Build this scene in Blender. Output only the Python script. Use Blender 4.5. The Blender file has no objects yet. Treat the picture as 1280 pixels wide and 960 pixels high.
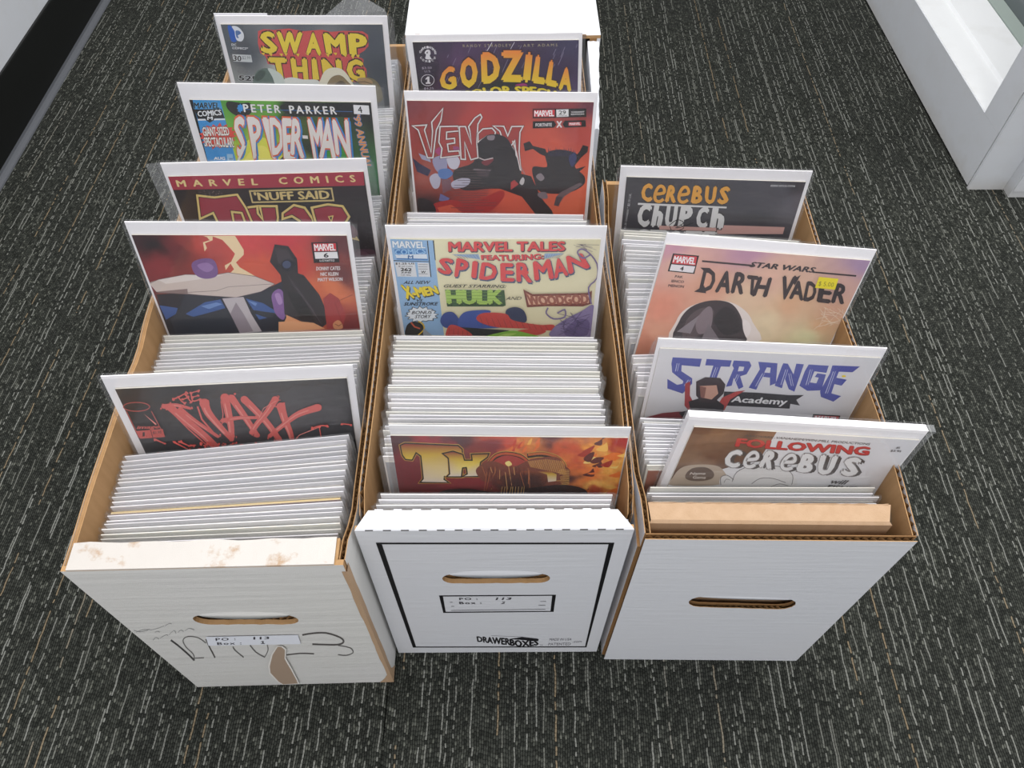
import bpy, bmesh, math, random
from mathutils import Vector, Matrix, noise
from mathutils.geometry import tessellate_polygon
C = bpy.context.scene.collection
SC = bpy.context.scene
rnd = random.Random(7)

# ------------------------------------------------------------------ camera
CAMX, CAMY, CAMZ = -0.00142, -0.33738, 0.78019
F, PITCH, YAW, ROLL = 963.2, 0.9407, -0.0196, 0.0120
cd = bpy.data.cameras.new('camera'); cam = bpy.data.objects.new('camera', cd); C.objects.link(cam)
cd.sensor_width = 36; cd.lens = F / 1280 * 36; cd.clip_start = 0.02
cam.matrix_world = (Matrix.Translation((CAMX, CAMY, CAMZ)) @ Matrix.Rotation(YAW, 4, 'Z')
                    @ Matrix.Rotation(math.pi/2 - PITCH, 4, 'X') @ Matrix.Rotation(ROLL, 4, 'Z'))
SC.camera = cam

# ------------------------------------------------------------------ world, lamps, exposure
SC.view_settings.view_transform = 'Standard'; SC.view_settings.look = 'None'
SC.view_settings.gamma = 1; SC.view_settings.use_curve_mapping = False
SC.view_settings.exposure = 0.35
SC.cycles.transparent_max_bounces = 40
SC.cycles.max_bounces = 8
w = bpy.data.worlds.new('room_light'); SC.world = w; w.use_nodes = True
w.node_tree.nodes['Background'].inputs[0].default_value = (0.93, 0.96, 1.0, 1)
w.node_tree.nodes['Background'].inputs[1].default_value = 0.56
def area(name, loc, sx, sy, power, col=(1, 0.985, 0.96), rx=0, ry=0):
    l = bpy.data.lights.new(name, 'AREA'); l.shape = 'RECTANGLE'; l.size = sx; l.size_y = sy; l.energy = power; l.color = col
    o = bpy.data.objects.new(name, l); C.objects.link(o); o.location = loc; o.rotation_euler = (rx, ry, 0); return o
area('ceiling_panel_lamp', (0.1, 0.9, 2.6), 0.6, 1.2, 32)
area('ceiling_panel_lamp', (1.5, 0.2, 2.6), 0.6, 1.2, 22)
area('ceiling_panel_lamp', (-0.1, -1.7, 2.6), 1.2, 0.6, 32)

# ------------------------------------------------------------------ colour and materials
def lin(c): return c/12.92 if c <= 0.04045 else ((c+0.055)/1.055)**2.4
def hexc(h): h = h.lstrip('#'); return tuple(lin(int(h[i:i+2], 16)/255) for i in (0, 2, 4))
def mat(name, col=(0.8, 0.8, 0.8), rough=0.6, spec=0.4):
    m = bpy.data.materials.new(name); m.use_nodes = True
    b = m.node_tree.nodes['Principled BSDF']
    if isinstance(col, str): col = hexc(col)
    b.inputs['Base Color'].default_value = (*col, 1); b.inputs['Roughness'].default_value = rough
    b.inputs['Specular IOR Level'].default_value = spec
    return m, m.node_tree, b
def N(t, typ, **k):
    n = t.nodes.new(typ)
    for a, v in k.items(): setattr(n, a, v)
    return n
def math_(t, op, a, b=None, c=None):
    n = N(t, 'ShaderNodeMath', operation=op)
    for i, v in enumerate((a, b, c)):
        if v is None: continue
        if isinstance(v, (int, float)): n.inputs[i].default_value = v
        else: t.links.new(v, n.inputs[i])
    return n.outputs[0]
def ramp(t, fac, stops):
    r = N(t, 'ShaderNodeValToRGB'); e = r.color_ramp.elements
    while len(e) < len(stops): e.new(0.5)
    for i, (p, c) in enumerate(stops):
        e[i].position = p; e[i].color = (*(hexc(c) if isinstance(c, str) else c), 1)
    t.links.new(fac, r.inputs[0]); return r.outputs[0]
def mixc(t, fac, a, b):
    m = N(t, 'ShaderNodeMix', data_type='RGBA')
    for s, v in ((m.inputs[0], fac), (m.inputs[6], a), (m.inputs[7], b)):
        if isinstance(v, (int, float)): s.default_value = v
        elif isinstance(v, (str, tuple)): s.default_value = (*(hexc(v) if isinstance(v, str) else v), 1)
        else: t.links.new(v, s)
    return m.outputs[2]
def noise_tex(t, vec, scale, detail=3, rough=0.5, dims='3D'):
    n = N(t, 'ShaderNodeTexNoise', noise_dimensions=dims); n.inputs['Scale'].default_value = scale
    n.inputs['Detail'].default_value = detail; n.inputs['Roughness'].default_value = rough
    t.links.new(vec, n.inputs['Vector'] if dims != '1D' else n.inputs['W']); return n
def mapping(t, src, scale=(1, 1, 1), rot=(0, 0, 0)):
    m = N(t, 'ShaderNodeMapping'); m.inputs['Scale'].default_value = scale; m.inputs['Rotation'].default_value = rot
    t.links.new(src, m.inputs['Vector']); return m.outputs[0]
def bump(t, b, h, dist, strength=1.0):
    n = N(t, 'ShaderNodeBump'); n.inputs['Distance'].default_value = dist; n.inputs['Strength'].default_value = strength
    t.links.new(h, n.inputs['Height']); t.links.new(n.outputs[0], b.inputs['Normal'])

def carpet_material():
    m, t, b = mat('loop_carpet', rough=0.95, spec=0.1)
    tc = N(t, 'ShaderNodeTexCoord'); vec = mapping(t, tc.outputs['Object'], rot=(0, 0, math.radians(1.5)))
    wob = noise_tex(t, vec, 60, 2); sx = N(t, 'ShaderNodeSeparateXYZ'); t.links.new(vec, sx.inputs[0])
    x = math_(t, 'ADD', sx.outputs[0], math_(t, 'MULTIPLY', math_(t, 'SUBTRACT', wob.outputs['Fac'], 0.5), 0.0030))
    y = sx.outputs[1]
    PW = 0.0023
    colid = math_(t, 'FLOOR', math_(t, 'DIVIDE', x, PW))
    wn = N(t, 'ShaderNodeTexWhiteNoise', noise_dimensions='1D'); t.links.new(colid, wn.inputs['W'])
    # loops along every tuft column, staggered per column
    yy = math_(t, 'ADD', math_(t, 'DIVIDE', y, 0.0040), math_(t, 'MULTIPLY', wn.outputs['Value'], 7.0))
    rowid = math_(t, 'FLOOR', yy)
    cx = N(t, 'ShaderNodeCombineXYZ'); t.links.new(colid, cx.inputs[0]); t.links.new(rowid, cx.inputs[1])
    w2 = N(t, 'ShaderNodeTexWhiteNoise', noise_dimensions='2D'); t.links.new(cx.outputs[0], w2.inputs['Vector'])
    fx = math_(t, 'ABSOLUTE', math_(t, 'SUBTRACT', math_(t, 'FRACT', math_(t, 'DIVIDE', x, PW)), 0.5))
    fy = math_(t, 'ABSOLUTE', math_(t, 'SUBTRACT', math_(t, 'FRACT', yy), 0.5))
    h = math_(t, 'SUBTRACT', 1.0, math_(t, 'ADD', math_(t, 'MULTIPLY', math_(t, 'POWER', fx, 2), 3.2), math_(t, 'MULTIPLY', math_(t, 'POWER', fy, 2), 2.6)))
    h = math_(t, 'MULTIPLY', h, math_(t, 'ADD', 0.55, math_(t, 'MULTIPLY', w2.outputs['Value'], 0.6)))
    fine = noise_tex(t, vec, 900, 2, 0.7)
    h = math_(t, 'ADD', h, math_(t, 'MULTIPLY', fine.outputs['Fac'], 0.35))
    # which columns carry a light yarn, and over which lengths
    c2 = N(t, 'ShaderNodeCombineXYZ'); t.links.new(math_(t, 'MULTIPLY', colid, 13.7), c2.inputs[0]); t.links.new(math_(t, 'MULTIPLY', y, 9.0), c2.inputs[1])
    seg = noise_tex(t, c2.outputs[0], 1.0, 2, 0.65)
    grp = math_(t, 'FLOOR', math_(t, 'DIVIDE', colid, 4.0))
    wc = N(t, 'ShaderNodeTexWhiteNoise', noise_dimensions='1D'); t.links.new(math_(t, 'ADD', grp, 91.3), wc.inputs['W'])
    within = math_(t, 'SUBTRACT', colid, math_(t, 'MULTIPLY', grp, 4.0))
    iscol = math_(t, 'COMPARE', within, math_(t, 'FLOOR', math_(t, 'MULTIPLY', wc.outputs['Value'], 3.999)), 0.4)
    per = math_(t, 'GREATER_THAN', seg.outputs['Fac'], 0.45)
    brk = math_(t, 'GREATER_THAN', w2.outputs['Value'], 0.22)
    streak = math_(t, 'MULTIPLY', math_(t, 'MULTIPLY', iscol, per), brk)
    streak = math_(t, 'MULTIPLY', streak, math_(t, 'LESS_THAN', fx, 0.36))
    mott = noise_tex(t, mapping(t, vec, (1, 0.35, 1)), 14, 3)
    base = ramp(t, w2.outputs['Value'], [(0.0, '#272925'), (0.5, '#3c3e39'), (0.88, '#4b4d47'), (1.0, '#74766d')])
    base = mixc(t, ramp(t, mott.outputs['Fac'], [(0.35, (0.0, 0.0, 0.0)), (0.7, (0.4, 0.4, 0.4))]), base, '#30312f')
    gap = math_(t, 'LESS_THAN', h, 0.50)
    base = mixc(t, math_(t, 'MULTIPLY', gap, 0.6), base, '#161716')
    w3 = N(t, 'ShaderNodeTexWhiteNoise', noise_dimensions='1D'); t.links.new(math_(t, 'ADD', colid, 7.7), w3.inputs['W'])
    yarn = ramp(t, w3.outputs['Value'], [(0.0, '#62635c'), (0.5, '#8b8c86'), (0.9, '#7f807a'), (0.93, '#8c7d66'), (1.0, '#857660')])
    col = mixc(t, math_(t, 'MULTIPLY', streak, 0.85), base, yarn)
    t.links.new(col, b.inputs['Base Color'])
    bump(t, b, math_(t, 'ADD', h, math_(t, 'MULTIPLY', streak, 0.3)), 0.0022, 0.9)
    return m
def white_card(name, base='#e6e4e6', ripple=0.00012, worn=0.0, scale=260):
    m, t, b = mat(name, base, 0.5, 0.35)
    tc = N(t, 'ShaderNodeTexCoord')
    a = noise_tex(t, mapping(t, tc.outputs['Object'], (0.06, 0.06, 1)), scale, 3)
    f = noise_tex(t, tc.outputs['Object'], 1500, 2)
    mo = noise_tex(t, tc.outputs['Object'], 9, 4)
    col = mixc(t, ramp(t, mo.outputs['Fac'], [(0.4, (0, 0, 0)), (0.75, (0.25, 0.25, 0.25))]), base, '#cfccc8' if worn else '#dcdadc')
    if worn:
        sp = noise_tex(t, tc.outputs['Object'], 26, 6, 0.7)
        col = mixc(t, ramp(t, sp.outputs['Fac'], [(0.52, (0, 0, 0)), (0.62, (worn, worn, worn))]), col, '#a5835f')
    t.links.new(col, b.inputs['Base Color'])
    bump(t, b, math_(t, 'ADD', a.outputs['Fac'], math_(t, 'MULTIPLY', f.outputs['Fac'], 0.15)), ripple * 6, 0.55)
    return m
def kraft(name, base='#b48f66', dark='#99764f'):
    m, t, b = mat(name, base, 0.8, 0.2)
    tc = N(t, 'ShaderNodeTexCoord')
    a = noise_tex(t, mapping(t, tc.outputs['Object'], (1, 1, 0.15)), 120, 4); f = noise_tex(t, tc.outputs['Object'], 700, 3, 0.7)
    col = mixc(t, ramp(t, a.outputs['Fac'], [(0.3, (0, 0, 0)), (0.75, (0.6, 0.6, 0.6))]), base, dark)
    col = mixc(t, ramp(t, f.outputs['Fac'], [(0.60, (0, 0, 0)), (0.75, (0.35, 0.35, 0.35))]), col, '#8a6843')
    t.links.new(col, b.inputs['Base Color']); bump(t, b, f.outputs['Fac'], 0.0003, 0.5)
    return m
def paint(name, base, dirt=None, rough=0.4):
    m, t, b = mat(name, base, rough, 0.4); tc = N(t, 'ShaderNodeTexCoord')
    a = noise_tex(t, tc.outputs['Object'], 22, 5, 0.6)
    col = mixc(t, ramp(t, a.outputs['Fac'], [(0.5, (0, 0, 0)), (0.8, (0.3, 0.3, 0.3))]), base, '#c9c7c2')
    if dirt:
        sp = N(t, 'ShaderNodeSeparateXYZ'); t.links.new(tc.outputs['Object'], sp.inputs[0])
        edge = ramp(t, math_(t, 'ADD', math_(t, 'MULTIPLY', sp.outputs[2], 12.0), math_(t, 'MULTIPLY', a.outputs['Fac'], 0.8)), [(0.3, (0.55, 0.55, 0.55)), (0.75, (0, 0, 0))])
        col = mixc(t, edge, col, dirt)
    t.links.new(col, b.inputs['Base Color']); f = noise_tex(t, tc.outputs['Object'], 90, 3); bump(t, b, f.outputs['Fac'], 0.0006, 0.4)
    return m
def film(name, haze=0.035, rough=0.07, wr=0.0006, gl=0.9):
    """clear polypropylene: mostly see-through, a little haze, a sheen at grazing angles"""
    m = bpy.data.materials.new(name); m.use_nodes = True; t = m.node_tree; t.nodes.clear()
    out = N(t, 'ShaderNodeOutputMaterial'); tr = N(t, 'ShaderNodeBsdfTransparent'); tr.inputs[0].default_value = (0.97, 0.975, 0.98, 1)
    di = N(t, 'ShaderNodeBsdfDiffuse'); di.inputs[0].default_value = (0.85, 0.86, 0.88, 1)
    g = N(t, 'ShaderNodeBsdfGlossy'); g.inputs['Roughness'].default_value = rough; g.inputs[0].default_value = (gl, gl, gl, 1)
    m1 = N(t, 'ShaderNodeMixShader'); m1.inputs[0].default_value = haze; t.links.new(tr.outputs[0], m1.inputs[1]); t.links.new(di.outputs[0], m1.inputs[2])
    m2 = N(t, 'ShaderNodeMixShader'); fr = N(t, 'ShaderNodeLayerWeight'); fr.inputs[0].default_value = 0.5
    t.links.new(math_(t, 'ADD', 0.05, math_(t, 'MULTIPLY', math_(t, 'POWER', fr.outputs['Facing'], 4.5), 0.8)), m2.inputs[0]); t.links.new(m1.outputs[0], m2.inputs[1]); t.links.new(g.outputs[0], m2.inputs[2])
    tc = N(t, 'ShaderNodeTexCoord'); n = noise_tex(t, mapping(t, tc.outputs['Object'], (1, 1, 2.5)), 22, 3, 0.55)
    bp = N(t, 'ShaderNodeBump'); bp.inputs['Distance'].default_value = wr; bp.inputs['Strength'].default_value = 0.7; t.links.new(n.outputs['Fac'], bp.inputs['Height'])
    t.links.new(bp.outputs[0], g.inputs['Normal']); t.links.new(bp.outputs[0], fr.inputs['Normal'])
    t.links.new(m2.outputs[0], out.inputs[0]); return m
def print_mat(name, rough=0.45):
    m, t, b = mat(name, rough=rough, spec=0.3); a = N(t, 'ShaderNodeVertexColor', layer_name='Col')
    t.links.new(a.outputs['Color'], b.inputs['Base Color']); return m
M = {}
M['carpet'] = carpet_material()
M['white'] = white_card('white_cardboard', '#d7d8dd')
M['old_white'] = white_card('aged_white_cardboard', '#d9d7d3', 0.0003, 0.0, 90)
M['scuffed'] = white_card('scuffed_white_cardboard', '#c2bcb6', 0.0002, 0.8, 120)
M['kraft'] = kraft('kraft_cardboard'); M['kraft_dark'] = kraft('kraft_core_and_shade', '#8d6a45', '#6b4e32')  # darker kraft: fluted cores, and painted shade inside the hand holes
M['torn'] = kraft('torn_kraft', '#b79a7e', '#a88a6c')
M['film'] = film('clear_bag'); M['film_stack'] = film('clear_bag_filed', 0.10, 0.16, 0.0008); M['film_loose'] = film('loose_clear_bag', 0.17, 0.10, 0.003)
M['print'] = print_mat('printed_cover'); M['ink'] = print_mat('printed_ink', 0.55)
M['paper'] = mat('comic_paper', '#d8d3c8', 0.6)[0]
for k, c in dict(a='#f0edf0', b='#eceaee', c='#f1eeee', d='#e2e0e2', e='#ebe8e0').items(): M['board_' + k] = mat('backing_board_' + k, c, 0.5, 0.3)[0]
M['rubber'] = mat('black_vinyl', '#131413', 0.5, 0.4)[0]; M['toe'] = mat('lit_vinyl_toe', '#56585d', 0.5, 0.4)[0]  # toe is the same black vinyl, its grey paints in reflected light
M['wall'] = paint('white_wall_paint', '#d9dbe0', None, 0.6); M['frame'] = paint('white_frame_paint', '#d7d9dd', '#b5ada0', 0.35)
M['sill'] = paint('white_sill_paint', '#e6e7e8'); M['dark_gap'] = mat('dark_seam', '#3b3a38', 0.9)[0]
M['gasket'] = mat('green_grey_gasket', '#9aa59f', 0.6)[0]
def glass():
    m, t, b = mat('window_glass', '#7d8486', 0.03, 0.5); b.inputs['Transmission Weight'].default_value = 0.35; b.inputs['IOR'].default_value = 1.45; return m
M['glass'] = glass()

# ------------------------------------------------------------------ mesh helpers
def obj(name, verts, faces, mats, parent=None, smooth=False, fm=None):
    me = bpy.data.meshes.new(name); me.from_pydata(verts, [], faces)
    for m in (mats if isinstance(mats, (list, tuple)) else [mats]): me.materials.append(m)
    if fm: me.polygons.foreach_set('material_index', fm)
    if smooth: me.polygons.foreach_set('use_smooth', [True]*len(me.polygons))
    me.update(); o = bpy.data.objects.new(name, me); C.objects.link(o)
    if parent: o.parent = parent
    return o
class MB:
    def __init__(s): s.v = []; s.f = []; s.m = []
    def add(s, vs, fs, mi=0):
        k = len(s.v); s.v += [tuple(v) for v in vs]; s.f += [tuple(i + k for i in f) for f in fs]
        s.m += (mi if isinstance(mi, list) else [mi]*len(fs)); return s
    def box(s, x0, x1, y0, y1, z0, z1, mi=0):
        """mi: one index or six (bottom, top, front -y, right +x, back +y, left -x)"""
        v = [(x0,y0,z0),(x1,y0,z0),(x1,y1,z0),(x0,y1,z0),(x0,y0,z1),(x1,y0,z1),(x1,y1,z1),(x0,y1,z1)]
        return s.add(v, [(3,2,1,0),(4,5,6,7),(0,1,5,4),(1,2,6,5),(2,3,7,6),(3,0,4,7)], mi if isinstance(mi, list) else mi)
    def prism(s, poly, z0, z1, mi=0):
        n = len(poly); v = [(x, y, z0) for x, y in poly] + [(x, y, z1) for x, y in poly]
        return s.add(v, [tuple(range(n-1, -1, -1)), tuple(range(n, 2*n))] + [(i, (i+1) % n, n + (i+1) % n, n + i) for i in range(n)], mi)
    def build(s, name, mats, parent=None, smooth=False): return obj(name, s.v, s.f, mats, parent, smooth, s.m)
def tag(o, label=None, cat=None, group=None, kind=None):
    if label: o['label'] = label
    if cat: o['category'] = cat
    if group: o['group'] = group
    if kind: o['kind'] = kind
    return o
def empty(name, loc=(0, 0, 0), rz=0):
    o = bpy.data.objects.new(name, None); C.objects.link(o); o.location = loc; o.rotation_euler = (0, 0, rz); o.empty_display_size = 0.05; return o

# ------------------------------------------------------------------ the room
def build_floor():
    mb = MB(); mb.box(-2.6, 2.6, -1.6, 3.6, -0.03, -0.008); fl = mb.build('floor', M['rubber']); tag(fl, kind='structure')
    ys = [-1.262, -0.262, 0.738, 1.738]
    xs = [-0.115 + 0.9144*k for k in (-1, 0, 1)]
    xs = [xs[0]-0.9144] + xs + [xs[2]+0.9144]
    g = 0.00025
    for i in range(len(xs)-1):
        for j in range(len(ys)-1):
            mb = MB(); x0, x1, y0, y1 = xs[i]+g, xs[i+1]-g, ys[j]+g, ys[j+1]-g; r = 0.0015
            v = [(x0,y0,-0.008),(x1,y0,-0.008),(x1,y1,-0.008),(x0,y1,-0.008),(x0,y0,-r),(x1,y0,-r),(x1,y1,-r),(x0,y1,-r),(x0+r,y0+r,0),(x1-r,y0+r,0),(x1-r,y1-r,0),(x0+r,y1-r,0)]
            f = [(3,2,1,0),(0,1,5,4),(1,2,6,5),(2,3,7,6),(3,0,4,7),(4,5,9,8),(5,6,10,9),(6,7,11,10),(7,4,8,11),(8,9,10,11)]
            mb.add(v, f); mb.build('carpet_tile', M['carpet'], fl)
build_floor()
def build_left_wall():
    mb = MB(); mb.box(-0.90, -0.7775, -1.6, 3.4, 0.0, 2.7); tag(mb.build('wall_left', M['wall']), kind='structure')
    # coved vinyl base: straight black face, toe curving out to the carpet
    prof = [(-0.7773, 0.096), (-0.7745, 0.0955), (-0.774, 0.093), (-0.774, 0.010), (-0.7728, 0.006), (-0.7705, 0.0035), (-0.766, 0.002), (-0.765, 0.0), (-0.7773, 0.0)]
    n = len(prof); y0, y1 = -1.6, 3.4
    v = [(x, y0, z) for x, z in prof] + [(x, y1, z) for x, z in prof]
    f = [(i, (i+1) % n, n + (i+1) % n, n + i) for i in range(n)]
    mi = [1 if 3 <= i <= 6 else 0 for i in range(n)]
    o = obj('baseboard_left', v, f, [M['rubber'], M['toe']], None, False, mi); tag(o, kind='structure')
build_left_wall()
def build_door():
    X = 0.717; Y0 = 0.606
    d = empty('door_1', (0, 0, 0)); tag(d, kind='structure')
    # bottom rail (room face at x=X), near stile, far stile off frame, top far above the frame
    mb = MB(); mb.box(X, X+0.055, Y0, 2.2, 0.004, 0.096); mb.build('bottom_rail', M['frame'], d)
    mb = MB(); mb.box(X, X+0.055, Y0, Y0+0.052, 0.0962, 2.05); mb.build('stile', M['frame'], d)
    mb = MB(); mb.box(X, X+0.055, 2.148, 2.2, 0.0962, 2.05); mb.build('stile', M['frame'], d)
    # stepped sill behind the rail, then gasket and pane
    mb = MB(); mb.add([(X+0.002, Y0+0.053, 0.0965), (X+0.002, 2.147, 0.0965), (X+0.048, 2.147, 0.099), (X+0.048, Y0+0.053, 0.099), (X+0.052, Y0+0.053, 0.104), (X+0.052, 2.147, 0.104), (X+0.066, 2.147, 0.105), (X+0.066, Y0+0.053, 0.105), (X+0.112, Y0+0.053, 0.108), (X+0.112, 2.147, 0.108), (X+0.112, Y0+0.053, 0.09), (X+0.112, 2.147, 0.09), (X+0.002, 2.147, 0.09), (X+0.002, Y0+0.053, 0.09)],
        [(0,3,2,1),(3,4,5,2),(4,7,6,5),(7,8,9,6),(8,10,11,9),(0,1,12,13)]); mb.build('sill', M['sill'], d)
    mb = MB(); mb.box(X+0.1125, X+0.138, Y0-0.02, 2.2, 0.09, 0.110); mb.build('gasket', M['gasket'], d)
    mb = MB(); mb.box(X+0.1385, X+0.144, Y0-0.02, 2.2, 0.06, 2.0); mb.build('pane', M['glass'], d)
    # the casing beside the door: a board set square to it and a thicker trim next to that
    mb = MB(); mb.box(X+0.001, X+0.055, Y0-0.0012, Y0-0.0003, 0.002, 2.1); mb.build('seam', M['dark_gap'], d)
    mb = MB(); mb.box(X+0.0005, X+0.056, Y0-0.006, Y0-0.0013, 0.0, 2.1); o = mb.build('trim_1', M['frame']); tag(o, kind='structure')
    mb = MB(); mb.box(X+0.0562, X+0.30, Y0-0.024, Y0+0.01, 0.0, 2.1); mb.box(X+0.0575, X+0.30, Y0-0.0255, Y0-0.0242, 0.012, 2.1); o = mb.build('trim_2', M['frame']); tag(o, kind='structure')
build_door()

# ------------------------------------------------------------------ flat print built from outlines
_tc = {}; _tb = {}
def text_geo(s, bold, extra, shear, sp):
    k = (s, bold, extra, shear, sp)
    if k in _tc: return _tc[k]
    if (s, shear, sp) not in _tb:
        cu = bpy.data.curves.new('t', 'FONT'); cu.body = s; cu.resolution_u = 2; cu.shear = shear; cu.space_character = sp; cu.fill_mode = 'FRONT'
        o = bpy.data.objects.new('t', cu); C.objects.link(o)
        dg = bpy.context.evaluated_depsgraph_get(); me = bpy.data.meshes.new_from_object(o.evaluated_get(dg))
        _tb[(s, shear, sp)] = ([(p.co.x, p.co.y) for p in me.vertices], [tuple(p.vertices) for p in me.polygons])
        bpy.data.objects.remove(o); bpy.data.curves.remove(cu); bpy.data.meshes.remove(me)
    v0, f0 = _tb[(s, shear, sp)]; m = bold
    bx = (min(p[0] for p in v0)-m, max(p[0] for p in v0)+m, min(p[1] for p in v0)-m*0.7, max(p[1] for p in v0)+m*0.7)
    r = bold + extra; offs = [(0, 0)]
    if r > 0:
        n = 6 if extra else 4
        offs += [(r*math.cos(2*math.pi*i/n), (r if extra else r*0.7)*math.sin(2*math.pi*i/n)) for i in range(n)]
    v = []; f = []
    for dx, dy in offs:
        k2 = len(v); v += [(x+dx, y+dy) for x, y in v0]; f += [tuple(i+k2 for i in t) for t in f0]
    W = max(bx[1]-bx[0], 1e-6); H = max(bx[3]-bx[2], 1e-6)
    _tc[k] = ([((x-bx[0])/W, (y-bx[2])/H) for x, y in v], f, len(v0)); return _tc[k]
def dec(a): return [(a[i]/10000, a[i+1]/10000) for i in range(0, len(a), 2)]
def along(pts, t):
    L = [0]
    for a, b in zip(pts, pts[1:]): L.append(L[-1] + math.hypot(b[0]-a[0], b[1]-a[1]))
    d = t*L[-1]
    for i in range(len(pts)-1):
        if d <= L[i+1] or i == len(pts)-2:
            u = (d-L[i])/max(L[i+1]-L[i], 1e-9); return (pts[i][0]+(pts[i+1][0]-pts[i][0])*u, pts[i][1]+(pts[i+1][1]-pts[i][1])*u)
def field(pts, power, na, ns, u, v):
    wv = noise.noise_vector(Vector((u*ns, v*ns, 1.7))); wv2 = noise.noise_vector(Vector((u*ns*3.1, v*ns*3.1, 4.2)))
    uu = u + (wv.x*0.02 + wv2.x*0.008)*na; vv = v + (wv.y*0.02 + wv2.y*0.008)*na
    sw = 0; c = [0, 0, 0]
    for pu, pv, col in pts:
        d = (math.hypot(uu-pu, vv-pv) + 0.002)**-power; sw += d
        for i in range(3): c[i] += col[i]*d
    k = 1 + 0.25*na*noise.noise(Vector((u*ns*6, v*ns*6, 9)))
    return tuple(max(0, x/sw*k) for x in c)
def make_print(name, ops, parent, H, material, y0=-0.00005, step=0.000016, rect=None, clipx=None):
    """layers of flat ink shapes; u to the right, v down from height H, each layer a hair proud of the last"""
    V = []; Fc = []; CL = []; y = y0
    def put(pts, faces, cols, per=None):
        k = len(V); V.extend([(u, y - (2.6e-6*(i//per) if per else 0), H - v) for i, (u, v) in enumerate(pts)])
        for f in faces: Fc.append(tuple(i+k for i in f)); CL.append([cols[i] for i in f])
    def orient(pts, f):
        a = 0
        for i in range(len(f)):
            p, q = pts[f[i]], pts[f[(i+1) % len(f)]]; a += p[0]*q[1]-q[0]*p[1]
        return f if a < 0 else tuple(reversed(f))
    def gradcols(col, pts):
        cs = [hexc(c) for c in col.split('|')]
        if len(cs) == 1: return [cs[0]]*len(pts)
        vs = [p[1] for p in pts]; a, b = min(vs), max(vs); out = []
        for v in vs:
            t = (v-a)/max(b-a, 1e-9)*(len(cs)-1); i = min(int(t), len(cs)-2); t -= i
            out.append(tuple(cs[i][j]*(1-t)+cs[i+1][j]*t for j in range(3)))
        return out
    for op in ops:
        y -= step
        if op[0] in ('B', 'B2'):
            if op[0] == 'B': pts_, (u0, u1, v0, v1), (p_, na, ns) = op[1], rect, op[2:]; v1 = min(v1, v0+0.15); poly = None
            else:
                poly = dec(op[1]); pts_, (p_, na, ns) = op[2], op[3:]; u0 = min(p[0] for p in poly); u1 = max(p[0] for p in poly); v0 = min(p[1] for p in poly); v1 = max(p[1] for p in poly)
            cp = [(a, b, hexc(c)) for a, b, c in pts_]; nx, ny = 84, max(8, int((v1-v0)/0.002))
            if poly:   # leaning quad: interpolate its two side edges
                tl, tr = poly[0], poly[1]; bl, br = poly[-1], poly[-2]
                g = [((tl[0]+(tr[0]-tl[0])*i/nx)*(1-j/ny)+(bl[0]+(br[0]-bl[0])*i/nx)*j/ny, (tl[1]+(tr[1]-tl[1])*i/nx)*(1-j/ny)+(bl[1]+(br[1]-bl[1])*i/nx)*j/ny) for j in range(ny+1) for i in range(nx+1)]
            else: g = [(u0+(u1-u0)*i/nx, v0+(v1-v0)*j/ny) for j in range(ny+1) for i in range(nx+1)]
            cols = [field(cp, p_, na, ns, u, v) for u, v in g]
            fs = [(j*(nx+1)+i, (j+1)*(nx+1)+i, (j+1)*(nx+1)+i+1, j*(nx+1)+i+1) for j in range(ny) for i in range(nx)]
            put(g, [orient(g, f) for f in fs], cols)
        elif op[0] == 'P':
            pts = dec(op[2]); tri = tessellate_polygon([[Vector((a, b, 0)) for a, b in pts]])
            put(pts, [orient(pts, tuple(t)) for t in tri], gradcols(op[1], pts))
        elif op[0] == 'S':
            a, b = dec(op[2]), dec(op[3]); n = len(a); pts = a+b; col = hexc(op[1])
            if rect:
                pts = [(min(max(p[0], rect[0]), rect[1]), min(max(p[1], rect[2]), rect[3])) for p in pts]
            put(pts, [orient(pts, (i, i+1, n+i+1, n+i)) for i in range(n-1)], [col]*len(pts))
        elif op[0] == 'T':
            _, s, col, top, bot, (b1, b2), shear, sp = op
            v, f, nb = text_geo(s, b1, b2, shear, sp); nc = len(v)//nb; top = dec(top); bot = dec(bot); pts = []
            for a, b in v:
                p, q = along(top, min(max(a, 0), 1)), along(bot, min(max(a, 0), 1))
                if a < 0 or a > 1:
                    e = a if a < 0 else a-1; d = (top[-1][0]-top[0][0], top[-1][1]-top[0][1]); p = (p[0]+d[0]*e, p[1]+d[1]*e); q = (q[0]+d[0]*e, q[1]+d[1]*e)
                pts.append((q[0]+(p[0]-q[0])*b, q[1]+(p[1]-q[1])*b))
            if rect: pts = [(min(max(p[0], rect[0]), rect[1]), min(max(p[1], rect[2]), rect[3])) for p in pts]
            cols = gradcols(col, pts)
            if '|' in col:
                cs = [hexc(c) for c in col.split('|')]
                cols = [tuple(cs[0][j]*min(1, max(0, b))+cs[1][j]*(1-min(1, max(0, b))) for j in range(3)) for a, b in v]
            put(pts, [orient(pts, t) for t in f], cols, nb); y -= 2.6e-6*nc
    o = obj(name, V, Fc, material, parent)
    at = o.data.color_attributes.new('Col', 'FLOAT_COLOR', 'CORNER')
    flat = []
    for c in CL:
        for q in c: flat += [q[0], q[1], q[2], 1.0]
    at.data.foreach_set('color', flat)
    return o
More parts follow.
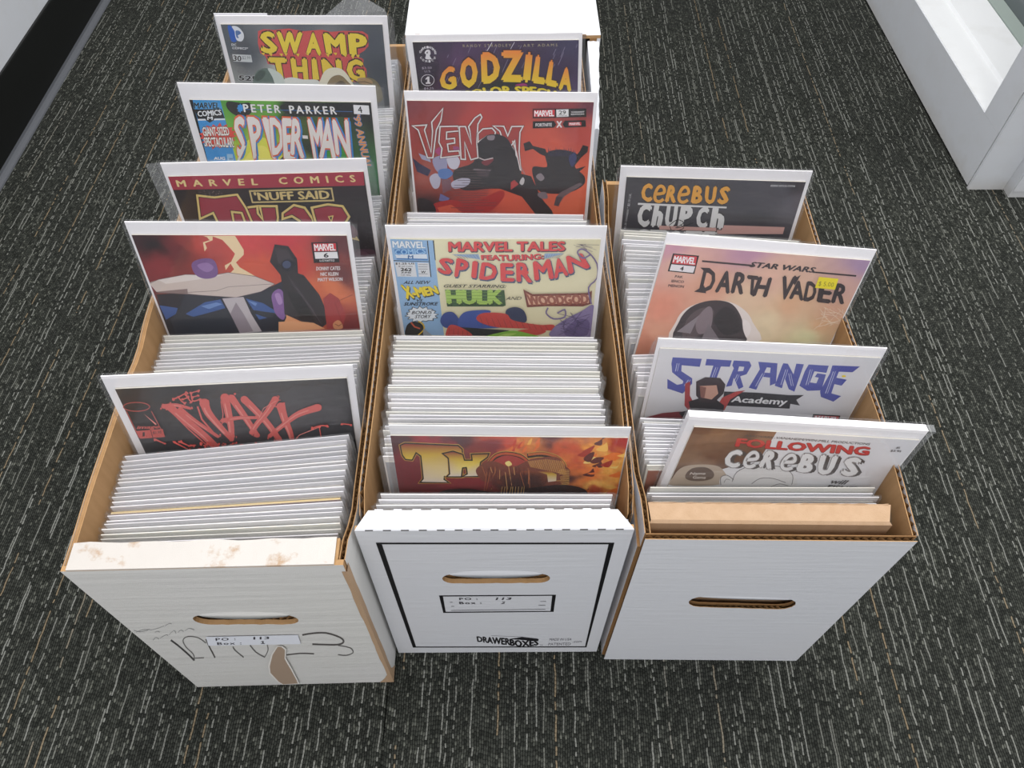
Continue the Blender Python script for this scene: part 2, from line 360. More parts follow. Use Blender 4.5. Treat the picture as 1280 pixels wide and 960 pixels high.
ART = {
'swamp': {'rect': [-0.0832, 0.0814, 0.008, 0.2575], 'ops': [
['B',[[-0.0804,0.0057,'#5a6068'],[-0.0051,0.0072,'#5c626b'],[0.0807,0.0118,'#4a5059'],[-0.0652,0.0389,'#4d545d'],[-0.0163,0.0729,'#dfe0da'],[-0.0017,0.0626,'#d8d9d4'],[0.075,0.0561,'#3c434d'],[0.0694,0.031,'#4a515b'],[-0.0878,0.069,'#8b9190']],3,0.15,30],
['P','#2f5fb8',[-766,100,-759,90,-748,89,-736,94,-725,103,-712,117,-699,137,-688,160,-682,181,-685,201,-693,223,-704,243,-715,257,-725,264,-736,267,-746,266,-754,263,-760,259,-765,254,-767,244,-769,228,-771,199,-771,161,-770,125]],
['P','#dfe3ea',[-724,100,-714,96,-698,96,-680,99,-665,106,-653,117,-641,132,-632,149,-625,165,-623,180,-623,194,-626,208,-630,220,-636,232,-643,243,-652,251,-661,257,-672,259,-684,257,-696,253,-705,247,-710,237,-712,224,-713,210,-713,196,-712,185,-710,173,-708,161,-708,149,-713,136,-720,121,-725,108]],
['P','#5575a8',[-698,149,-691,144,-681,142,-670,144,-662,146,-656,151,-650,158,-646,166,-647,173,-654,179,-666,185,-678,191,-686,196,-687,203,-683,210,-680,216,-679,220,-683,222,-690,223,-698,222,-702,215,-704,202,-704,182,-702,163]],
['T','DC','#e4e6ea',[-769,279,-721,282],[-775,305,-726,308],[0.0225,0],0,1.0],
['T','COMICS*','#e4e6ea',[-769,314,-609,321],[-776,340,-615,347],[0.0225,0],0,1.0],
['P','#c9ced0',[-788,395,-596,404,-599,485,-793,474]],
['T','30','#141316',[-780,407,-697,412],[-795,469,-711,474],[0.0225,0],0,1.0],
['T','$2.99','#6a6f75',[-689,415,-605,419],[-698,455,-614,458],[0.0,0],0,1.0],
['T','THE','#c6c9cc',[-785,534,-704,538],[-791,561,-710,565],[0.0,0.027],0,1.0],
['T','THE','#20242a',[-785,534,-704,538],[-791,561,-710,565],[0.0,0],0,1.0],
['T','NEW','#c6c9cc',[-775,575,-639,580],[-783,608,-646,614],[0.0,0.027],0,1.0],
['T','NEW','#20242a',[-775,575,-639,580],[-783,608,-646,614],[0.0,0],0,1.0],
['T','52!','#c6c9cc',[-776,629,-608,636],[-789,687,-620,695],[0.03,0.045],0,1.0],
['T','52!','#111318',[-776,629,-608,636],[-789,687,-620,695],[0.03,0],0,1.0],
['P','#cf5050',[-470,149,-412,128,-307,137,-151,121,-3,150,185,134,274,157,399,146,601,150,656,189,647,310,594,362,543,392,531,428,576,450,575,534,598,560,592,681,507,708,466,715,410,701,299,679,104,678,75,709,4,695,-92,687,-157,694,-221,690,-283,676,-334,522,-395,509,-441,502,-448,419,-495,383,-497,273]],
['T','S','#3a2320',[-454,149,-302,153],[-488,386,-306,390],[0.06,0.0315],0,1.0],
['T','S','#e9cf3e',[-454,149,-302,153],[-488,386,-306,390],[0.06,0],0,1.0],
['T','W','#3a2320',[-286,150,-16,157],[-309,390,-63,399],[0.06,0.0315],0,1.0],
['T','W','#e9cf3e',[-286,150,-16,157],[-309,390,-63,399],[0.06,0],0,1.0],
['T','A','#3a2320',[38,162,142,162],[-19,391,142,399],[0.06,0.0315],0,1.0],
['T','A','#e9cf3e',[38,162,142,162],[-19,391,142,399],[0.06,0],0,1.0],
['T','M','#3a2320',[188,165,415,173],[193,394,410,412],[0.06,0.0315],0,1.0],
['T','M','#e9cf3e',[188,165,415,173],[193,394,410,412],[0.06,0],0,1.0],
['T','P','#3a2320',[446,169,645,178],[437,408,632,422],[0.06,0.0315],0,1.0],
['T','P','#e9cf3e',[446,169,645,178],[437,408,632,422],[0.06,0],0,1.0],
['T','T','#3a2320',[-433,426,-230,431],[-413,686,-245,690],[0.0638,0.0315],0,1.0],
['T','T','#e6c73c',[-433,426,-230,431],[-413,686,-245,690],[0.0638,0],0,1.0],
['T','H','#3a2320',[-194,431,-18,437],[-205,690,-41,695],[0.0638,0.0315],0,1.0],
['T','H','#e6c73c',[-194,431,-18,437],[-205,690,-41,695],[0.0638,0],0,1.0],
['T','I','#3a2320',[29,437,80,437],[5,691,77,695],[0.0638,0.0315],0,1.0],
['T','I','#e6c73c',[29,437,80,437],[5,691,77,695],[0.0638,0],0,1.0],
['T','N','#3a2320',[127,441,341,450],[126,696,336,704],[0.0638,0.0315],0,1.0],
['T','N','#e6c73c',[127,441,341,450],[126,696,336,704],[0.0638,0],0,1.0],
['T','G','#3a2320',[390,445,571,455],[378,697,583,709],[0.0638,0.0315],0,1.0],
['T','G','#e6c73c',[390,445,571,455],[378,697,583,709],[0.0638,0],0,1.0],
['P','#e5c63c',[-484,376,-444,376,-462,406]],
['P','#e5c63c',[-408,383,-367,383,-386,417]],
['P','#e5c63c',[-299,387,-258,387,-277,418]],
['P','#e5c63c',[-251,380,-210,380,-229,414]],
['P','#e5c63c',[-127,387,-86,387,-104,422]],
['P','#e5c63c',[-24,384,17,384,0,411]],
['P','#e5c63c',[97,388,138,388,121,414]],
['P','#e5c63c',[188,388,229,388,211,425]],
['P','#e5c63c',[268,378,310,378,293,408]],
['P','#e5c63c',[369,398,410,398,394,428]],
['P','#e5c63c',[447,408,488,408,471,448]],
['P','#e5c63c',[503,402,545,402,528,435]],
['P','#e2b83c',[-192,673,-147,673,-170,704]],
['P','#e2b83c',[-137,677,-91,677,-114,708]],
['P','#e2b83c',[17,674,63,674,40,706]],
['P','#e2b83c',[406,683,451,683,430,715]],
['P','#e2b83c',[470,687,516,687,495,719]],
['P','#dcded8',[-299,763,-309,743,-312,719,-308,694,-299,676,-285,664,-264,656,-240,652,-214,650,-186,654,-155,662,-122,671,-90,677,-56,678,-21,676,12,675,39,678,59,687,73,701,85,716,96,730,116,744,140,759,153,773,138,783,80,791,-9,797,-102,800,-175,799,-222,795,-257,787,-281,777]],
['P','#5d7068',[-648,735,-641,714,-633,689,-623,663,-612,640,-600,620,-588,602,-574,586,-558,572,-538,561,-516,553,-494,547,-473,545,-455,547,-438,551,-422,559,-407,573,-394,593,-381,620,-371,649,-363,676,-353,700,-342,724,-342,746,-363,763,-423,773,-511,779,-598,780,-657,778,-677,773,-673,763,-659,751]],
['P','#c9d3cc',[-450,549,-439,545,-419,549,-396,558,-375,570,-356,583,-338,600,-321,620,-309,641,-302,667,-299,696,-300,723,-302,745,-307,761,-314,772,-323,778,-334,780,-350,778,-368,771,-386,760,-401,745,-409,723,-413,696,-416,668,-421,641,-430,614,-441,587,-450,564]],
['P','#41524c',[-610,648,-597,629,-577,606,-554,585,-534,572,-517,569,-501,572,-488,579,-482,589,-484,604,-493,622,-506,642,-520,657,-536,670,-556,682,-576,689,-591,692,-602,687,-610,677,-614,663]],
['P','#e3ddc8',[75,783,55,760,62,727,81,692,99,661,112,634,129,608,148,585,169,567,192,554,218,546,244,542,269,542,291,545,313,551,334,561,352,576,370,597,387,623,402,652,413,680,426,708,440,739,441,766,416,785,347,795,244,798,143,795]],
['P','#8d7a58',[154,783,143,759,156,724,180,688,204,661,226,644,253,632,281,626,305,627,326,637,346,654,363,676,378,697,397,720,418,745,429,769,416,785,364,794,284,798,204,795]],
['P','#5f5038',[219,784,216,770,227,750,245,729,262,714,277,703,296,695,314,692,329,697,345,713,361,740,371,766,367,785,339,792,293,794,247,791]],
['P','#7c7355',[494,680,512,671,539,662,569,657,595,655,617,656,637,661,656,669,674,681,691,698,707,718,721,742,731,769,740,804,746,844,748,883,743,913,729,934,707,950,683,957,665,949,655,919,650,873,644,824,631,786,603,766,566,753,530,744,505,733,491,719,485,705,486,691]],
['P','#a98a62',[496,666,511,661,533,658,556,657,578,660,598,666,618,676,636,688,648,698,653,708,653,718,649,727,639,733,623,736,600,737,575,735,554,733,536,730,518,725,504,719,494,712,488,701,486,688,488,675]],
['S','#4a3a2c',[491,712,564,709,638,737],[491,705,566,701,641,730]],
]},
'peter': {'rect': [-0.0799, 0.0816, 0.0152, 0.2575], 'ops': [
['B',[[-0.0792,0.0167,'#141316'],[0.0088,0.0187,'#17171b'],[0.0809,0.0245,'#1b1b1f'],[-0.0456,0.0178,'#4f9a35'],[-0.0128,0.0173,'#64a83a'],[-0.0456,0.0684,'#b7cf3c'],[-0.023,0.07,'#d3d94a'],[-0.0084,0.0622,'#a4c63c'],[0.0179,0.0619,'#243024'],[0.0503,0.0672,'#2c5a2e'],[-0.0524,0.0407,'#6db13c'],[0.0729,0.0925,'#3f7a50']],3.5,0.5,45],
['P','#111215',[-731,152,-767,822,-799,823,-799,152]],
['P','#151517',[-460,161,-437,161,-407,166,-375,172,-347,177,-323,175,-301,171,-282,170,-269,175,-262,191,-260,215,-263,240,-271,262,-288,280,-311,296,-337,309,-361,316,-384,314,-408,307,-430,295,-448,282,-463,267,-475,249,-483,230,-487,213,-487,197,-483,182,-474,169]],
['P','#151517',[-9,205,3,192,26,181,72,173,154,168,299,164,494,162,685,165,815,175,816,175,816,284,805,289,690,299,525,301,355,299,228,298,157,299,118,301,94,299,70,291,39,274,10,250,-9,225]],
['P','#3e94d6',[-540,152,-527,152,-525,790,-795,787,-769,152]],
['P','#2a8ecb',[-762,156,-535,159,-534,180,-761,177]],
['T','MARVEL','#6fb6e4',[-764,177,-538,173],[-780,239,-553,235],[0.0375,0.036],0,1.0],
['T','MARVEL','#13161c',[-764,177,-538,173],[-780,239,-553,235],[0.0375,0],0,1.0],
['P','#15161a',[-774,245,-537,235,-528,329,-772,340]],
['T','COMICS','#eceef0',[-759,262,-542,242],[-764,318,-546,298],[0.0375,0],0,1.0],
['P','#e8eaee',[-772,340,-528,331,-529,347,-774,357]],
['P','#15161a',[-714,312,-602,305,-635,355,-675,377,-698,356]],
['T','M','#eceef0',[-681,314,-631,313],[-690,349,-639,348],[0.0375,0],0,1.0],
['P','#dd4a3c',[-465,512,-500,532,-483,560,-526,569,-520,606,-574,591,-586,624,-617,622,-647,644,-667,615,-718,658,-715,609,-772,631,-749,586,-799,589,-799,587,-759,551,-799,544,-799,532,-777,516,-798,492,-754,476,-766,444,-708,450,-714,404,-670,420,-648,391,-620,419,-581,373,-571,414,-522,389,-523,424,-476,419,-493,453,-461,464,-485,492]],
['T','GIANT-SIZED','#4a1612',[-755,421,-519,414],[-767,519,-520,505],[0.0375,0.045],0,1.0],
['T','GIANT-SIZED','#f0ece6',[-755,421,-519,414],[-767,519,-520,505],[0.0375,0],0,1.0],
['T','SPECTACULAR!','#4a1612',[-769,527,-502,523],[-781,627,-508,635],[0.0375,0.045],0,1.0],
['T','SPECTACULAR!','#f0ece6',[-769,527,-502,523],[-781,627,-508,635],[0.0375,0],0,1.0],
['T','AUG','#eceef0',[-724,736,-618,735],[-732,771,-626,770],[0.0375,0],0,1.0],
['P','#9cc5e4',[-595,704,-539,704,-550,781,-606,781]],
['T','W','#2a6f9e',[-585,746,-545,746],[-591,773,-551,773],[0.0375,0],0,1.0],
['P','#dfe04f',[-506,761,-506,730,-485,688,-454,645,-424,608,-394,577,-359,548,-324,526,-291,513,-259,511,-227,518,-197,531,-168,548,-140,571,-112,599,-88,630,-74,660,-70,691,-74,724,-88,754,-112,776,-150,786,-202,787,-258,785,-312,782,-367,782,-427,782,-477,776]],
['P','#f0e86a',[-444,780,-431,747,-394,701,-350,656,-313,625,-285,611,-258,607,-234,611,-215,624,-201,650,-192,688,-188,728,-191,757,-203,773,-223,780,-249,783,-279,785,-322,790,-375,794,-422,792]],
['P','#3e9c3a',[300,693,315,672,338,650,366,630,394,616,422,607,453,601,484,602,509,614,537,645,565,690,582,736,575,768,529,782,454,786,377,783,323,775,298,760,290,739,292,715]],
['P','#17181a',[-108,756,-93,742,-69,724,-42,707,-15,697,14,695,46,699,75,706,98,715,116,728,131,744,135,761,122,773,80,780,15,783,-51,784,-96,783,-116,780,-122,774,-117,766]],
['P','#3c6fae',[-344,233,641,240,641,246,-345,239]],
['P','#3390d8',[-332,224,-346,239,-352,256,-364,254,-376,276,-381,258,-395,261,-387,238,-397,226,-383,212,-380,191,-367,196,-355,178,-350,194,-335,189,-340,211]],
['T','PETER','#141316',[-336,183,-3,188],[-340,263,-8,268],[0.03,0.018],0,1.35],
['T','PETER','#eceae8',[-336,183,-3,188],[-340,263,-8,268],[0.03,0],0,1.35],
['T','PARKER','#141316',[72,190,496,194],[71,270,499,274],[0.03,0.018],0,1.35],
['T','PARKER','#eceae8',[72,190,496,194],[71,270,499,274],[0.03,0],0,1.35],
['T','S','#2f86cf',[-435,306,-325,308],[-489,772,-408,687],[0.0375,0.0315],0,1.0],
['T','S','#e0653c',[-450,303,-340,305],[-504,769,-423,683],[0.0375,0.027],0,1.0],
['T','S','#e9e2de',[-450,303,-340,305],[-504,769,-423,683],[0.0375,0],0,1.0],
['T','P','#2f86cf',[-313,311,-187,313],[-339,767,-243,685],[0.0375,0.0315],0,1.0],
['T','P','#e0653c',[-328,308,-202,310],[-354,763,-259,681],[0.0375,0.027],0,1.0],
['T','P','#e9e2de',[-328,308,-202,310],[-354,763,-259,681],[0.0375,0],0,1.0],
['T','I','#2f86cf',[-178,313,-118,316],[-158,757,-119,745],[0.0375,0.0315],0,1.0],
['T','I','#e0653c',[-193,310,-133,312],[-174,753,-135,741],[0.0375,0.027],0,1.0],
['T','I','#e9e2de',[-193,310,-133,312],[-174,753,-135,741],[0.0375,0],0,1.0],
['T','D','#2f86cf',[-108,315,2,317],[-154,718,-32,682],[0.0375,0.0315],0,1.0],
['T','D','#e0653c',[-124,312,-13,314],[-170,714,-48,678],[0.0375,0.027],0,1.0],
['T','D','#e9e2de',[-124,312,-13,314],[-170,714,-48,678],[0.0375,0],0,1.0],
['T','E','#2f86cf',[5,317,94,319],[-53,763,69,742],[0.0375,0.0315],0,1.0],
['T','E','#e0653c',[-10,314,79,316],[-69,760,53,739],[0.0375,0.027],0,1.0],
['T','E','#e9e2de',[-10,314,79,316],[-69,760,53,739],[0.0375,0],0,1.0],
['T','R','#2f86cf',[100,319,186,322],[17,701,146,749],[0.0375,0.0315],0,1.0],
['T','R','#e0653c',[85,316,171,318],[2,697,130,746],[0.0375,0.027],0,1.0],
['T','R','#e9e2de',[85,316,171,318],[2,697,130,746],[0.0375,0],0,1.0],
['T','M','#2f86cf',[234,321,368,322],[235,756,339,751],[0.0375,0.0315],0,1.0],
['T','M','#e0653c',[219,317,352,319],[219,752,323,747],[0.0375,0.027],0,1.0],
['T','M','#e9e2de',[219,317,352,319],[219,752,323,747],[0.0375,0],0,1.0],
['T','A','#2f86cf',[368,322,474,321],[287,740,447,746],[0.0375,0.0315],0,1.0],
['T','A','#e0653c',[352,319,458,317],[271,736,431,742],[0.0375,0.027],0,1.0],
['T','A','#e9e2de',[352,319,458,317],[271,736,431,742],[0.0375,0],0,1.0],
['T','N','#2f86cf',[461,321,608,322],[450,695,595,744],[0.0375,0.0315],0,1.0],
['T','N','#e0653c',[445,318,593,319],[434,692,578,740],[0.0375,0.027],0,1.0],
['T','N','#e9e2de',[445,318,593,319],[434,692,578,740],[0.0375,0],0,1.0],
['P','#e9e2de',[150,488,198,491,197,525,148,522]],
['P','#e9e2de',[-513,776,-432,608,-391,607,-493,776]],
['P','#e9e2de',[-357,759,-331,550,-283,513,-313,663]],
['P','#e9e8ea',[657,170,796,175,797,266,654,261]],
['T','4','#141316',[697,184,738,185],[690,250,731,251],[0.015,0],-0.2,1.0],
['T',"'99 ANNUAL",'#2f86cf',[708,264,771,844],[643,268,686,845],[0.0375,0.045],0,1.0],
['T',"'99 ANNUAL",'#e39a4c',[708,264,771,844],[643,268,686,845],[0.0375,0],0,1.0],
]},
'nuff': {'rect': [-0.0839, 0.0837, 0.0124, 0.2575], 'ops': [
['B',[[-0.0851,0.0269,'#221b1e'],[-0.0563,0.0278,'#2f211f'],[-0.0745,0.0515,'#33241f'],[0.0027,0.0337,'#231c20'],[0.0687,0.0358,'#2a2328'],[0.0775,0.1014,'#2c2429'],[0.0735,0.0632,'#241f24'],[-0.0819,0.0597,'#3a2a22']],3,0.3,30],
['P','#a63244',[-839,126,-585,124,834,124,826,267,-839,261]],
['T','MARVEL','#e6d191',[-789,162,-91,164],[-791,232,-98,234],[0.0338,0],0,2.0],
['T','COMICS','#e6d191',[91,158,751,154],[85,232,758,229],[0.0338,0],0,2.0],
['S','#cdb77c',[-179,302,524,297,524,410,-182,407,-179,302],[-192,286,538,281,537,427,-196,423,-192,286]],
['T',"'NUFF SAID",'#d8c283',[-157,307,505,304],[-161,396,503,401],[0.0375,0],0,1.0],
['P','#9c2f40',[-318,336,-260,470,-157,457,-170,536,-141,611,-135,458,14,463,0,584,-48,755,-334,744,-349,529]],
['S','#150f12',[-314,377,-272,492,-177,480,-188,543,-135,654,-119,479,-5,483,-17,584,-59,733,-317,723,-332,525,-314,377],[-322,295,-248,449,-137,435,-152,528,-148,568,-152,437,33,443,17,584,-37,778,-351,766,-367,534,-322,295]],
['S','#e0c67c',[-315,361,-267,483,-169,471,-181,540,-137,637,-126,471,2,475,-10,584,-54,742,-324,731,-339,527,-315,361],[-320,311,-253,457,-145,444,-159,531,-145,585,-145,445,25,451,10,584,-41,769,-344,757,-360,532,-320,311]],
['P','#9c2f40',[-649,325,-505,350,-302,326,-273,490,-275,746,-537,737,-563,518,-697,580]],
['S','#150f12',[-521,728,-550,494,-677,553,-639,346,-509,368,-314,345,-276,483,-248,755],[-553,745,-577,542,-717,608,-660,304,-500,332,-290,307,-246,466,-216,741]],
['S','#e0c67c',[-527,732,-555,503,-685,563,-643,338,-508,361,-310,338,-270,479,-242,752],[-547,741,-571,533,-710,597,-656,312,-502,339,-295,315,-252,469,-222,744]],
['S','#150f12',[-403,738,-382,533,-327,543,-316,752],[-435,744,-408,489,-297,510,-284,739]],
['S','#e0c67c',[-409,739,-387,525,-321,537,-310,749],[-428,743,-403,498,-303,516,-290,742]],
['P','#9c2f40',[51,543,169,456,260,488,308,616,308,769,196,764,186,633,128,578,38,607]],
['S','#150f12',[65,555,168,478,247,506,291,624,290,746,212,743,203,620,135,555,60,579,65,555],[36,532,170,434,274,470,326,608,325,791,179,786,169,647,121,601,15,634,36,532]],
['S','#e0c67c',[59,550,168,469,252,499,298,621,297,755,206,751,196,625,132,564,51,590,59,550],[42,537,169,442,268,477,319,611,318,782,186,777,176,641,124,592,24,623,42,537]],
['P','#9c2f40',[322,490,471,458,602,483,644,603,600,670,686,873,552,822,334,769]],
['S','#150f12',[340,507,468,479,589,502,624,602,580,670,657,843,559,801,351,750,340,507],[304,474,473,437,615,464,664,603,621,670,715,902,546,844,316,789,304,474]],
['S','#e0c67c',[333,500,469,470,594,494,632,602,588,670,669,855,556,809,344,758,333,500],[311,480,472,445,610,472,656,603,613,670,703,890,548,835,323,781,311,480]],
['P','#231c20',[457,596,497,589,473,654]],
['S','#e0c67c',[464,601,489,597,474,640,464,601],[450,591,506,581,473,669,450,591]],
['P','#6a4350',[600,735,609,721,624,710,641,703,656,705,669,717,683,738,693,762,698,783,695,803,686,823,674,839,663,849,650,851,637,847,623,837,613,825,606,805,600,780,597,755]],
['P','#5c3a48',[606,1007,625,993,650,987,678,987,707,988,738,989,774,992,806,1000,829,1016,837,1033,837,1150,831,1158,778,1169,702,1171,626,1163,577,1147,563,1118,569,1077,587,1036]],
['P','#7a5060',[626,1055,633,1039,655,1025,681,1015,704,1011,723,1016,744,1029,761,1045,769,1060,767,1080,758,1103,742,1122,725,1130,700,1120,667,1099,639,1074]],
['P','#8a7a74',[-458,310,-462,313,-467,312,-466,307,-460,306]],
['P','#8a7a74',[-497,289,-502,293,-507,291,-505,287,-500,285]],
['P','#8a7a74',[-510,332,-514,335,-519,334,-518,329,-512,328]],
['P','#8a7a74',[-533,323,-537,327,-542,325,-541,321,-535,319]],
['P','#8a7a74',[-489,284,-493,288,-498,286,-497,282,-491,280]],
['P','#8a7a74',[-477,316,-482,320,-487,318,-486,313,-480,312]],
['P','#8a7a74',[-571,280,-576,283,-581,282,-579,277,-574,276]],
['P','#8a7a74',[-451,310,-456,313,-461,312,-459,307,-454,306]],
['P','#8a7a74',[-491,333,-495,337,-500,335,-499,330,-493,329]],
['P','#8a7a74',[-493,335,-497,339,-502,337,-501,333,-495,331]],
['P','#8a7a74',[-563,326,-567,330,-572,328,-571,323,-565,322]],
['P','#8a7a74',[-554,334,-558,338,-563,336,-562,332,-556,330]],
['P','#8a7a74',[-442,288,-447,291,-452,290,-451,285,-445,284]],
['P','#8a7a74',[-612,289,-616,293,-621,291,-620,287,-614,286]],
['P','#8a7a74',[-428,308,-432,312,-437,310,-436,306,-430,305]],
['P','#8a7a74',[-502,298,-507,302,-512,300,-511,295,-505,294]],
['P','#8a7a74',[-531,302,-535,306,-540,304,-539,299,-533,298]],
['P','#8a7a74',[-569,313,-574,316,-579,315,-577,310,-572,309]],
['P','#8a7a74',[-522,333,-526,337,-531,335,-530,331,-524,330]],
['P','#8a7a74',[-500,336,-504,339,-509,338,-508,333,-502,332]],
['P','#6a5c64',[758,964,754,968,748,966,749,961,755,959]],
['P','#6a5c64',[757,685,753,689,748,688,748,682,754,681]],
['P','#6a5c64',[760,955,756,959,750,957,751,952,757,950]],
['P','#6a5c64',[785,821,781,825,775,823,776,818,782,816]],
['P','#6a5c64',[763,701,759,705,754,704,754,698,760,697]],
['P','#6a5c64',[771,822,767,826,761,824,762,819,768,817]],
['P','#6a5c64',[688,650,684,654,679,653,679,648,685,646]],
['P','#6a5c64',[758,963,754,967,748,966,749,960,755,959]],
['P','#6a5c64',[617,893,613,897,607,895,608,890,614,888]],
['P','#6a5c64',[708,680,704,684,699,682,699,677,705,675]],
['P','#6a5c64',[659,883,654,888,649,886,649,880,656,879]],
['P','#6a5c64',[800,648,796,652,791,650,791,645,797,644]],
['P','#6a5c64',[751,647,747,651,742,649,742,644,748,643]],
['P','#6a5c64',[759,741,755,745,750,743,750,738,756,736]],
]},
'storm': {'rect': [-0.0845, 0.0834, 0.0112, 0.2575], 'ops': [
['B',[[-0.0842,0.0143,'#3a2026'],[-0.0714,0.0217,'#1e171c'],[-0.0532,0.0273,'#6d2a30'],[-0.0724,0.0409,'#8d3236'],[-0.0421,0.0142,'#8d3a38'],[-0.0324,0.0179,'#c04a44'],[0.003,0.0159,'#cf4648'],[0.0336,0.0158,'#c73a44'],[0.0056,0.0408,'#d2583e'],[0.0371,0.0407,'#cc4038'],[0.0424,0.0672,'#dd6c40'],[0.0797,0.0157,'#5e2a30'],[0.0754,0.0507,'#6b3134'],[0.0591,0.0887,'#b03a34'],[0.0771,0.1067,'#7d2a2e'],[0.0669,0.0672,'#e07c50'],[0.0228,0.1064,'#eaa878'],[0.0444,0.0975,'#d2603e'],[-0.0861,0.106,'#242834']],3.2,0.35,35],
['P','#ecd2a8',[-294,119,-44,117,-5,253,-15,301,-94,378,-73,428,20,507,88,568,-186,507,-125,447,-140,388,-193,455,-191,408,-132,373,-83,291,-120,215,-152,156,-220,123,-229,160,-296,188,-292,235,-319,269,-309,179,-251,160,-267,130]],
['P','#262a36',[-827,712,140,630,248,568,209,974,110,1156,-842,1169]],
['P','#3f5f9c',[-837,829,-691,861,-725,927,-826,993]],
['P','#3f5f9c',[-643,927,-447,797,-309,766,-290,862,-479,927,-586,960]],
['P','#3f5f9c',[-95,756,41,809,167,930,55,907,-57,885]],
['P','#3f5f9c',[-49,929,42,974,-29,996]],
['P','#6f90c8',[-490,840,-349,798,-305,819,-432,873]],
['P','#6f90c8',[-84,777,-8,809,-31,841]],
['P','#d3c3bb',[-845,584,-765,552,-530,499,-312,507,-179,479,34,519,178,599,49,682,-174,745,-412,723,-568,702,-818,681,-845,612]],
['P','#e3d8d2',[-767,558,-531,503,-217,507,-417,548,-715,598]],
['P','#8e7a78',[-818,681,-554,650,-566,708,-806,695]],
['S','#6a5658',[-855,595,-765,554,-531,502,-312,510,-180,482,33,522,174,599,49,679,-174,742,-411,721,-819,684],[-856,590,-765,549,-530,497,-312,505,-179,477,35,517,183,599,50,684,-175,747,-413,726,-821,690]],
['S','#7c6a6a',[-598,694,-319,673,-213,632,162,601],[-597,689,-319,669,-213,628,162,597]],
['P','#c5bcc0',[-294,755,-108,739,-82,929,-30,1132,-230,1154,-264,928]],
['P','#9a8e96',[-264,928,-186,798,-148,929,-107,1131,-230,1154]],
['S','#4a4248',[-296,756,-266,929,-232,1155],[-291,754,-262,927,-228,1153]],
['S','#4a4248',[-110,740,-84,930,-33,1133],[-106,737,-80,927,-28,1130]],
['P','#8a62a0',[133,714,146,692,165,672,185,657,201,651,214,656,225,669,233,689,238,714,239,745,237,784,232,825,225,864,217,903,206,944,193,978,180,996,166,995,150,978,136,954,126,929,121,905,119,877,120,848,121,820,121,792,122,764,125,737]],
['P','#b18cc0',[157,714,165,702,177,696,190,696,200,703,205,721,208,749,209,778,207,799,200,813,190,822,179,826,170,820,164,800,159,769,156,736]],
['P','#7c5a90',[-451,389,-436,371,-414,357,-389,347,-365,340,-340,336,-315,334,-291,337,-273,346,-262,361,-256,384,-254,408,-255,432,-257,455,-261,478,-270,500,-283,517,-304,530,-331,539,-359,544,-384,544,-405,539,-424,529,-440,515,-451,497,-458,473,-461,443,-459,413]],
['P','#9a78ac',[-413,408,-401,396,-377,386,-349,380,-328,379,-312,385,-297,398,-287,414,-285,428,-294,443,-312,460,-333,473,-352,477,-371,467,-392,448,-408,425]],
['P','#2b262a',[181,368,252,196,357,214,406,339,390,487,434,507,483,610,532,714,561,865,563,1032,495,1093,336,1020,201,930,236,651,243,507]],
['P','#3e373c',[245,233,337,243,378,368,333,447,248,388]],
['P','#141216',[262,672,385,714,454,1020,323,997]],
['S','#5a5258',[305,508,332,632,374,674],[308,506,335,629,377,670]],
['S','#5a5258',[330,569,360,698,399,745],[333,567,363,696,401,742]],
['S','#5a5258',[355,631,389,766,424,818],[358,629,392,764,426,815]],
['S','#5a5258',[380,694,417,835,449,892],[384,692,420,833,452,889]],
['S','#5a5258',[406,757,447,905,474,968],[409,755,450,903,477,965]],
['S','#5a5258',[433,822,476,976,500,1044],[436,820,479,974,504,1042]],
['P','#1c1c28',[375,403,370,420,362,435,352,448,339,459,325,465,310,467,297,465,285,459,275,448,269,435,267,420,268,404,272,387,280,372,291,359,304,349,318,343,332,341,345,343,357,349,367,359,373,372,376,387]],
['P','#46506e',[348,396,345,406,340,415,333,424,325,430,315,434,306,435,297,434,290,430,284,424,280,415,278,406,278,396,281,386,287,376,293,368,302,362,311,358,320,356,329,358,336,362,342,368,346,376,348,385]],
['P','#a83c3c',[559,757,625,693,691,757,728,931,682,1101,545,1100]],
['S','#7a2a2c',[699,1112,654,801,812,717],[696,1113,650,799,811,713]],
['P','#efb082',[134,1019,271,1008,436,1031,528,1100,424,1111,113,1137]],
['P','#171518',[545,176,752,172,746,372,536,380]],
['P','#cf2f3a',[559,187,739,183,735,259,554,263]],
['T','MARVEL','#f3efef',[563,192,733,188],[560,259,730,255],[0.0338,0],0,0.9],
['P','#eceaea',[556,271,740,267,740,332,554,337]],
['T','6','#141316',[629,278,670,278],[623,325,664,325],[0.0375,0],0,1.0],
['T','LGY#732','#dcd8d8',[588,346,709,342],[585,368,706,364],[0.0225,0],0,1.0],
['T','DONNY CATES','#e6dcdc',[550,417,747,411],[544,457,742,451],[0.0375,0],0,1.0],
['T','NIC KLEIN','#e6dcdc',[576,475,724,471],[571,513,719,509],[0.0375,0],0,1.0],
['T','MATT WILSON','#e6dcdc',[546,532,752,525],[540,570,747,564],[0.0375,0],0,1.0],
['P','#d9966a',[604,1043,612,1029,625,1015,640,1004,652,998,661,1001,670,1009,677,1020,681,1032,685,1047,688,1065,688,1081,682,1094,669,1101,648,1106,628,1107,613,1103,605,1092,601,1076,601,1059]],
['S','#7c3a2c',[619,1046,651,1070,681,1046],[622,1040,652,1062,679,1041]],
]},
'maxx': {'rect': [-0.0807, 0.0818, 0.0121, 0.2575], 'ops': [
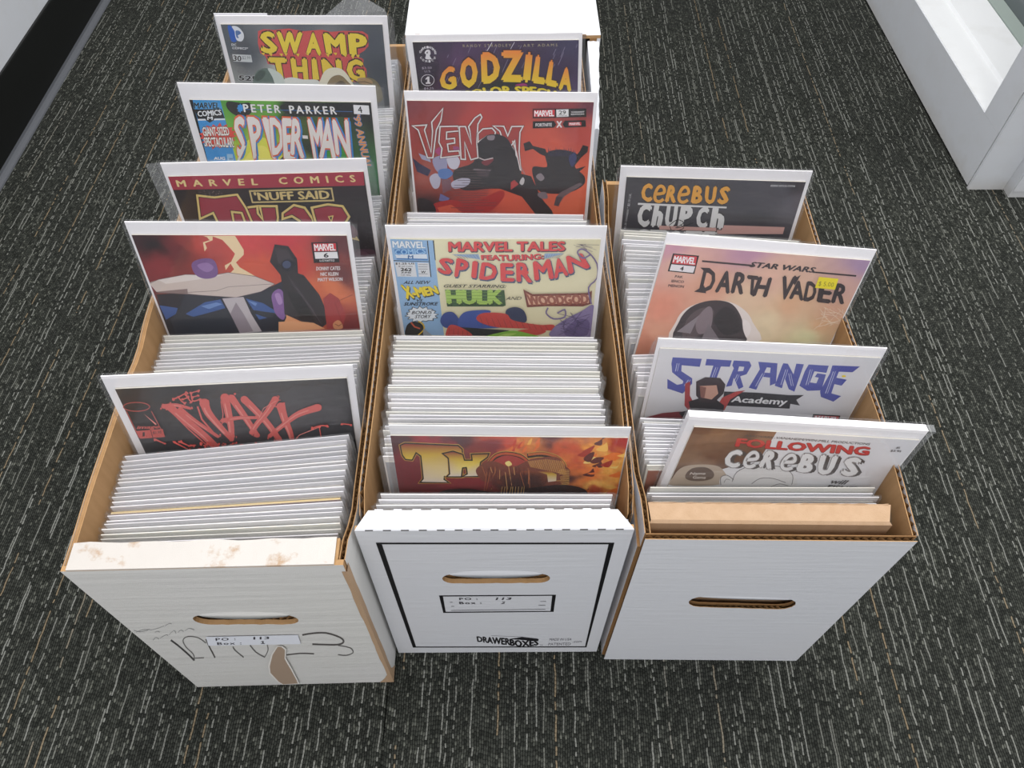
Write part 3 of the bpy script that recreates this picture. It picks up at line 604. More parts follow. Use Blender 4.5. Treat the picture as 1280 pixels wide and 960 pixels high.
['B',[[-0.0815,0.0142,'#33302f'],[-0.0756,0.0287,'#3c302c'],[-0.0074,0.0175,'#454244'],[0.0768,0.0143,'#3d3b3d'],[-0.0004,0.06,'#3a383b'],[0.0798,0.0671,'#343236'],[-0.0684,0.0803,'#2f2d30'],[-0.0739,0.0434,'#2c2828'],[-0.031,0.0227,'#2d2c2e'],[0.035,0.0376,'#4b484a'],[0.0649,0.0527,'#474447']],3.5,0.8,60],
['S','#d4635c',[-533,360,-516,356,-493,351,-468,347,-445,347,-423,353,-400,363,-379,374,-364,381],[-524,308,-508,307,-485,305,-458,304,-433,307,-410,316,-387,330,-367,344,-353,354]],
['P','#d4635c',[-510,336,-518,351,-529,360,-540,359,-547,348,-546,333,-539,318,-527,309,-516,310,-510,320]],
['P','#d4635c',[-348,369,-352,377,-358,382,-365,381,-369,375,-369,367,-365,358,-358,354,-352,354,-348,360]],
['P','#d4635c',[-511,366,-517,377,-524,380,-527,372,-524,359,-517,352,-511,355]],
['P','#d4635c',[-522,308,-526,311,-533,312,-538,309,-536,304,-530,302,-524,304]],
['P','#d4635c',[-532,328,-537,333,-544,333,-548,329,-547,324,-541,321,-534,323]],
['P','#d4635c',[-549,356,-554,367,-560,369,-562,361,-559,349,-553,342,-548,345]],
['P','#d4635c',[-331,362,-336,369,-342,371,-346,365,-344,357,-338,352,-332,354]],
['P','#d4635c',[-345,375,-350,383,-357,385,-361,378,-359,369,-353,364,-346,366]],
['P','#d4635c',[-331,370,-336,379,-343,381,-346,374,-343,364,-337,358,-332,361]],
['S','#e08a80',[-495,335,-469,333,-446,334,-424,341,-401,354],[-493,326,-467,323,-443,324,-420,332,-397,344]],
['S','#d4635c',[-513,374,-501,401,-484,441,-465,486,-445,530,-424,574,-402,619,-381,663,-361,706,-344,751,-327,797,-313,838,-302,868],[-465,316,-453,342,-436,381,-416,425,-396,468,-376,510,-354,554,-332,599,-312,643,-293,689,-275,736,-261,778,-250,806]],
['P','#d4635c',[-461,347,-472,370,-490,384,-507,383,-517,367,-516,342,-505,319,-488,306,-471,307,-461,323]],
['P','#d4635c',[-244,840,-256,867,-275,882,-296,880,-308,861,-308,834,-296,808,-277,793,-257,795,-244,813]],
['P','#d4635c',[-492,325,-498,332,-507,333,-513,327,-510,319,-502,314,-494,317]],
['P','#d4635c',[-467,298,-471,306,-478,308,-481,302,-479,293,-472,288,-467,290]],
['P','#d4635c',[-517,354,-521,358,-529,358,-533,355,-532,350,-526,348,-519,349]],
['P','#d4635c',[-471,343,-475,349,-483,350,-488,345,-486,338,-479,334,-472,336]],
['P','#d4635c',[-261,865,-264,870,-268,871,-271,867,-270,862,-266,859,-262,860]],
['P','#d4635c',[-267,890,-271,898,-277,900,-280,894,-279,884,-273,879,-268,882]],
['P','#d4635c',[-258,819,-262,825,-268,826,-272,821,-270,814,-265,809,-259,812]],
['S','#e08a80',[-473,420,-453,464,-433,508,-413,551,-391,596,-369,641,-350,684,-332,729,-315,776],[-464,409,-445,453,-425,497,-404,540,-383,584,-361,629,-341,673,-323,718,-305,765]],
['S','#d4635c',[-494,411,-421,620,-329,843],[-485,401,-413,610,-320,832]],
['S','#d4635c',[-436,394,-424,418,-406,452,-384,493,-360,536,-330,585,-294,642,-260,695,-236,732],[-406,355,-394,380,-378,416,-358,457,-335,501,-307,551,-272,609,-240,664,-217,702]],
['P','#d4635c',[-403,376,-410,391,-421,400,-433,399,-439,389,-439,373,-432,358,-420,349,-409,350,-402,360]],
['P','#d4635c',[-213,718,-218,729,-226,735,-234,734,-239,727,-240,716,-235,705,-227,699,-219,700,-213,707]],
['P','#d4635c',[-422,381,-426,387,-432,388,-435,383,-433,376,-428,372,-423,374]],
['P','#d4635c',[-393,346,-398,355,-406,357,-409,350,-407,340,-400,334,-394,337]],
['P','#d4635c',[-416,357,-421,362,-429,363,-434,359,-433,353,-426,349,-418,351]],
['P','#d4635c',[-425,370,-430,374,-437,375,-442,371,-441,366,-435,364,-428,365]],
['P','#d4635c',[-223,706,-228,713,-237,714,-242,708,-241,700,-233,695,-225,698]],
['P','#d4635c',[-198,696,-202,705,-208,707,-212,700,-209,690,-204,684,-198,687]],
['P','#d4635c',[-201,716,-204,721,-210,721,-213,718,-212,712,-207,709,-202,711]],
['S','#e08a80',[-400,440,-379,481,-356,524,-327,574,-291,632],[-395,433,-374,474,-351,517,-321,566,-286,624]],
['S','#d4635c',[-272,330,-271,348,-271,376,-268,411,-263,449,-253,486,-240,525,-226,565,-211,606,-195,651,-176,701,-159,747,-146,778],[-203,303,-205,323,-207,349,-208,377,-206,406,-201,439,-192,477,-181,518,-169,561,-156,609,-140,661,-126,709,-116,744]],
['P','#d4635c',[-201,320,-215,350,-237,368,-260,366,-274,345,-273,314,-260,284,-238,266,-215,268,-202,288]],
['P','#d4635c',[-112,763,-119,778,-130,787,-142,786,-150,775,-150,759,-143,744,-132,735,-120,736,-113,747]],
['P','#d4635c',[-217,279,-223,289,-231,290,-236,283,-233,272,-225,266,-218,269]],
['P','#d4635c',[-251,287,-256,296,-265,297,-270,291,-267,281,-260,276,-253,279]],
['P','#d4635c',[-200,300,-203,306,-208,307,-211,302,-209,296,-205,292,-201,294]],
['P','#d4635c',[-198,291,-202,297,-208,299,-211,293,-209,286,-204,282,-199,284]],
['P','#d4635c',[-126,748,-131,753,-140,754,-146,750,-145,744,-137,740,-129,743]],
['P','#d4635c',[-182,820,-188,832,-198,834,-203,825,-200,811,-191,803,-183,807]],
['P','#d4635c',[-139,825,-145,831,-154,831,-160,826,-159,820,-151,816,-142,818]],
['S','#e08a80',[-256,370,-256,402,-252,437,-244,473,-233,512,-221,553,-208,594,-193,641,-176,693],[-243,364,-243,395,-239,427,-232,461,-221,500,-209,540,-196,582,-181,628,-164,679]],
['S','#d4635c',[-300,351,-303,502,-249,690],[-287,346,-290,493,-237,677]],
['S','#d4635c',[-112,272,-113,298,-114,336,-116,379,-118,421,-120,464,-123,510,-125,555,-128,595,-132,632,-137,667,-141,699,-144,721],[-49,256,-52,282,-55,320,-58,364,-62,408,-66,451,-70,498,-74,544,-79,588,-85,628,-92,667,-98,699,-102,721]],
['P','#d4635c',[-48,267,-60,294,-80,310,-100,308,-113,290,-113,262,-101,235,-82,219,-61,220,-49,239]],
['P','#d4635c',[-99,723,-107,743,-122,755,-137,753,-147,739,-148,719,-139,699,-124,688,-109,689,-99,703]],
['P','#d4635c',[-59,305,-64,312,-72,313,-76,308,-75,299,-68,294,-61,297]],
['P','#d4635c',[-89,245,-92,249,-97,250,-100,247,-99,242,-95,240,-90,241]],
['P','#d4635c',[-59,241,-63,245,-71,246,-77,242,-76,238,-69,236,-62,237]],
['P','#d4635c',[-41,290,-47,300,-56,301,-62,294,-59,282,-51,276,-43,279]],
['P','#d4635c',[-85,735,-89,745,-93,747,-95,740,-93,728,-88,721,-85,724]],
['P','#d4635c',[-138,694,-143,702,-151,704,-156,697,-154,688,-147,683,-140,685]],
['P','#d4635c',[-133,777,-138,784,-146,785,-151,779,-149,772,-142,767,-135,770]],
['S','#e08a80',[-100,334,-103,377,-106,420,-109,463,-112,509,-116,555,-120,596,-125,635,-130,672],[-89,331,-91,374,-94,417,-97,460,-101,507,-104,552,-108,594,-113,634,-119,671]],
['S','#d4635c',[-59,294,-51,325,-39,371,-26,421,-14,467,-4,508,5,547,14,585,23,621,31,656,40,691,47,720,52,740],[-9,251,-1,283,9,329,21,381,32,428,41,470,49,511,56,550,63,587,70,623,77,659,83,689,87,711]],
['P','#d4635c',[-6,275,-16,298,-33,312,-50,310,-61,294,-62,270,-52,247,-35,234,-18,235,-7,251]],
['P','#d4635c',[91,728,84,744,71,754,58,753,49,741,49,724,56,707,68,697,81,699,90,710]],
['P','#d4635c',[-51,307,-56,316,-63,318,-66,311,-64,300,-58,294,-52,297]],
['P','#d4635c',[-31,243,-36,253,-43,255,-47,248,-44,237,-38,231,-32,233]],
['P','#d4635c',[-53,300,-59,309,-68,311,-73,304,-71,293,-63,287,-55,290]],
['P','#d4635c',[7,228,2,238,-6,240,-10,232,-8,221,-1,215,6,218]],
['P','#d4635c',[46,699,42,707,37,708,33,702,35,693,40,687,45,690]],
['P','#d4635c',[74,723,70,727,61,727,55,724,56,719,63,717,71,719]],
['P','#d4635c',[49,683,46,687,41,688,38,685,39,679,43,677,47,678]],
['S','#e08a80',[-28,357,-15,408,-4,455,5,496,14,537,22,575,30,612,37,648,45,682],[-19,349,-6,400,5,447,15,489,23,529,31,567,39,604,47,639,54,674]],
['S','#d4635c',[-149,550,-125,544,-92,536,-55,527,-20,522,17,522,58,524,94,527,120,528],[-144,496,-121,493,-88,487,-50,482,-14,480,24,482,65,488,101,493,126,498]],
['P','#d4635c',[-128,525,-135,541,-146,550,-158,549,-165,538,-165,521,-158,505,-147,496,-135,497,-128,508]],
['P','#d4635c',[134,514,130,523,124,528,117,527,112,521,112,512,115,503,122,498,129,499,133,505]],
['P','#d4635c',[-123,549,-127,557,-132,558,-134,552,-132,544,-128,538,-124,541]],
['P','#d4635c',[-146,511,-150,519,-156,521,-160,514,-158,504,-152,499,-146,501]],
['P','#d4635c',[-135,515,-138,521,-143,522,-146,517,-145,510,-140,506,-135,508]],
['P','#d4635c',[-156,526,-161,532,-169,534,-174,528,-172,521,-165,516,-158,519]],
['P','#d4635c',[113,491,109,499,103,501,99,494,101,485,107,479,112,482]],
['P','#d4635c',[147,507,142,516,134,517,128,510,130,501,138,495,145,498]],
['P','#d4635c',[129,505,124,514,117,516,113,509,115,498,121,492,128,495]],
['S','#e08a80',[-96,518,-59,512,-23,508,14,509,55,513],[-95,509,-58,502,-22,498,16,499,56,503]],
['S','#d4635c',[31,319,43,346,60,385,80,429,97,470,112,505,126,539,139,573,152,611,166,658,180,712,194,763,203,799],[77,264,89,292,106,332,124,377,141,419,155,455,169,491,182,528,195,568,209,618,223,674,235,726,244,762]],
['P','#d4635c',[82,294,72,317,56,331,38,329,27,314,26,289,36,266,53,253,70,254,81,270]],
['P','#d4635c',[249,783,241,803,226,815,210,813,200,799,198,778,206,758,221,747,236,748,247,762]],
['P','#d4635c',[52,311,48,316,42,317,38,312,39,306,44,303,50,305]],
['P','#d4635c',[58,311,55,318,50,319,48,314,49,307,54,302,57,304]],
['P','#d4635c',[52,329,47,335,38,336,32,331,33,324,41,320,49,322]],
['P','#d4635c',[84,323,80,330,74,331,71,326,73,318,78,313,83,315]],
['P','#d4635c',[198,813,193,825,185,827,180,818,182,805,189,798,197,801]],
['P','#d4635c',[253,802,248,811,239,812,234,805,235,795,243,790,251,793]],
['P','#d4635c',[196,788,194,793,189,794,187,790,187,784,191,781,195,782]],
['S','#e08a80',[70,367,89,411,106,453,121,489,134,523,147,559,160,598,174,646,188,701],[79,357,98,401,115,443,129,479,143,513,156,549,169,589,183,637,198,693]],
['S','#d4635c',[257,287,244,311,226,344,206,380,184,416,161,451,134,489,106,527,82,562,63,594,46,624,33,649,24,667],[292,331,279,353,260,385,237,423,213,461,187,498,158,536,130,572,107,604,89,632,73,659,59,682,49,698]],
['P','#d4635c',[301,311,293,333,277,346,260,345,249,330,247,307,256,285,272,272,288,273,300,288]],
['P','#d4635c',[58,684,51,701,38,711,25,709,17,698,16,681,23,664,35,655,48,656,57,667]],
['P','#d4635c',[305,269,302,273,298,274,295,271,296,266,299,263,304,264]],
['P','#d4635c',[310,282,306,292,302,294,300,287,302,276,306,269,310,272]],
['P','#d4635c',[252,339,247,349,239,351,234,344,236,332,243,326,250,329]],
['P','#d4635c',[314,319,310,323,301,323,295,320,296,316,303,313,311,315]],
['P','#d4635c',[65,686,61,691,52,691,47,687,48,682,55,679,62,681]],
['P','#d4635c',[52,729,49,735,44,736,41,731,43,724,47,719,51,722]],
['P','#d4635c',[42,717,38,722,33,723,29,719,30,712,35,709,40,711]],
['S','#e08a80',[232,364,210,401,188,437,163,473,135,511,107,548,84,581,64,612,48,641],[238,372,216,409,193,446,168,483,140,521,113,558,89,591,70,621,54,649]],
['S','#d4635c',[271,403,273,430,275,470,277,517,281,562,286,604,292,645,298,684,302,718,305,750,306,781,307,808,307,827],[335,382,334,410,334,450,334,495,335,537,337,577,341,618,344,660,346,699,346,737,345,771,343,799,341,819]],
['P','#d4635c',[337,395,327,423,307,440,285,438,271,419,269,389,280,361,300,345,321,347,335,366]],
['P','#d4635c',[344,825,338,841,327,850,314,849,306,838,305,821,311,806,322,797,334,798,342,809]],
['P','#d4635c',[289,405,284,411,276,412,270,407,272,400,279,395,286,398]],
['P','#d4635c',[301,380,297,386,291,388,287,383,288,375,294,370,299,372]],
['P','#d4635c',[278,390,273,397,263,398,257,392,258,385,266,380,275,383]],
['P','#d4635c',[340,355,335,364,327,366,322,359,324,348,331,342,338,345]],
['P','#d4635c',[348,828,344,837,336,839,332,832,333,821,340,815,346,818]],
['P','#d4635c',[373,781,369,792,364,794,361,786,363,775,368,768,372,771]],
['P','#d4635c',[370,830,366,840,359,842,354,834,356,823,362,816,369,819]],
['S','#e08a80',[289,467,290,513,292,556,295,598,300,639,305,679,308,716,309,750,309,782],[300,463,301,508,303,551,307,591,312,633,317,673,320,711,321,746,321,779]],
['S','#d4635c',[570,383,543,394,505,410,463,429,424,450,394,472,367,496,341,522,312,552,274,592,229,639,188,684,159,715],[575,465,548,474,510,486,469,501,434,517,407,533,383,552,357,574,328,601,289,638,243,683,201,725,172,754]],
['P','#d4635c',[602,426,593,451,577,465,558,464,545,447,543,422,552,397,568,383,586,385,599,401]],
['P','#d4635c',[183,736,177,750,167,758,156,757,149,747,148,733,154,719,164,711,175,712,182,722]],
['P','#d4635c',[558,399,554,407,549,409,546,403,547,394,552,388,556,391]],
['P','#d4635c',[571,397,566,408,558,410,553,401,554,389,561,382,569,385]],
['P','#d4635c',[562,444,558,455,551,457,547,449,549,437,554,430,560,433]],
['P','#d4635c',[588,402,585,405,580,406,576,403,576,398,581,396,586,397]],
['P','#d4635c',[172,722,169,729,163,730,160,725,161,717,166,713,171,715]],
['P','#d4635c',[153,764,148,776,143,779,141,770,143,756,148,747,153,751]],
['P','#d4635c',[170,746,165,757,158,759,154,751,156,738,163,731,169,735]],
['S','#e08a80',[499,444,457,461,420,479,390,499,365,521,339,545,309,574,270,612,225,658],[500,459,458,475,422,494,393,513,368,534,343,558,313,587,274,625,230,671]],
['S','#d4635c',[-117,291,-132,436,-164,559],[-110,290,-124,436,-157,561]],
['S','#e08a80',[279,318,173,396,122,506],[281,325,175,402,126,510]],
['S','#d4635c',[-441,254,-433,250,-420,244,-405,236,-390,228,-374,217,-356,204,-339,192,-328,184],[-441,237,-432,233,-420,228,-405,221,-391,214,-375,204,-357,193,-341,181,-329,174]],
['P','#d4635c',[-435,246,-438,251,-442,254,-446,254,-448,250,-448,245,-445,240,-441,236,-437,237,-435,240]],
['P','#d4635c',[-324,179,-326,183,-329,185,-331,184,-333,182,-333,179,-331,175,-329,173,-326,174,-324,176]],
['P','#d4635c',[-429,248,-434,256,-441,258,-444,252,-442,242,-435,236,-430,239]],
['P','#d4635c',[-426,244,-432,255,-440,257,-444,249,-441,237,-434,230,-427,234]],
['P','#d4635c',[-435,240,-439,248,-444,250,-447,244,-444,234,-439,228,-435,231]],
['P','#d4635c',[-432,257,-437,262,-445,262,-450,258,-449,252,-441,249,-434,251]],
['P','#d4635c',[-327,174,-331,182,-336,184,-338,178,-336,168,-331,162,-327,165]],
['P','#d4635c',[-319,189,-323,198,-329,200,-331,193,-329,182,-323,176,-319,179]],
['P','#d4635c',[-323,178,-327,182,-334,182,-340,179,-338,174,-332,172,-325,173]],
['S','#d4635c',[-403,224,-401,233,-398,247,-395,261,-392,273,-387,283,-382,290,-378,296,-375,300],[-393,217,-392,226,-389,239,-386,253,-383,264,-379,272,-375,278,-370,284,-367,288]],
['P','#d4635c',[-393,221,-395,225,-398,227,-401,227,-403,224,-403,220,-401,216,-398,214,-395,214,-393,217]],
['P','#d4635c',[-366,294,-368,298,-371,301,-374,300,-376,298,-376,293,-374,289,-371,287,-368,287,-366,290]],
['P','#d4635c',[-398,226,-402,232,-408,233,-411,229,-409,222,-404,218,-399,220]],
['P','#d4635c',[-393,224,-396,230,-401,231,-403,227,-401,220,-397,216,-393,218]],
['P','#d4635c',[-393,221,-397,228,-402,230,-405,224,-403,215,-398,210,-393,213]],
['P','#d4635c',[-384,220,-388,224,-395,225,-399,221,-398,216,-392,213,-386,215]],
['P','#d4635c',[-369,297,-374,307,-379,309,-380,302,-378,290,-373,284,-369,287]],
['P','#d4635c',[-354,288,-360,294,-368,295,-374,290,-372,283,-365,279,-357,282]],
['P','#d4635c',[-363,299,-367,308,-373,309,-375,303,-373,293,-367,288,-363,290]],
['S','#d4635c',[-346,205,-344,214,-341,227,-338,241,-335,253,-333,264,-331,274,-330,283,-329,289],[-337,197,-335,206,-332,219,-329,233,-326,246,-324,256,-322,267,-320,276,-319,282]],
['P','#d4635c',[-337,202,-338,206,-341,208,-344,208,-346,205,-346,201,-344,197,-341,195,-338,195,-336,198]],
['P','#d4635c',[-319,286,-321,290,-324,293,-327,292,-329,289,-329,285,-327,281,-324,279,-321,279,-319,282]],
['P','#d4635c',[-335,207,-339,216,-345,218,-347,211,-345,201,-339,195,-335,198]],
['P','#d4635c',[-329,205,-333,209,-339,210,-344,207,-343,202,-337,199,-331,201]],
['P','#d4635c',[-332,200,-338,208,-345,209,-350,203,-347,194,-340,188,-333,191]],
['P','#d4635c',[-331,197,-336,205,-343,206,-348,200,-345,191,-339,186,-332,188]],
['P','#d4635c',[-321,293,-325,297,-333,298,-338,294,-336,289,-330,286,-323,288]],
['P','#d4635c',[-311,281,-315,289,-321,291,-324,285,-322,275,-316,269,-311,271]],
['P','#d4635c',[-315,287,-319,294,-327,295,-331,290,-329,282,-323,278,-316,280]],
['S','#d4635c',[-375,257,-365,252,-350,245,-335,238,-325,233],[-376,244,-365,239,-350,232,-335,225,-325,220]],
['P','#d4635c',[-371,251,-373,255,-376,257,-379,257,-380,254,-380,250,-378,246,-375,244,-372,244,-371,247]],
['P','#d4635c',[-320,227,-322,231,-325,233,-328,233,-330,230,-330,226,-328,222,-325,219,-322,220,-320,222]],
['P','#d4635c',[-372,245,-376,254,-380,256,-382,250,-380,240,-375,234,-371,236]],
['P','#d4635c',[-364,252,-369,258,-376,259,-381,254,-380,247,-373,244,-366,246]],
['P','#d4635c',[-368,249,-373,253,-381,253,-387,250,-386,246,-379,243,-371,245]],
['P','#d4635c',[-366,247,-370,253,-378,254,-383,249,-382,242,-375,238,-367,241]],
['P','#d4635c',[-319,225,-324,234,-331,236,-335,229,-332,219,-326,213,-320,216]],
['P','#d4635c',[-323,232,-326,238,-331,239,-333,235,-332,228,-328,225,-324,226]],
['P','#d4635c',[-319,220,-325,229,-333,230,-338,224,-335,214,-328,208,-321,211]],
['S','#d4635c',[-305,187,-307,204,-311,230,-313,257,-310,277,-297,281,-280,275,-264,267,-254,262],[-296,185,-298,202,-301,228,-303,252,-301,264,-294,266,-280,261,-265,254,-254,249]],
['P','#d4635c',[-296,186,-298,190,-301,192,-304,192,-305,190,-305,185,-303,181,-300,179,-297,179,-296,182]],
['P','#d4635c',[-249,256,-250,260,-254,262,-257,262,-259,259,-259,255,-257,251,-254,249,-251,249,-249,252]],
['P','#d4635c',[-296,181,-301,190,-307,191,-310,185,-308,175,-302,169,-297,172]],
['P','#d4635c',[-290,191,-294,195,-301,196,-305,192,-304,187,-298,184,-292,186]],
['P','#d4635c',[-293,181,-298,189,-304,190,-308,184,-306,176,-300,171,-294,173]],
['P','#d4635c',[-294,182,-298,186,-306,186,-312,183,-311,179,-304,176,-297,178]],
['P','#d4635c',[-242,263,-247,269,-256,270,-261,265,-260,258,-252,254,-244,256]],
['P','#d4635c',[-245,257,-251,268,-258,270,-262,262,-260,250,-252,243,-246,246]],
['P','#d4635c',[-241,253,-246,260,-255,261,-260,256,-258,248,-251,243,-243,245]],
['S','#d4635c',[-300,187,-288,183,-271,177,-255,172,-243,168],[-299,176,-288,172,-271,166,-254,160,-243,157]],
['P','#d4635c',[-295,181,-297,185,-299,187,-302,187,-303,184,-303,181,-302,178,-299,176,-297,176,-295,178]],
['P','#d4635c',[-239,163,-240,166,-243,168,-246,168,-247,165,-247,162,-246,159,-243,157,-240,157,-239,159]],
['P','#d4635c',[-295,185,-299,194,-303,196,-304,189,-302,179,-297,173,-294,175]],
['P','#d4635c',[-290,182,-295,188,-301,190,-305,185,-304,177,-297,173,-291,175]],
['P','#d4635c',[-298,182,-301,189,-306,190,-308,185,-306,177,-302,172,-298,174]],
['P','#d4635c',[-290,181,-295,191,-303,193,-306,186,-303,174,-296,167,-291,170]],
['P','#d4635c',[-229,158,-234,166,-242,167,-247,161,-245,152,-238,147,-230,150]],
['P','#d4635c',[-241,160,-245,164,-250,165,-253,162,-252,157,-247,155,-243,156]],
['P','#d4635c',[-238,169,-242,178,-248,180,-251,173,-248,162,-243,156,-238,159]],
['S','#d4635c',[-303,234,-293,230,-279,226,-265,221,-255,218],[-303,222,-293,219,-278,215,-264,210,-254,207]],
['P','#d4635c',[-299,228,-300,232,-303,233,-305,233,-307,231,-307,228,-305,224,-303,222,-300,222,-299,225]],
['P','#d4635c',[-250,213,-252,216,-255,218,-257,218,-259,216,-259,212,-257,209,-255,207,-252,207,-250,210]],
['P','#d4635c',[-290,224,-296,231,-304,233,-309,227,-307,218,-300,213,-292,215]],
['P','#d4635c',[-290,232,-295,238,-303,239,-308,234,-306,227,-299,223,-292,226]],
['P','#d4635c',[-292,235,-297,241,-305,242,-311,237,-309,230,-301,225,-294,228]],
['P','#d4635c',[-295,228,-298,232,-303,233,-305,230,-304,225,-300,223,-296,224]],
['P','#d4635c',[-253,209,-256,216,-261,217,-264,212,-262,204,-257,199,-253,201]],
['P','#d4635c',[-246,214,-250,222,-257,224,-260,218,-258,208,-252,203,-247,205]],
['P','#d4635c',[-248,213,-252,219,-260,220,-265,215,-264,208,-257,204,-250,206]],
['S','#b8524c',[-621,307,-628,319,-642,330,-662,339,-687,344,-714,345,-740,342,-763,335,-781,324,-792,312,-796,299,-792,288,-782,277,-765,266,-742,259,-716,256,-689,257,-665,262,-644,271,-629,283,-622,296,-621,307],[-615,308,-625,325,-641,339,-663,348,-689,354,-717,355,-743,352,-767,344,-786,333,-798,319,-802,302,-797,284,-783,269,-764,257,-740,250,-714,247,-687,248,-661,253,-640,262,-624,274,-615,290,-615,308]],
['S','#b8524c',[-794,346,-793,661],[-787,342,-786,657]],
['S','#b8524c',[-623,360,-607,665],[-617,356,-601,661]],
['P','#e08a80',[-681,380,-622,507,-633,519]],
['P','#c4574f',[-788,576,-595,568,-605,666,-786,670]],
['T','image','#c4574f',[-768,517,-607,521],[-782,566,-620,571],[0.0375,0],0.2,1.0],
['T','1','#3a2a2a',[-747,595,-731,592],[-761,646,-745,642],[0.0375,0],0,1.0],
['T','$1.95','#3a2a2a',[-672,592,-609,587],[-682,627,-618,623],[0.015,0],0,1.0],
['S','#3a2a2a',[-686,576,-695,669],[-681,575,-690,667]],
['S','#d4635c',[-683,700,-672,710,-655,727,-637,743,-625,754],[-673,681,-663,694,-647,713,-631,731,-621,744]],
['P','#d4635c',[-672,691,-675,697,-679,701,-683,700,-685,696,-685,690,-682,684,-678,681,-674,681,-671,685]],
['P','#d4635c',[-619,749,-621,752,-623,754,-625,754,-627,752,-627,749,-625,746,-623,744,-621,744,-619,746]],
['P','#d4635c',[-677,701,-683,707,-691,709,-696,703,-693,695,-686,691,-679,693]],
['P','#d4635c',[-673,692,-677,697,-684,698,-689,694,-687,687,-681,684,-674,686]],
['P','#d4635c',[-676,683,-680,688,-689,689,-694,685,-693,679,-685,676,-678,678]],
['P','#d4635c',[-671,683,-675,689,-680,690,-683,685,-681,679,-677,676,-672,678]],
['P','#d4635c',[-618,741,-621,746,-625,747,-628,743,-626,737,-622,734,-618,736]],
['P','#d4635c',[-624,749,-627,753,-631,754,-634,750,-633,746,-628,743,-624,744]],
['P','#d4635c',[-614,748,-619,752,-627,752,-632,748,-631,743,-624,741,-617,743]],
['S','#d4635c',[-558,743,-541,763,-515,792,-490,822,-472,842],[-548,725,-532,747,-508,779,-484,810,-467,833]],
['P','#d4635c',[-546,735,-549,741,-553,744,-558,744,-560,740,-560,734,-557,728,-553,724,-548,725,-546,729]],
['P','#d4635c',[-466,838,-467,841,-470,843,-472,842,-473,840,-473,837,-472,834,-470,832,-467,832,-466,834]],
['P','#d4635c',[-549,732,-554,744,-559,746,-560,738,-557,725,-551,717,-548,720]],
['P','#d4635c',[-548,724,-552,730,-559,730,-563,726,-561,720,-555,717,-549,719]],
['P','#d4635c',[-544,731,-548,736,-552,736,-555,733,-554,728,-550,725,-545,726]],
['P','#d4635c',[-538,730,-544,738,-552,739,-557,733,-555,724,-547,719,-540,722]],
['P','#d4635c',[-455,834,-458,840,-464,841,-467,836,-466,829,-460,825,-455,827]],
['P','#d4635c',[-458,842,-462,847,-468,847,-472,843,-470,838,-465,835,-459,837]],
['P','#d4635c',[-461,851,-465,855,-472,855,-478,851,-476,847,-470,844,-463,846]],
['S','#d4635c',[-513,743,-501,753,-484,770,-466,786,-454,797],[-504,724,-493,737,-476,756,-460,775,-449,788]],
['P','#d4635c',[-502,734,-504,740,-509,743,-513,743,-515,739,-515,733,-512,727,-508,723,-504,723,-501,728]],
['P','#d4635c',[-447,793,-449,796,-451,798,-453,798,-455,795,-455,792,-453,789,-451,787,-449,788,-447,790]],
['P','#d4635c',[-508,723,-512,727,-517,728,-520,724,-519,719,-514,717,-509,718]],
['P','#d4635c',[-507,737,-512,743,-521,743,-527,739,-525,732,-518,729,-509,731]],
['P','#d4635c',[-490,734,-497,746,-506,748,-510,739,-507,726,-499,719,-491,722]],
['P','#d4635c',[-491,723,-496,732,-502,733,-505,727,-503,717,-497,711,-492,714]],
['P','#d4635c',[-434,784,-439,795,-446,797,-448,789,-445,776,-439,769,-434,772]],
['P','#d4635c',[-450,790,-455,799,-462,801,-465,794,-462,783,-456,777,-451,780]],
['P','#d4635c',[-432,786,-438,796,-447,798,-451,790,-449,779,-441,772,-433,775]],
['S','#d4635c',[-704,878,-696,877,-684,877,-672,877,-664,876],[-698,856,-691,858,-680,861,-668,863,-661,865]],
['P','#d4635c',[-694,867,-697,874,-702,877,-706,877,-708,873,-708,866,-705,860,-701,856,-696,857,-694,861]],
['P','#d4635c',[-659,871,-660,874,-662,876,-665,876,-666,874,-666,870,-665,867,-662,865,-660,866,-658,868]],
['P','#d4635c',[-685,870,-691,877,-700,878,-706,872,-704,864,-696,859,-687,862]],
['P','#d4635c',[-691,861,-697,868,-706,870,-711,863,-708,854,-700,849,-693,852]],
['P','#d4635c',[-694,859,-700,868,-708,869,-713,862,-710,852,-702,846,-695,849]],
['P','#d4635c',[-689,865,-693,870,-700,871,-705,867,-703,860,-697,857,-691,859]],
['P','#d4635c',[-648,859,-653,870,-661,872,-664,864,-661,852,-654,845,-648,849]],
['P','#d4635c',[-650,861,-656,872,-662,875,-664,866,-660,854,-654,846,-650,850]],
['P','#d4635c',[-652,882,-658,889,-667,891,-673,884,-670,875,-662,870,-654,873]],
['P','#d4635c',[-182,852,-170,842,-151,830,-129,820,-110,817,-96,825,-83,839,-70,854,-53,864,-31,866,-4,863,23,860,46,860,68,865,91,872,107,880,107,886,88,890,52,893,11,895,-26,895,-61,892,-97,888,-129,882,-154,877,-170,871,-180,865,-184,859]],
['P','#d4635c',[98,873,94,880,88,882,84,876,86,868,91,863,97,865]],
['P','#d4635c',[-414,789,-420,793,-432,793,-441,789,-439,783,-429,781,-418,783]],
['P','#d4635c',[-104,788,-107,798,-111,800,-113,793,-111,782,-107,776,-104,779]],
['P','#d4635c',[-309,762,-313,772,-318,774,-320,767,-317,756,-313,750,-309,753]],
['P','#d4635c',[-90,780,-94,792,-100,794,-102,785,-99,772,-94,764,-90,767]],
['P','#d4635c',[-331,813,-336,824,-343,826,-347,818,-344,806,-337,799,-331,802]],
['P','#d4635c',[-90,861,-94,866,-102,867,-108,862,-107,856,-100,852,-92,854]],
['P','#d4635c',[-342,762,-348,767,-358,767,-366,763,-365,757,-356,755,-346,757]],
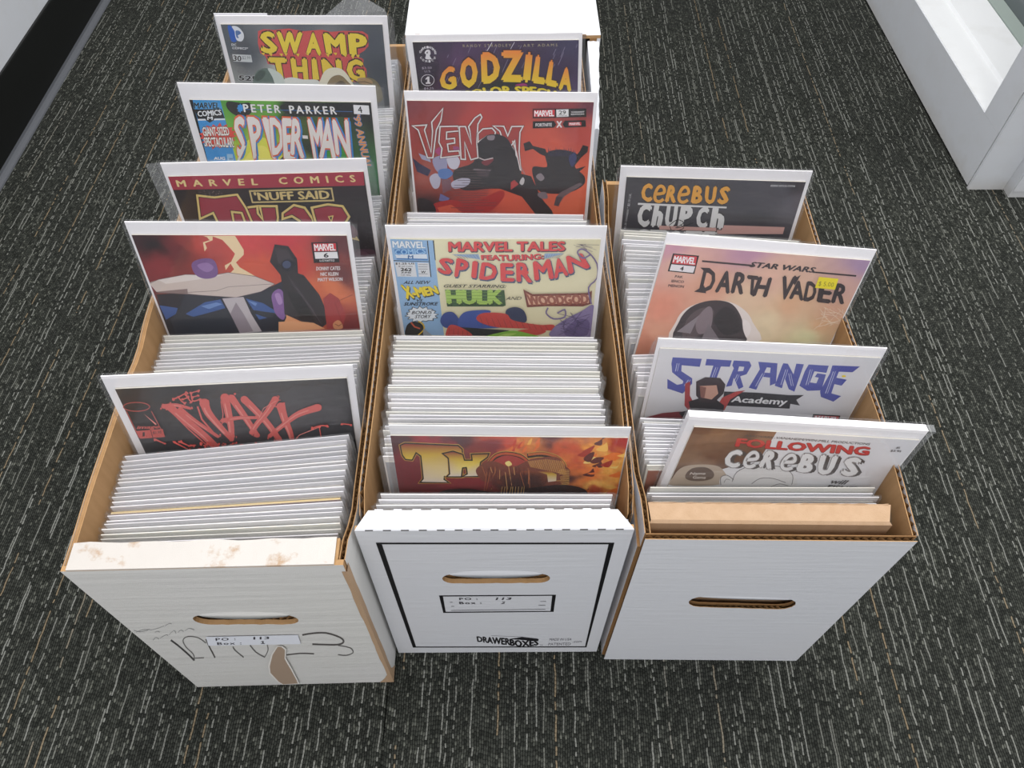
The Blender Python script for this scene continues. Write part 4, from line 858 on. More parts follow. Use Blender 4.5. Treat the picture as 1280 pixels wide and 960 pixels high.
['P','#d4635c',[-466,842,-471,854,-476,856,-478,848,-475,835,-469,827,-465,831]],
['P','#d4635c',[-415,795,-420,806,-425,808,-427,800,-424,788,-419,781,-415,784]],
['P','#d4635c',[-77,846,-84,858,-94,860,-101,851,-98,838,-89,831,-79,834]],
['P','#d4635c',[-252,825,-256,830,-263,831,-268,827,-267,821,-260,818,-254,820]],
['P','#d4635c',[66,855,60,861,50,861,42,856,43,850,52,846,63,849]],
['P','#d4635c',[-123,823,-128,828,-138,828,-145,824,-144,819,-135,816,-126,818]],
['P','#d4635c',[-253,813,-257,822,-260,823,-262,817,-260,807,-256,801,-253,804]],
['P','#d4635c',[3,831,-3,840,-12,842,-18,834,-16,824,-8,818,1,821]],
['P','#d4635c',[-323,792,-330,799,-343,799,-351,794,-349,786,-339,782,-327,785]],
['P','#d4635c',[-190,778,-193,783,-198,784,-201,780,-199,773,-195,770,-190,772]],
['P','#d4635c',[127,875,119,887,108,889,100,880,103,866,113,858,124,862]],
['P','#d4635c',[-87,876,-92,883,-101,885,-106,879,-104,870,-97,865,-89,868]],
['P','#d4635c',[136,895,129,903,117,904,108,897,110,887,120,883,132,886]],
['P','#d4635c',[32,832,24,844,11,846,3,836,5,823,17,816,28,820]],
['P','#d4635c',[-296,856,-299,861,-304,861,-307,858,-305,852,-301,849,-297,850]],
['P','#d4635c',[-4,817,-10,826,-18,828,-23,821,-21,810,-13,804,-6,807]],
['P','#d4635c',[-450,821,-454,829,-459,830,-462,824,-460,815,-455,811,-450,813]],
['P','#d4635c',[-252,840,-258,846,-268,847,-275,841,-273,834,-264,830,-255,833]],
['P','#d4635c',[-398,780,-402,784,-409,785,-413,781,-412,776,-406,773,-400,775]],
['P','#d4635c',[-374,830,-381,842,-391,844,-397,835,-394,821,-384,813,-376,817]],
['P','#d4635c',[150,893,146,899,140,900,135,895,136,889,142,885,148,887]],
['P','#d4635c',[-269,809,-275,818,-283,819,-288,812,-285,803,-278,797,-271,800]],
['P','#d4635c',[-250,852,-254,860,-260,861,-263,855,-261,846,-256,841,-251,843]],
['P','#d4635c',[90,880,86,886,80,887,77,882,78,875,83,871,88,873]],
['P','#d4635c',[51,793,47,801,43,803,41,797,42,787,47,781,50,784]],
['P','#d4635c',[-126,792,-129,798,-132,799,-134,795,-133,788,-130,784,-127,786]],
['P','#d4635c',[28,838,21,848,8,850,0,842,2,829,13,823,25,827]],
['P','#d4635c',[162,806,159,810,155,811,151,807,152,802,156,800,161,801]],
['P','#d4635c',[-196,803,-199,812,-203,814,-204,807,-202,798,-198,792,-195,794]],
['P','#d4635c',[-406,780,-411,791,-417,793,-419,785,-416,773,-410,766,-406,769]],
['P','#d4635c',[-203,794,-206,802,-210,804,-211,798,-209,789,-206,784,-203,787]],
['P','#d4635c',[-68,851,-76,861,-87,863,-95,854,-93,842,-82,835,-71,839]],
['P','#d4635c',[-300,772,-307,783,-317,784,-323,776,-321,764,-311,758,-302,761]],
['P','#d4635c',[-152,859,-156,865,-165,866,-170,861,-169,854,-161,850,-154,852]],
['P','#d4635c',[-348,756,-355,767,-364,769,-369,760,-366,747,-357,740,-350,744]],
['P','#d4635c',[113,846,107,858,97,860,91,851,93,838,102,830,111,834]],
['P','#d4635c',[48,854,43,863,36,864,32,858,33,848,40,843,46,845]],
['P','#d4635c',[-350,772,-357,784,-367,787,-372,777,-369,764,-360,756,-352,760]],
['P','#d4635c',[-121,818,-125,825,-131,827,-135,821,-133,812,-128,807,-122,809]],
['P','#d4635c',[49,839,43,844,31,844,22,839,23,833,33,830,45,833]],
['P','#d4635c',[-270,815,-275,826,-283,828,-286,820,-283,807,-276,800,-271,804]],
['P','#d4635c',[53,890,48,894,39,894,33,890,34,885,41,883,50,885]],
['P','#d4635c',[-105,834,-109,840,-117,841,-122,836,-120,829,-114,825,-107,827]],
['P','#d4635c',[-29,880,-33,889,-37,891,-39,884,-37,873,-32,867,-29,869]],
['P','#d4635c',[-229,818,-236,830,-248,832,-255,823,-252,809,-242,802,-231,806]],
['P','#d4635c',[-49,802,-55,808,-66,808,-75,803,-74,797,-64,794,-53,796]],
['P','#d4635c',[-234,851,-238,857,-244,858,-248,853,-246,846,-241,842,-236,844]],
['P','#d4635c',[129,898,125,906,119,907,115,901,116,893,122,888,128,890]],
['P','#d4635c',[-284,773,-289,785,-295,788,-297,779,-294,765,-288,757,-284,761]],
['P','#d4635c',[-414,771,-417,776,-422,776,-425,773,-423,767,-419,764,-415,766]],
['P','#d4635c',[-135,851,-142,860,-153,862,-160,854,-158,844,-148,838,-138,841]],
['P','#d4635c',[59,793,55,805,49,808,46,799,49,785,54,777,59,781]],
['P','#d4635c',[-418,775,-423,781,-430,782,-435,777,-433,770,-426,766,-420,768]],
['P','#d4635c',[-115,781,-120,793,-126,795,-128,786,-125,773,-120,765,-115,768]],
['P','#d4635c',[-389,844,-394,856,-399,859,-401,850,-397,836,-392,827,-388,831]],
['P','#d4635c',[-46,850,-49,854,-53,855,-56,852,-55,846,-51,843,-47,845]],
['P','#d4635c',[18,807,14,818,9,820,7,812,9,800,14,792,18,796]],
['P','#d4635c',[103,802,96,810,84,811,75,804,77,794,88,789,99,792]],
['P','#d4635c',[-219,777,-224,789,-231,792,-234,783,-231,769,-225,761,-219,764]],
['P','#d4635c',[-286,773,-289,778,-293,779,-296,775,-294,769,-290,766,-287,768]],
['P','#d4635c',[-259,857,-261,863,-265,864,-267,860,-266,853,-262,850,-259,851]],
['P','#d4635c',[129,904,122,910,110,910,100,905,102,898,112,894,124,897]],
['S','#d4635c',[505,653,518,647,537,639,556,632,573,627,587,627,600,630,611,634,620,637],[504,638,517,632,535,624,556,616,573,612,589,612,603,615,615,619,623,621]],
['P','#d4635c',[510,646,508,650,505,653,502,652,500,649,499,645,501,640,504,637,507,638,510,641]],
['P','#d4635c',[627,629,625,634,622,637,619,636,616,633,615,628,617,624,620,621,624,622,626,625]],
['P','#d4635c',[510,654,505,664,498,666,494,658,495,647,501,641,508,644]],
['P','#d4635c',[510,636,506,646,500,648,496,641,498,630,503,623,509,626]],
['P','#d4635c',[516,647,512,656,505,657,501,651,502,641,508,636,514,639]],
['P','#d4635c',[514,647,510,652,501,653,494,648,495,642,502,638,511,641]],
['P','#d4635c',[632,638,627,643,618,644,612,639,613,633,620,630,629,632]],
['P','#d4635c',[633,636,630,643,625,644,621,639,622,632,626,628,631,630]],
['P','#d4635c',[629,621,624,628,615,629,607,623,608,615,617,611,626,613]],
['S','#d4635c',[556,629,555,671,555,734,554,797,554,840],[562,628,562,670,561,732,561,795,561,839]],
['P','#d4635c',[563,629,562,632,560,634,557,634,556,632,555,628,556,625,559,624,561,624,562,626]],
['P','#d4635c',[561,840,560,843,558,845,555,845,554,843,553,839,554,836,557,834,559,835,561,837]],
['P','#d4635c',[568,625,565,636,560,638,558,630,559,618,564,610,567,613]],
['P','#d4635c',[570,636,566,644,558,645,552,639,553,630,560,625,568,627]],
['P','#d4635c',[570,625,566,632,559,633,554,627,555,619,561,614,568,617]],
['P','#d4635c',[563,630,559,638,553,640,549,634,550,625,555,619,561,622]],
['P','#d4635c',[564,838,560,847,553,849,549,842,550,831,556,825,562,828]],
['P','#d4635c',[572,847,566,858,557,860,551,851,552,839,560,831,569,835]],
['P','#d4635c',[561,846,558,852,552,852,548,848,549,842,554,839,559,841]],
['S','#d4635c',[734,614,748,617,768,622,788,627,802,630],[736,601,750,604,770,609,790,614,804,617]],
['P','#d4635c',[739,608,738,611,736,614,733,613,731,611,730,607,732,603,734,601,737,601,739,604]],
['P','#d4635c',[807,624,806,628,803,630,800,630,798,627,798,623,799,620,802,617,805,618,807,620]],
['P','#d4635c',[742,612,738,621,732,622,728,616,729,605,734,599,740,602]],
['P','#d4635c',[740,615,736,623,729,624,724,618,725,609,731,604,737,607]],
['P','#d4635c',[746,614,741,622,731,623,724,617,725,608,733,603,743,605]],
['P','#d4635c',[739,610,737,617,732,618,729,613,730,604,734,600,738,602]],
['P','#d4635c',[811,629,808,640,804,642,801,634,802,622,806,615,810,618]],
['P','#d4635c',[808,632,805,637,798,638,794,634,794,627,800,624,806,626]],
['P','#d4635c',[810,631,806,641,800,644,795,635,796,623,802,616,808,619]],
['S','#e08a80',[327,821,398,719,573,628],[324,815,396,712,572,621]],
['S','#d4635c',[671,782,670,795,670,814,670,833,669,846],[678,781,677,794,677,813,676,832,676,845]],
['P','#d4635c',[678,782,677,785,675,787,672,787,671,785,671,781,672,778,674,776,676,777,677,779]],
['P','#d4635c',[677,845,676,849,673,850,671,850,669,848,669,845,670,842,672,840,674,840,676,842]],
['P','#d4635c',[683,781,680,789,674,791,670,784,671,775,676,769,682,772]],
['P','#d4635c',[683,781,678,792,670,794,664,786,666,773,673,765,680,769]],
['P','#d4635c',[682,778,679,785,673,786,669,781,670,773,675,768,680,770]],
['P','#d4635c',[681,778,678,784,674,786,670,781,671,773,675,768,680,770]],
['P','#d4635c',[680,840,675,851,668,854,663,845,664,831,671,823,678,827]],
['P','#d4635c',[683,849,678,860,669,862,662,854,664,841,672,834,680,837]],
['P','#d4635c',[686,846,682,851,674,851,668,847,668,841,675,838,683,840]],
['P','#cfcacc',[697,859,768,854,773,877,694,881]],
['P','#141316',[777,833,818,828,818,877,776,877]],
]},
'godz': {'rect': [-0.0806, 0.0836, 0.0064, 0.2575], 'ops': [
['B',[[-0.077,0.0078,'#221c26'],[-0.0488,0.0111,'#3a2a48'],[-0.0187,0.01,'#4a3358'],[0.0258,0.0121,'#41304f'],[0.0775,0.0113,'#3c3656'],[-0.0671,0.0383,'#2c2036'],[-0.0349,0.0233,'#5a3a62'],[-0.0525,0.0463,'#4a2c4e'],[0.0704,0.0397,'#39284a'],[0.0812,0.0523,'#4c3a5e'],[-0.0003,0.0548,'#2a3030'],[-0.0795,0.0508,'#1e1a22']],3,0.4,35],
['S','#9c93ae',[676,215,634,309],[679,217,637,311]],
['S','#9c93ae',[689,183,665,238],[692,184,668,239]],
['S','#9c93ae',[601,294,583,336],[604,296,586,337]],
['S','#9c93ae',[-460,192,-477,223],[-457,194,-474,225]],
['S','#9c93ae',[613,145,583,211],[616,147,586,213]],
['S','#9c93ae',[21,256,-25,345],[23,257,-22,347]],
['S','#9c93ae',[340,314,298,404],[343,315,301,406]],
['S','#9c93ae',[-388,424,-458,554],[-385,426,-455,556]],
['S','#9c93ae',[-388,226,-462,359],[-385,227,-459,361]],
['S','#9c93ae',[821,107,808,137],[824,108,811,138]],
['S','#9c93ae',[144,225,69,377],[147,226,72,379]],
['S','#9c93ae',[605,198,566,284],[608,199,569,285]],
['S','#9c93ae',[276,396,248,455],[279,397,251,456]],
['S','#9c93ae',[33,104,-26,219],[36,106,-23,221]],
['S','#9c93ae',[-484,407,-541,513],[-481,408,-538,514]],
['S','#9c93ae',[273,106,244,166],[276,108,247,168]],
['S','#9c93ae',[122,384,70,491],[125,386,73,492]],
['S','#9c93ae',[-131,428,-196,554],[-128,430,-193,555]],
['S','#9c93ae',[212,147,178,216],[215,148,181,218]],
['S','#9c93ae',[701,129,657,229],[704,130,660,230]],
['S','#9c93ae',[332,203,267,337],[335,204,270,339]],
['S','#9c93ae',[718,390,660,525],[721,392,663,526]],
['S','#9c93ae',[-216,91,-263,178],[-213,92,-260,179]],
['S','#9c93ae',[-75,140,-152,288],[-72,142,-149,289]],
['S','#9c93ae',[-221,368,-306,531],[-218,369,-303,533]],
['S','#9c93ae',[-355,400,-402,487],[-352,402,-399,489]],
['S','#e6e2ec',[-17,75,-83,174],[-12,78,-78,177]],
['S','#e6e2ec',[205,75,159,148],[209,77,163,150]],
['T','D','#e6e2e6',[-745,147,-724,147],[-748,171,-727,171],[0.0375,0],0,1.0],
['T','A','#e6e2e6',[-732,129,-711,129],[-736,153,-714,153],[0.0375,0],0,1.0],
['T','R','#e6e2e6',[-715,115,-694,115],[-718,139,-697,139],[0.0375,0],0,1.0],
['T','K','#e6e2e6',[-694,106,-673,106],[-697,130,-676,130],[0.0375,0],0,1.0],
['T','-','#e6e2e6',[-671,102,-650,102],[-674,126,-653,126],[0.0375,0],0,1.0],
['T','H','#e6e2e6',[-649,104,-628,104],[-652,127,-631,128],[0.0375,0],0,1.0],
['T','O','#e6e2e6',[-629,111,-608,111],[-632,135,-611,135],[0.0375,0],0,1.0],
['T','R','#e6e2e6',[-613,123,-591,123],[-615,147,-594,147],[0.0375,0],0,1.0],
['T','S','#e6e2e6',[-601,140,-580,140],[-604,163,-583,164],[0.0375,0],0,1.0],
['T','E','#e6e2e6',[-596,159,-574,159],[-598,183,-577,183],[0.0375,0],0,1.0],
['T','C','#e6e2e6',[-747,206,-726,207],[-750,230,-729,231],[0.0375,0],0,1.0],
['T','O','#e6e2e6',[-728,229,-707,229],[-731,253,-710,253],[0.0375,0],0,1.0],
['T','M','#e6e2e6',[-699,241,-678,241],[-702,265,-681,266],[0.0375,0],0,1.0],
['T','I','#e6e2e6',[-666,241,-645,242],[-669,266,-648,266],[0.0375,0],0,1.0],
['T','C','#e6e2e6',[-635,230,-613,230],[-638,254,-616,254],[0.0375,0],0,1.0],
['T','S','#e6e2e6',[-610,208,-589,208],[-613,232,-592,232],[0.0375,0],0,1.0],
['P','#e6e2e6',[-695,229,-697,220,-692,209,-687,196,-684,187,-686,181,-691,177,-696,173,-697,168,-693,161,-687,152,-679,144,-672,139,-664,137,-656,136,-648,138,-642,142,-639,149,-637,158,-637,168,-637,177,-639,183,-644,188,-647,193,-649,199,-645,208,-639,217,-633,227,-634,233,-646,235,-665,235,-683,233]],
['P','#221c26',[-678,166,-675,163,-670,159,-665,157,-662,157,-662,161,-665,168,-668,174,-671,178,-673,177,-676,174,-678,169]],
['T','$3.50','#a9a0b0',[-742,311,-640,309],[-745,336,-643,334],[0.015,0],0,1.0],
['T','U.S.','#a9a0b0',[-719,345,-654,343],[-721,367,-656,365],[0.015,0],0,1.0],
['S','#dcd8de',[-635,450,-639,463,-646,476,-656,487,-670,496,-685,502,-701,504,-717,503,-732,499,-745,491,-754,481,-761,469,-763,455,-761,441,-756,428,-747,416,-734,406,-720,399,-704,395,-688,394,-673,397,-659,403,-648,412,-640,423,-635,436,-635,450],[-629,450,-633,465,-641,479,-653,492,-667,502,-684,508,-702,511,-719,510,-735,505,-749,496,-760,485,-767,471,-769,456,-767,441,-761,426,-751,412,-737,401,-722,393,-705,389,-687,388,-670,391,-655,397,-643,407,-634,420,-629,434,-629,450]],
['P','#e6e2e6',[-720,433,-696,411,-677,411,-684,471,-672,471,-674,487,-724,487,-722,471,-706,471,-701,433,-719,446]],
['T','$4.25','#a9a0b0',[-747,525,-646,523],[-750,551,-649,548],[0.015,0],0,1.0],
['T','RANDY STRADLEY','#b3a884',[-306,90,174,90],[-305,117,172,117],[0.0,0],0,1.5],
['T','- ART ADAMS','#b3a884',[244,94,628,93],[244,121,628,120],[0.0,0],0,1.5],
['T','G','#3a1c28',[-554,338,-406,290],[-594,562,-401,541],[0.06,0.018],0,1.0],
['T','G','#ee8a3c|#f0d030',[-554,338,-406,290],[-594,562,-401,541],[0.06,0],0,1.0],
['T','O','#3a1c28',[-350,218,-168,211],[-370,544,-185,527],[0.075,0.018],0,1.0],
['T','O','#ee8a3c|#f0d030',[-350,218,-168,211],[-370,544,-185,527],[0.075,0],0,1.0],
['T','D','#3a1c28',[-132,168,51,166],[-146,495,53,478],[0.075,0.018],0,1.0],
['T','D','#ee8a3c|#f0d030',[-132,168,51,166],[-146,495,53,478],[0.075,0],0,1.0],
['T','Z','#3a1c28',[67,151,296,154],[53,472,277,480],[0.0675,0.018],0,1.0],
['T','Z','#ee8a3c|#f0d030',[67,151,296,154],[53,472,277,480],[0.0675,0],0,1.0],
['T','I','#3a1c28',[319,169,385,176],[274,477,351,484],[0.0975,0.018],0,1.0],
['T','I','#ee8a3c|#f0d030',[319,169,385,176],[274,477,351,484],[0.0975,0],0,1.0],
['T','L','#3a1c28',[420,197,512,213],[363,484,516,508],[0.075,0.018],0,1.0],
['T','L','#ee8a3c|#f0d030',[420,197,512,213],[363,484,516,508],[0.075,0],0,1.0],
['T','L','#3a1c28',[554,249,637,265],[501,508,635,541],[0.075,0.018],0,1.0],
['T','L','#ee8a3c|#f0d030',[554,249,637,265],[501,508,635,541],[0.075,0],0,1.0],
['T','A','#3a1c28',[667,314,776,340],[638,560,771,587],[0.0675,0.018],0,1.0],
['T','A','#ee8a3c|#f0d030',[667,314,776,340],[638,560,771,587],[0.0675,0],0,1.0],
['P','#24282a',[-65,547,-58,532,-40,511,-18,490,1,476,14,470,26,469,41,470,63,472,97,474,139,477,182,481,216,486,241,493,261,500,274,509,276,518,266,530,245,544,216,557,182,565,139,569,87,569,36,566,-4,564,-31,562,-51,560,-62,555]],
['P','#a8347c',[200,505,215,499,241,494,270,490,292,490,307,494,318,502,324,511,322,519,310,525,288,532,264,536,245,537,228,532,211,523,200,513]],
['T','COLOR SPECIAL','#2a2018',[-379,576,-126,527,91,513,399,523,614,569,737,602],[-355,658,-132,614,87,613,397,622,614,650,738,683],[0.0525,0.036],0,1.0],
['T','COLOR SPECIAL','#ead22c',[-379,576,-126,527,91,513,399,523,614,569,737,602],[-355,658,-132,614,87,613,397,622,614,650,738,683],[0.0525,0],0,1.0],
]},
'venom': {'rect': [-0.085, 0.0838, 0.0081, 0.2575], 'ops': [
['B',[[-0.0845,0.0115,'#7c3036'],[-0.049,0.0112,'#8e3436'],[0.0005,0.0108,'#a83436'],[0.05,0.0104,'#8a3038'],[0.0838,0.0087,'#6a3040'],[-0.0799,0.0418,'#9a3a36'],[-0.0213,0.0335,'#b84038'],[0.0368,0.0408,'#cc5440'],[0.0805,0.0404,'#b84840'],[-0.0757,0.0824,'#a0493c'],[0.0523,0.0597,'#d65c42'],[0.0765,0.0895,'#dc6444'],[0.0078,0.1075,'#d85e44'],[-0.0235,0.1168,'#b04038'],[-0.0737,0.1172,'#3a2428'],[0.0708,0.1213,'#dd6a48']],3,0.3,30],
['P','#262226',[-451,770,-414,748,-362,732,-308,714,-267,686,-247,642,-239,589,-233,535,-217,492,-190,458,-155,430,-119,409,-84,396,-50,393,-15,398,18,409,47,426,72,450,92,480,111,515,129,552,146,593,163,639,178,686,190,731,194,774,192,816,193,858,208,900,242,943,291,986,343,1029,389,1072,432,1120,476,1171,509,1218,521,1251,502,1272,461,1282,410,1280,363,1264,324,1224,286,1165,246,1104,202,1057,155,1024,105,1000,50,982,-14,971,-96,971,-191,981,-282,991,-354,991,-399,979,-427,958,-445,933,-458,906,-468,874,-472,838,-468,802]],
['P','#262226',[-14,971,202,1057,347,1264,529,1262,388,1055,290,831,168,798]],
['P','#262226',[419,598,435,579,460,564,490,555,520,549,553,547,589,550,624,556,654,564,680,572,703,581,720,594,731,612,730,636,719,666,709,697,709,727,727,753,756,777,786,802,806,826,815,852,819,878,814,904,798,929,770,954,732,980,685,1003,634,1017,574,1023,504,1023,438,1016,387,1002,357,980,340,950,331,916,322,882,310,842,300,798,296,758,303,730,330,723,371,729,412,735,438,729,441,703,430,666,419,628]],
['P','#262226',[209,488,267,464,298,511,417,542,450,630,374,599,299,543,225,568]],
['P','#262226',[675,661,743,563,768,499,821,514,818,570,762,628,708,710]],
['P','#262226',[681,760,813,717,729,802]],
['P','#2c2a44',[449,614,443,519,467,614]],
['P','#2c2a44',[470,614,461,533,488,614]],
['P','#2c2a44',[491,614,489,550,508,614]],
['P','#2c2a44',[511,614,516,512,529,613]],
['P','#2c2a44',[532,613,529,528,550,613]],
['P','#2c2a44',[553,613,546,521,571,613]],
['P','#2c2a44',[574,613,569,542,592,613]],
['P','#2c2a44',[595,613,590,514,613,613]],
['P','#2c2a44',[615,613,609,529,633,612]],
['P','#2c2a44',[636,612,635,520,654,612]],
['P','#2c2a44',[657,612,658,518,675,612]],
['P','#2c2a44',[678,612,679,537,696,612]],
['P','#2c2a44',[699,612,692,543,717,612]],
['P','#343a66',[643,629,650,610,664,594,680,583,692,580,702,587,711,604,717,624,719,644,713,668,703,696,690,719,679,727,668,714,655,686,646,654]],
['P','#6a5a5e',[587,1000,765,895,797,912,621,1053,564,1160,524,1151,543,1053]],
['P','#4a4046',[524,1151,543,1053,605,1053,572,1164]],
['P','#8c8086',[336,831,341,819,353,807,367,799,380,796,392,803,405,817,415,833,420,847,416,858,407,870,395,879,383,881,370,874,354,860,341,844]],
['P','#7c7076',[356,1020,369,1011,391,1003,415,999,433,1002,445,1015,455,1035,460,1057,459,1072,447,1078,428,1080,406,1078,389,1072,376,1062,363,1047,356,1032]],
['P','#2d2848',[-848,642,-778,707,-678,772,-713,840,-815,790]],
['P','#b9b6c8',[-699,857,-689,838,-671,821,-651,810,-635,806,-621,810,-608,821,-598,837,-592,856,-592,880,-597,910,-605,939,-614,959,-626,971,-641,977,-656,977,-668,968,-680,947,-691,916,-699,883]],
['P','#b9b6c8',[-488,906,-470,890,-440,875,-407,862,-379,854,-355,852,-332,855,-314,861,-303,870,-302,885,-307,904,-319,923,-336,939,-363,953,-399,966,-434,974,-461,975,-478,965,-489,946,-493,925]],
['P','#a0a0ba',[-784,596,-684,640,-672,689,-759,657]],
['P','#9896b4',[-655,656,-633,637,-597,622,-559,616,-533,623,-521,650,-517,693,-519,739,-527,771,-544,788,-570,798,-597,798,-618,789,-635,764,-650,725,-658,686]],
['P','#5478b4',[-602,772,-584,762,-559,755,-532,752,-511,754,-494,763,-479,779,-469,796,-468,813,-480,830,-501,848,-526,864,-547,873,-565,872,-582,864,-597,852,-606,839,-612,823,-614,804,-611,786]],
['P','#c8c4d2',[-519,639,-507,623,-486,612,-463,605,-443,606,-427,615,-412,631,-400,651,-394,671,-396,692,-403,716,-415,739,-428,754,-443,760,-462,762,-480,757,-495,746,-507,724,-516,694,-521,663]],
['P','#7c5560',[-585,864,-494,872,-492,975,-579,1029]],
['P','#6a6ea0',[-603,1029,-513,1081,-546,1117,-623,1109]],
['P','#a83c74',[-627,575,-622,561,-607,546,-589,533,-572,526,-556,528,-537,535,-522,546,-515,558,-519,574,-531,595,-547,614,-563,623,-581,619,-602,606,-619,590]],
['P','#9c4a78',[-454,525,-441,521,-420,522,-397,529,-381,541,-372,562,-367,592,-367,620,-370,638,-381,640,-397,633,-414,620,-428,606,-439,587,-449,562,-455,540]],
['P','#b0302e',[-689,1154,-653,1133,-604,1117,-550,1105,-498,1098,-451,1105,-403,1121,-353,1134,-297,1132,-225,1103,-144,1056,-69,1012,-14,988,16,992,30,1012,30,1042,16,1076,-11,1118,-53,1171,-108,1221,-174,1258,-261,1274,-366,1277,-470,1274,-554,1272,-614,1277,-659,1282,-691,1283,-713,1274,-723,1251,-722,1217,-711,1182]],
['P','#d85e44',[-644,1189,-501,1152,-395,1242,-617,1262]],
['P','#221c22',[-824,1084,-799,1080,-765,1087,-729,1100,-702,1118,-682,1145,-666,1181,-658,1217,-663,1244,-689,1261,-731,1273,-775,1278,-808,1275,-824,1263,-831,1242,-834,1217,-836,1191,-838,1163,-839,1130,-835,1101]],
['P','#b83c3c',[93,833,170,917,93,979]],
['P','#c9c4c4',[177,900,181,885,189,866,199,849,207,840,213,842,219,850,224,862,226,874,224,888,220,904,214,918,208,926,200,926,190,920,181,911]],
['S','#9a9092',[44,444,133,570,187,733,226,808],[50,440,140,566,194,730,232,804]],
['P','#43393e',[-254,744,-13,766,-74,809,2,851,-226,836]],
['S','#8c8086',[-270,765,-21,777,-82,809,-21,851,-68,887,8,914],[-269,756,-5,773,-66,809,-7,851,-51,884,10,906]],
['P','#7a3038',[-192,685,-186,676,-170,668,-151,659,-132,652,-111,644,-86,636,-65,632,-57,635,-66,651,-86,677,-112,703,-133,718,-152,718,-171,709,-186,696]],
['S','#c9bcbc',[-216,641,-162,666,-63,640],[-211,631,-161,654,-66,629]],
['S','#5c4a4c',[-467,773,-124,771],[-467,768,-124,766]],
['S','#5c4a4c',[-433,800,-148,793],[-433,795,-148,788]],
['S','#5c4a4c',[-410,826,-48,823],[-410,821,-47,818]],
['S','#5c4a4c',[-443,854,-192,856],[-443,849,-192,850]],
['S','#5c4a4c',[-428,881,-204,882],[-428,876,-204,877]],
['S','#5c4a4c',[-383,908,-174,911],[-383,903,-174,906]],
['S','#5c4a4c',[-462,936,-216,936],[-461,931,-216,931]],
['S','#5c4a4c',[-485,964,-80,961],[-485,959,-80,956]],
['S','#5c4a4c',[-522,992,-131,992],[-522,987,-131,987]],
['S','#5c4a4c',[-466,1020,-129,1020],[-466,1014,-128,1015]],
['S','#5c4a4c',[-473,1048,-141,1046],[-472,1043,-140,1040]],
['S','#5c4a4c',[-415,1076,-213,1069],[-415,1070,-213,1064]],
['S','#5c4a4c',[-426,1104,-127,1099],[-426,1099,-127,1094]],
['S','#5c4a4c',[-407,1132,-44,1129],[-407,1127,-44,1124]],
['S','#5c4a4c',[-393,1161,-57,1160],[-393,1156,-57,1155]],
['S','#5c4a4c',[-504,1191,-264,1191],[-504,1185,-264,1185]],
['S','#5c4a4c',[-436,1219,-179,1217],[-435,1214,-179,1211]],
['S','#5c4a4c',[-463,1249,-206,1248],[-463,1243,-205,1243]],
['P','#a23c38',[-817,319,-686,309,-710,358,-665,583,-635,370,-638,281,-528,150,-554,270,-600,357,-651,640,-701,641,-768,359]],
['S','#2c1c20',[-797,325,-702,320,-720,358,-664,607,-626,370,-628,284,-538,169,-563,267,-609,354,-659,630,-694,630,-760,352,-797,325],[-837,313,-671,298,-700,359,-665,560,-645,370,-647,278,-518,130,-545,273,-591,360,-643,651,-709,651,-777,365,-837,313]],
['S','#e2dad8',[-805,323,-696,316,-716,358,-664,598,-630,370,-632,283,-534,162,-559,268,-605,356,-656,634,-697,634,-763,355,-805,323],[-829,315,-677,302,-704,359,-665,569,-641,370,-644,279,-522,138,-548,271,-594,359,-646,647,-706,647,-773,363,-829,315]],
['P','#a23c38',[-563,323,-398,319,-388,365,-505,377,-512,447,-435,438,-435,486,-504,497,-498,574,-397,565,-392,613,-576,639,-558,542,-584,479]],
['S','#2c1c20',[-555,333,-405,329,-400,356,-514,367,-522,458,-445,450,-444,477,-515,489,-507,585,-405,576,-402,604,-564,627,-548,540,-574,477,-555,333],[-571,313,-390,308,-377,374,-496,386,-501,435,-426,427,-425,494,-494,506,-489,563,-388,554,-381,622,-588,652,-568,544,-594,481,-571,313]],
['S','#e2dad8',[-558,329,-402,325,-395,359,-510,371,-518,454,-441,445,-441,480,-511,492,-503,581,-402,572,-398,608,-569,632,-552,541,-578,478,-558,329],[-568,317,-393,312,-381,370,-500,382,-505,440,-429,431,-429,491,-498,503,-493,567,-392,558,-385,619,-583,647,-565,543,-590,480,-568,317]],
['P','#a23c38',[-386,322,-328,321,-279,492,-289,364,-299,321,-239,237,-188,202,-175,229,-212,297,-229,476,-221,636,-289,656,-342,477,-341,654,-383,651]],
['S','#2c1c20',[-377,331,-335,331,-275,514,-280,362,-289,323,-233,244,-192,216,-185,229,-221,294,-238,476,-231,628,-282,644,-345,455,-351,642,-373,641,-377,331],[-396,312,-321,311,-283,470,-299,366,-310,319,-246,230,-185,188,-164,229,-203,300,-219,476,-211,644,-295,669,-338,499,-331,665,-392,661,-396,312]],
['S','#e2dad8',[-380,328,-333,327,-276,506,-284,363,-293,322,-235,241,-190,210,-181,229,-218,295,-234,476,-227,631,-285,649,-344,463,-347,647,-377,645,-380,328],[-392,316,-324,315,-281,478,-295,365,-306,320,-243,232,-186,193,-168,229,-207,299,-223,476,-215,641,-293,664,-340,491,-335,661,-389,657,-392,316]],
['P','#a23c38',[-215,390,-170,343,-83,334,-51,373,-61,412,-128,412,-217,476]],
['S','#2c1c20',[-205,394,-166,352,-87,345,-62,375,-68,402,-130,402,-207,457,-205,394],[-224,385,-174,333,-79,324,-41,370,-53,422,-125,422,-227,495,-224,385]],
['S','#e2dad8',[-209,392,-167,349,-85,341,-58,374,-65,405,-129,406,-211,464,-209,392],[-220,387,-172,337,-80,328,-45,371,-56,418,-126,418,-223,488,-220,387]],
['P','#a23c38',[-71,313,26,315,62,411,98,317,203,314,175,371,169,568,191,765,149,682,128,457,77,537,4,411,-11,365]],
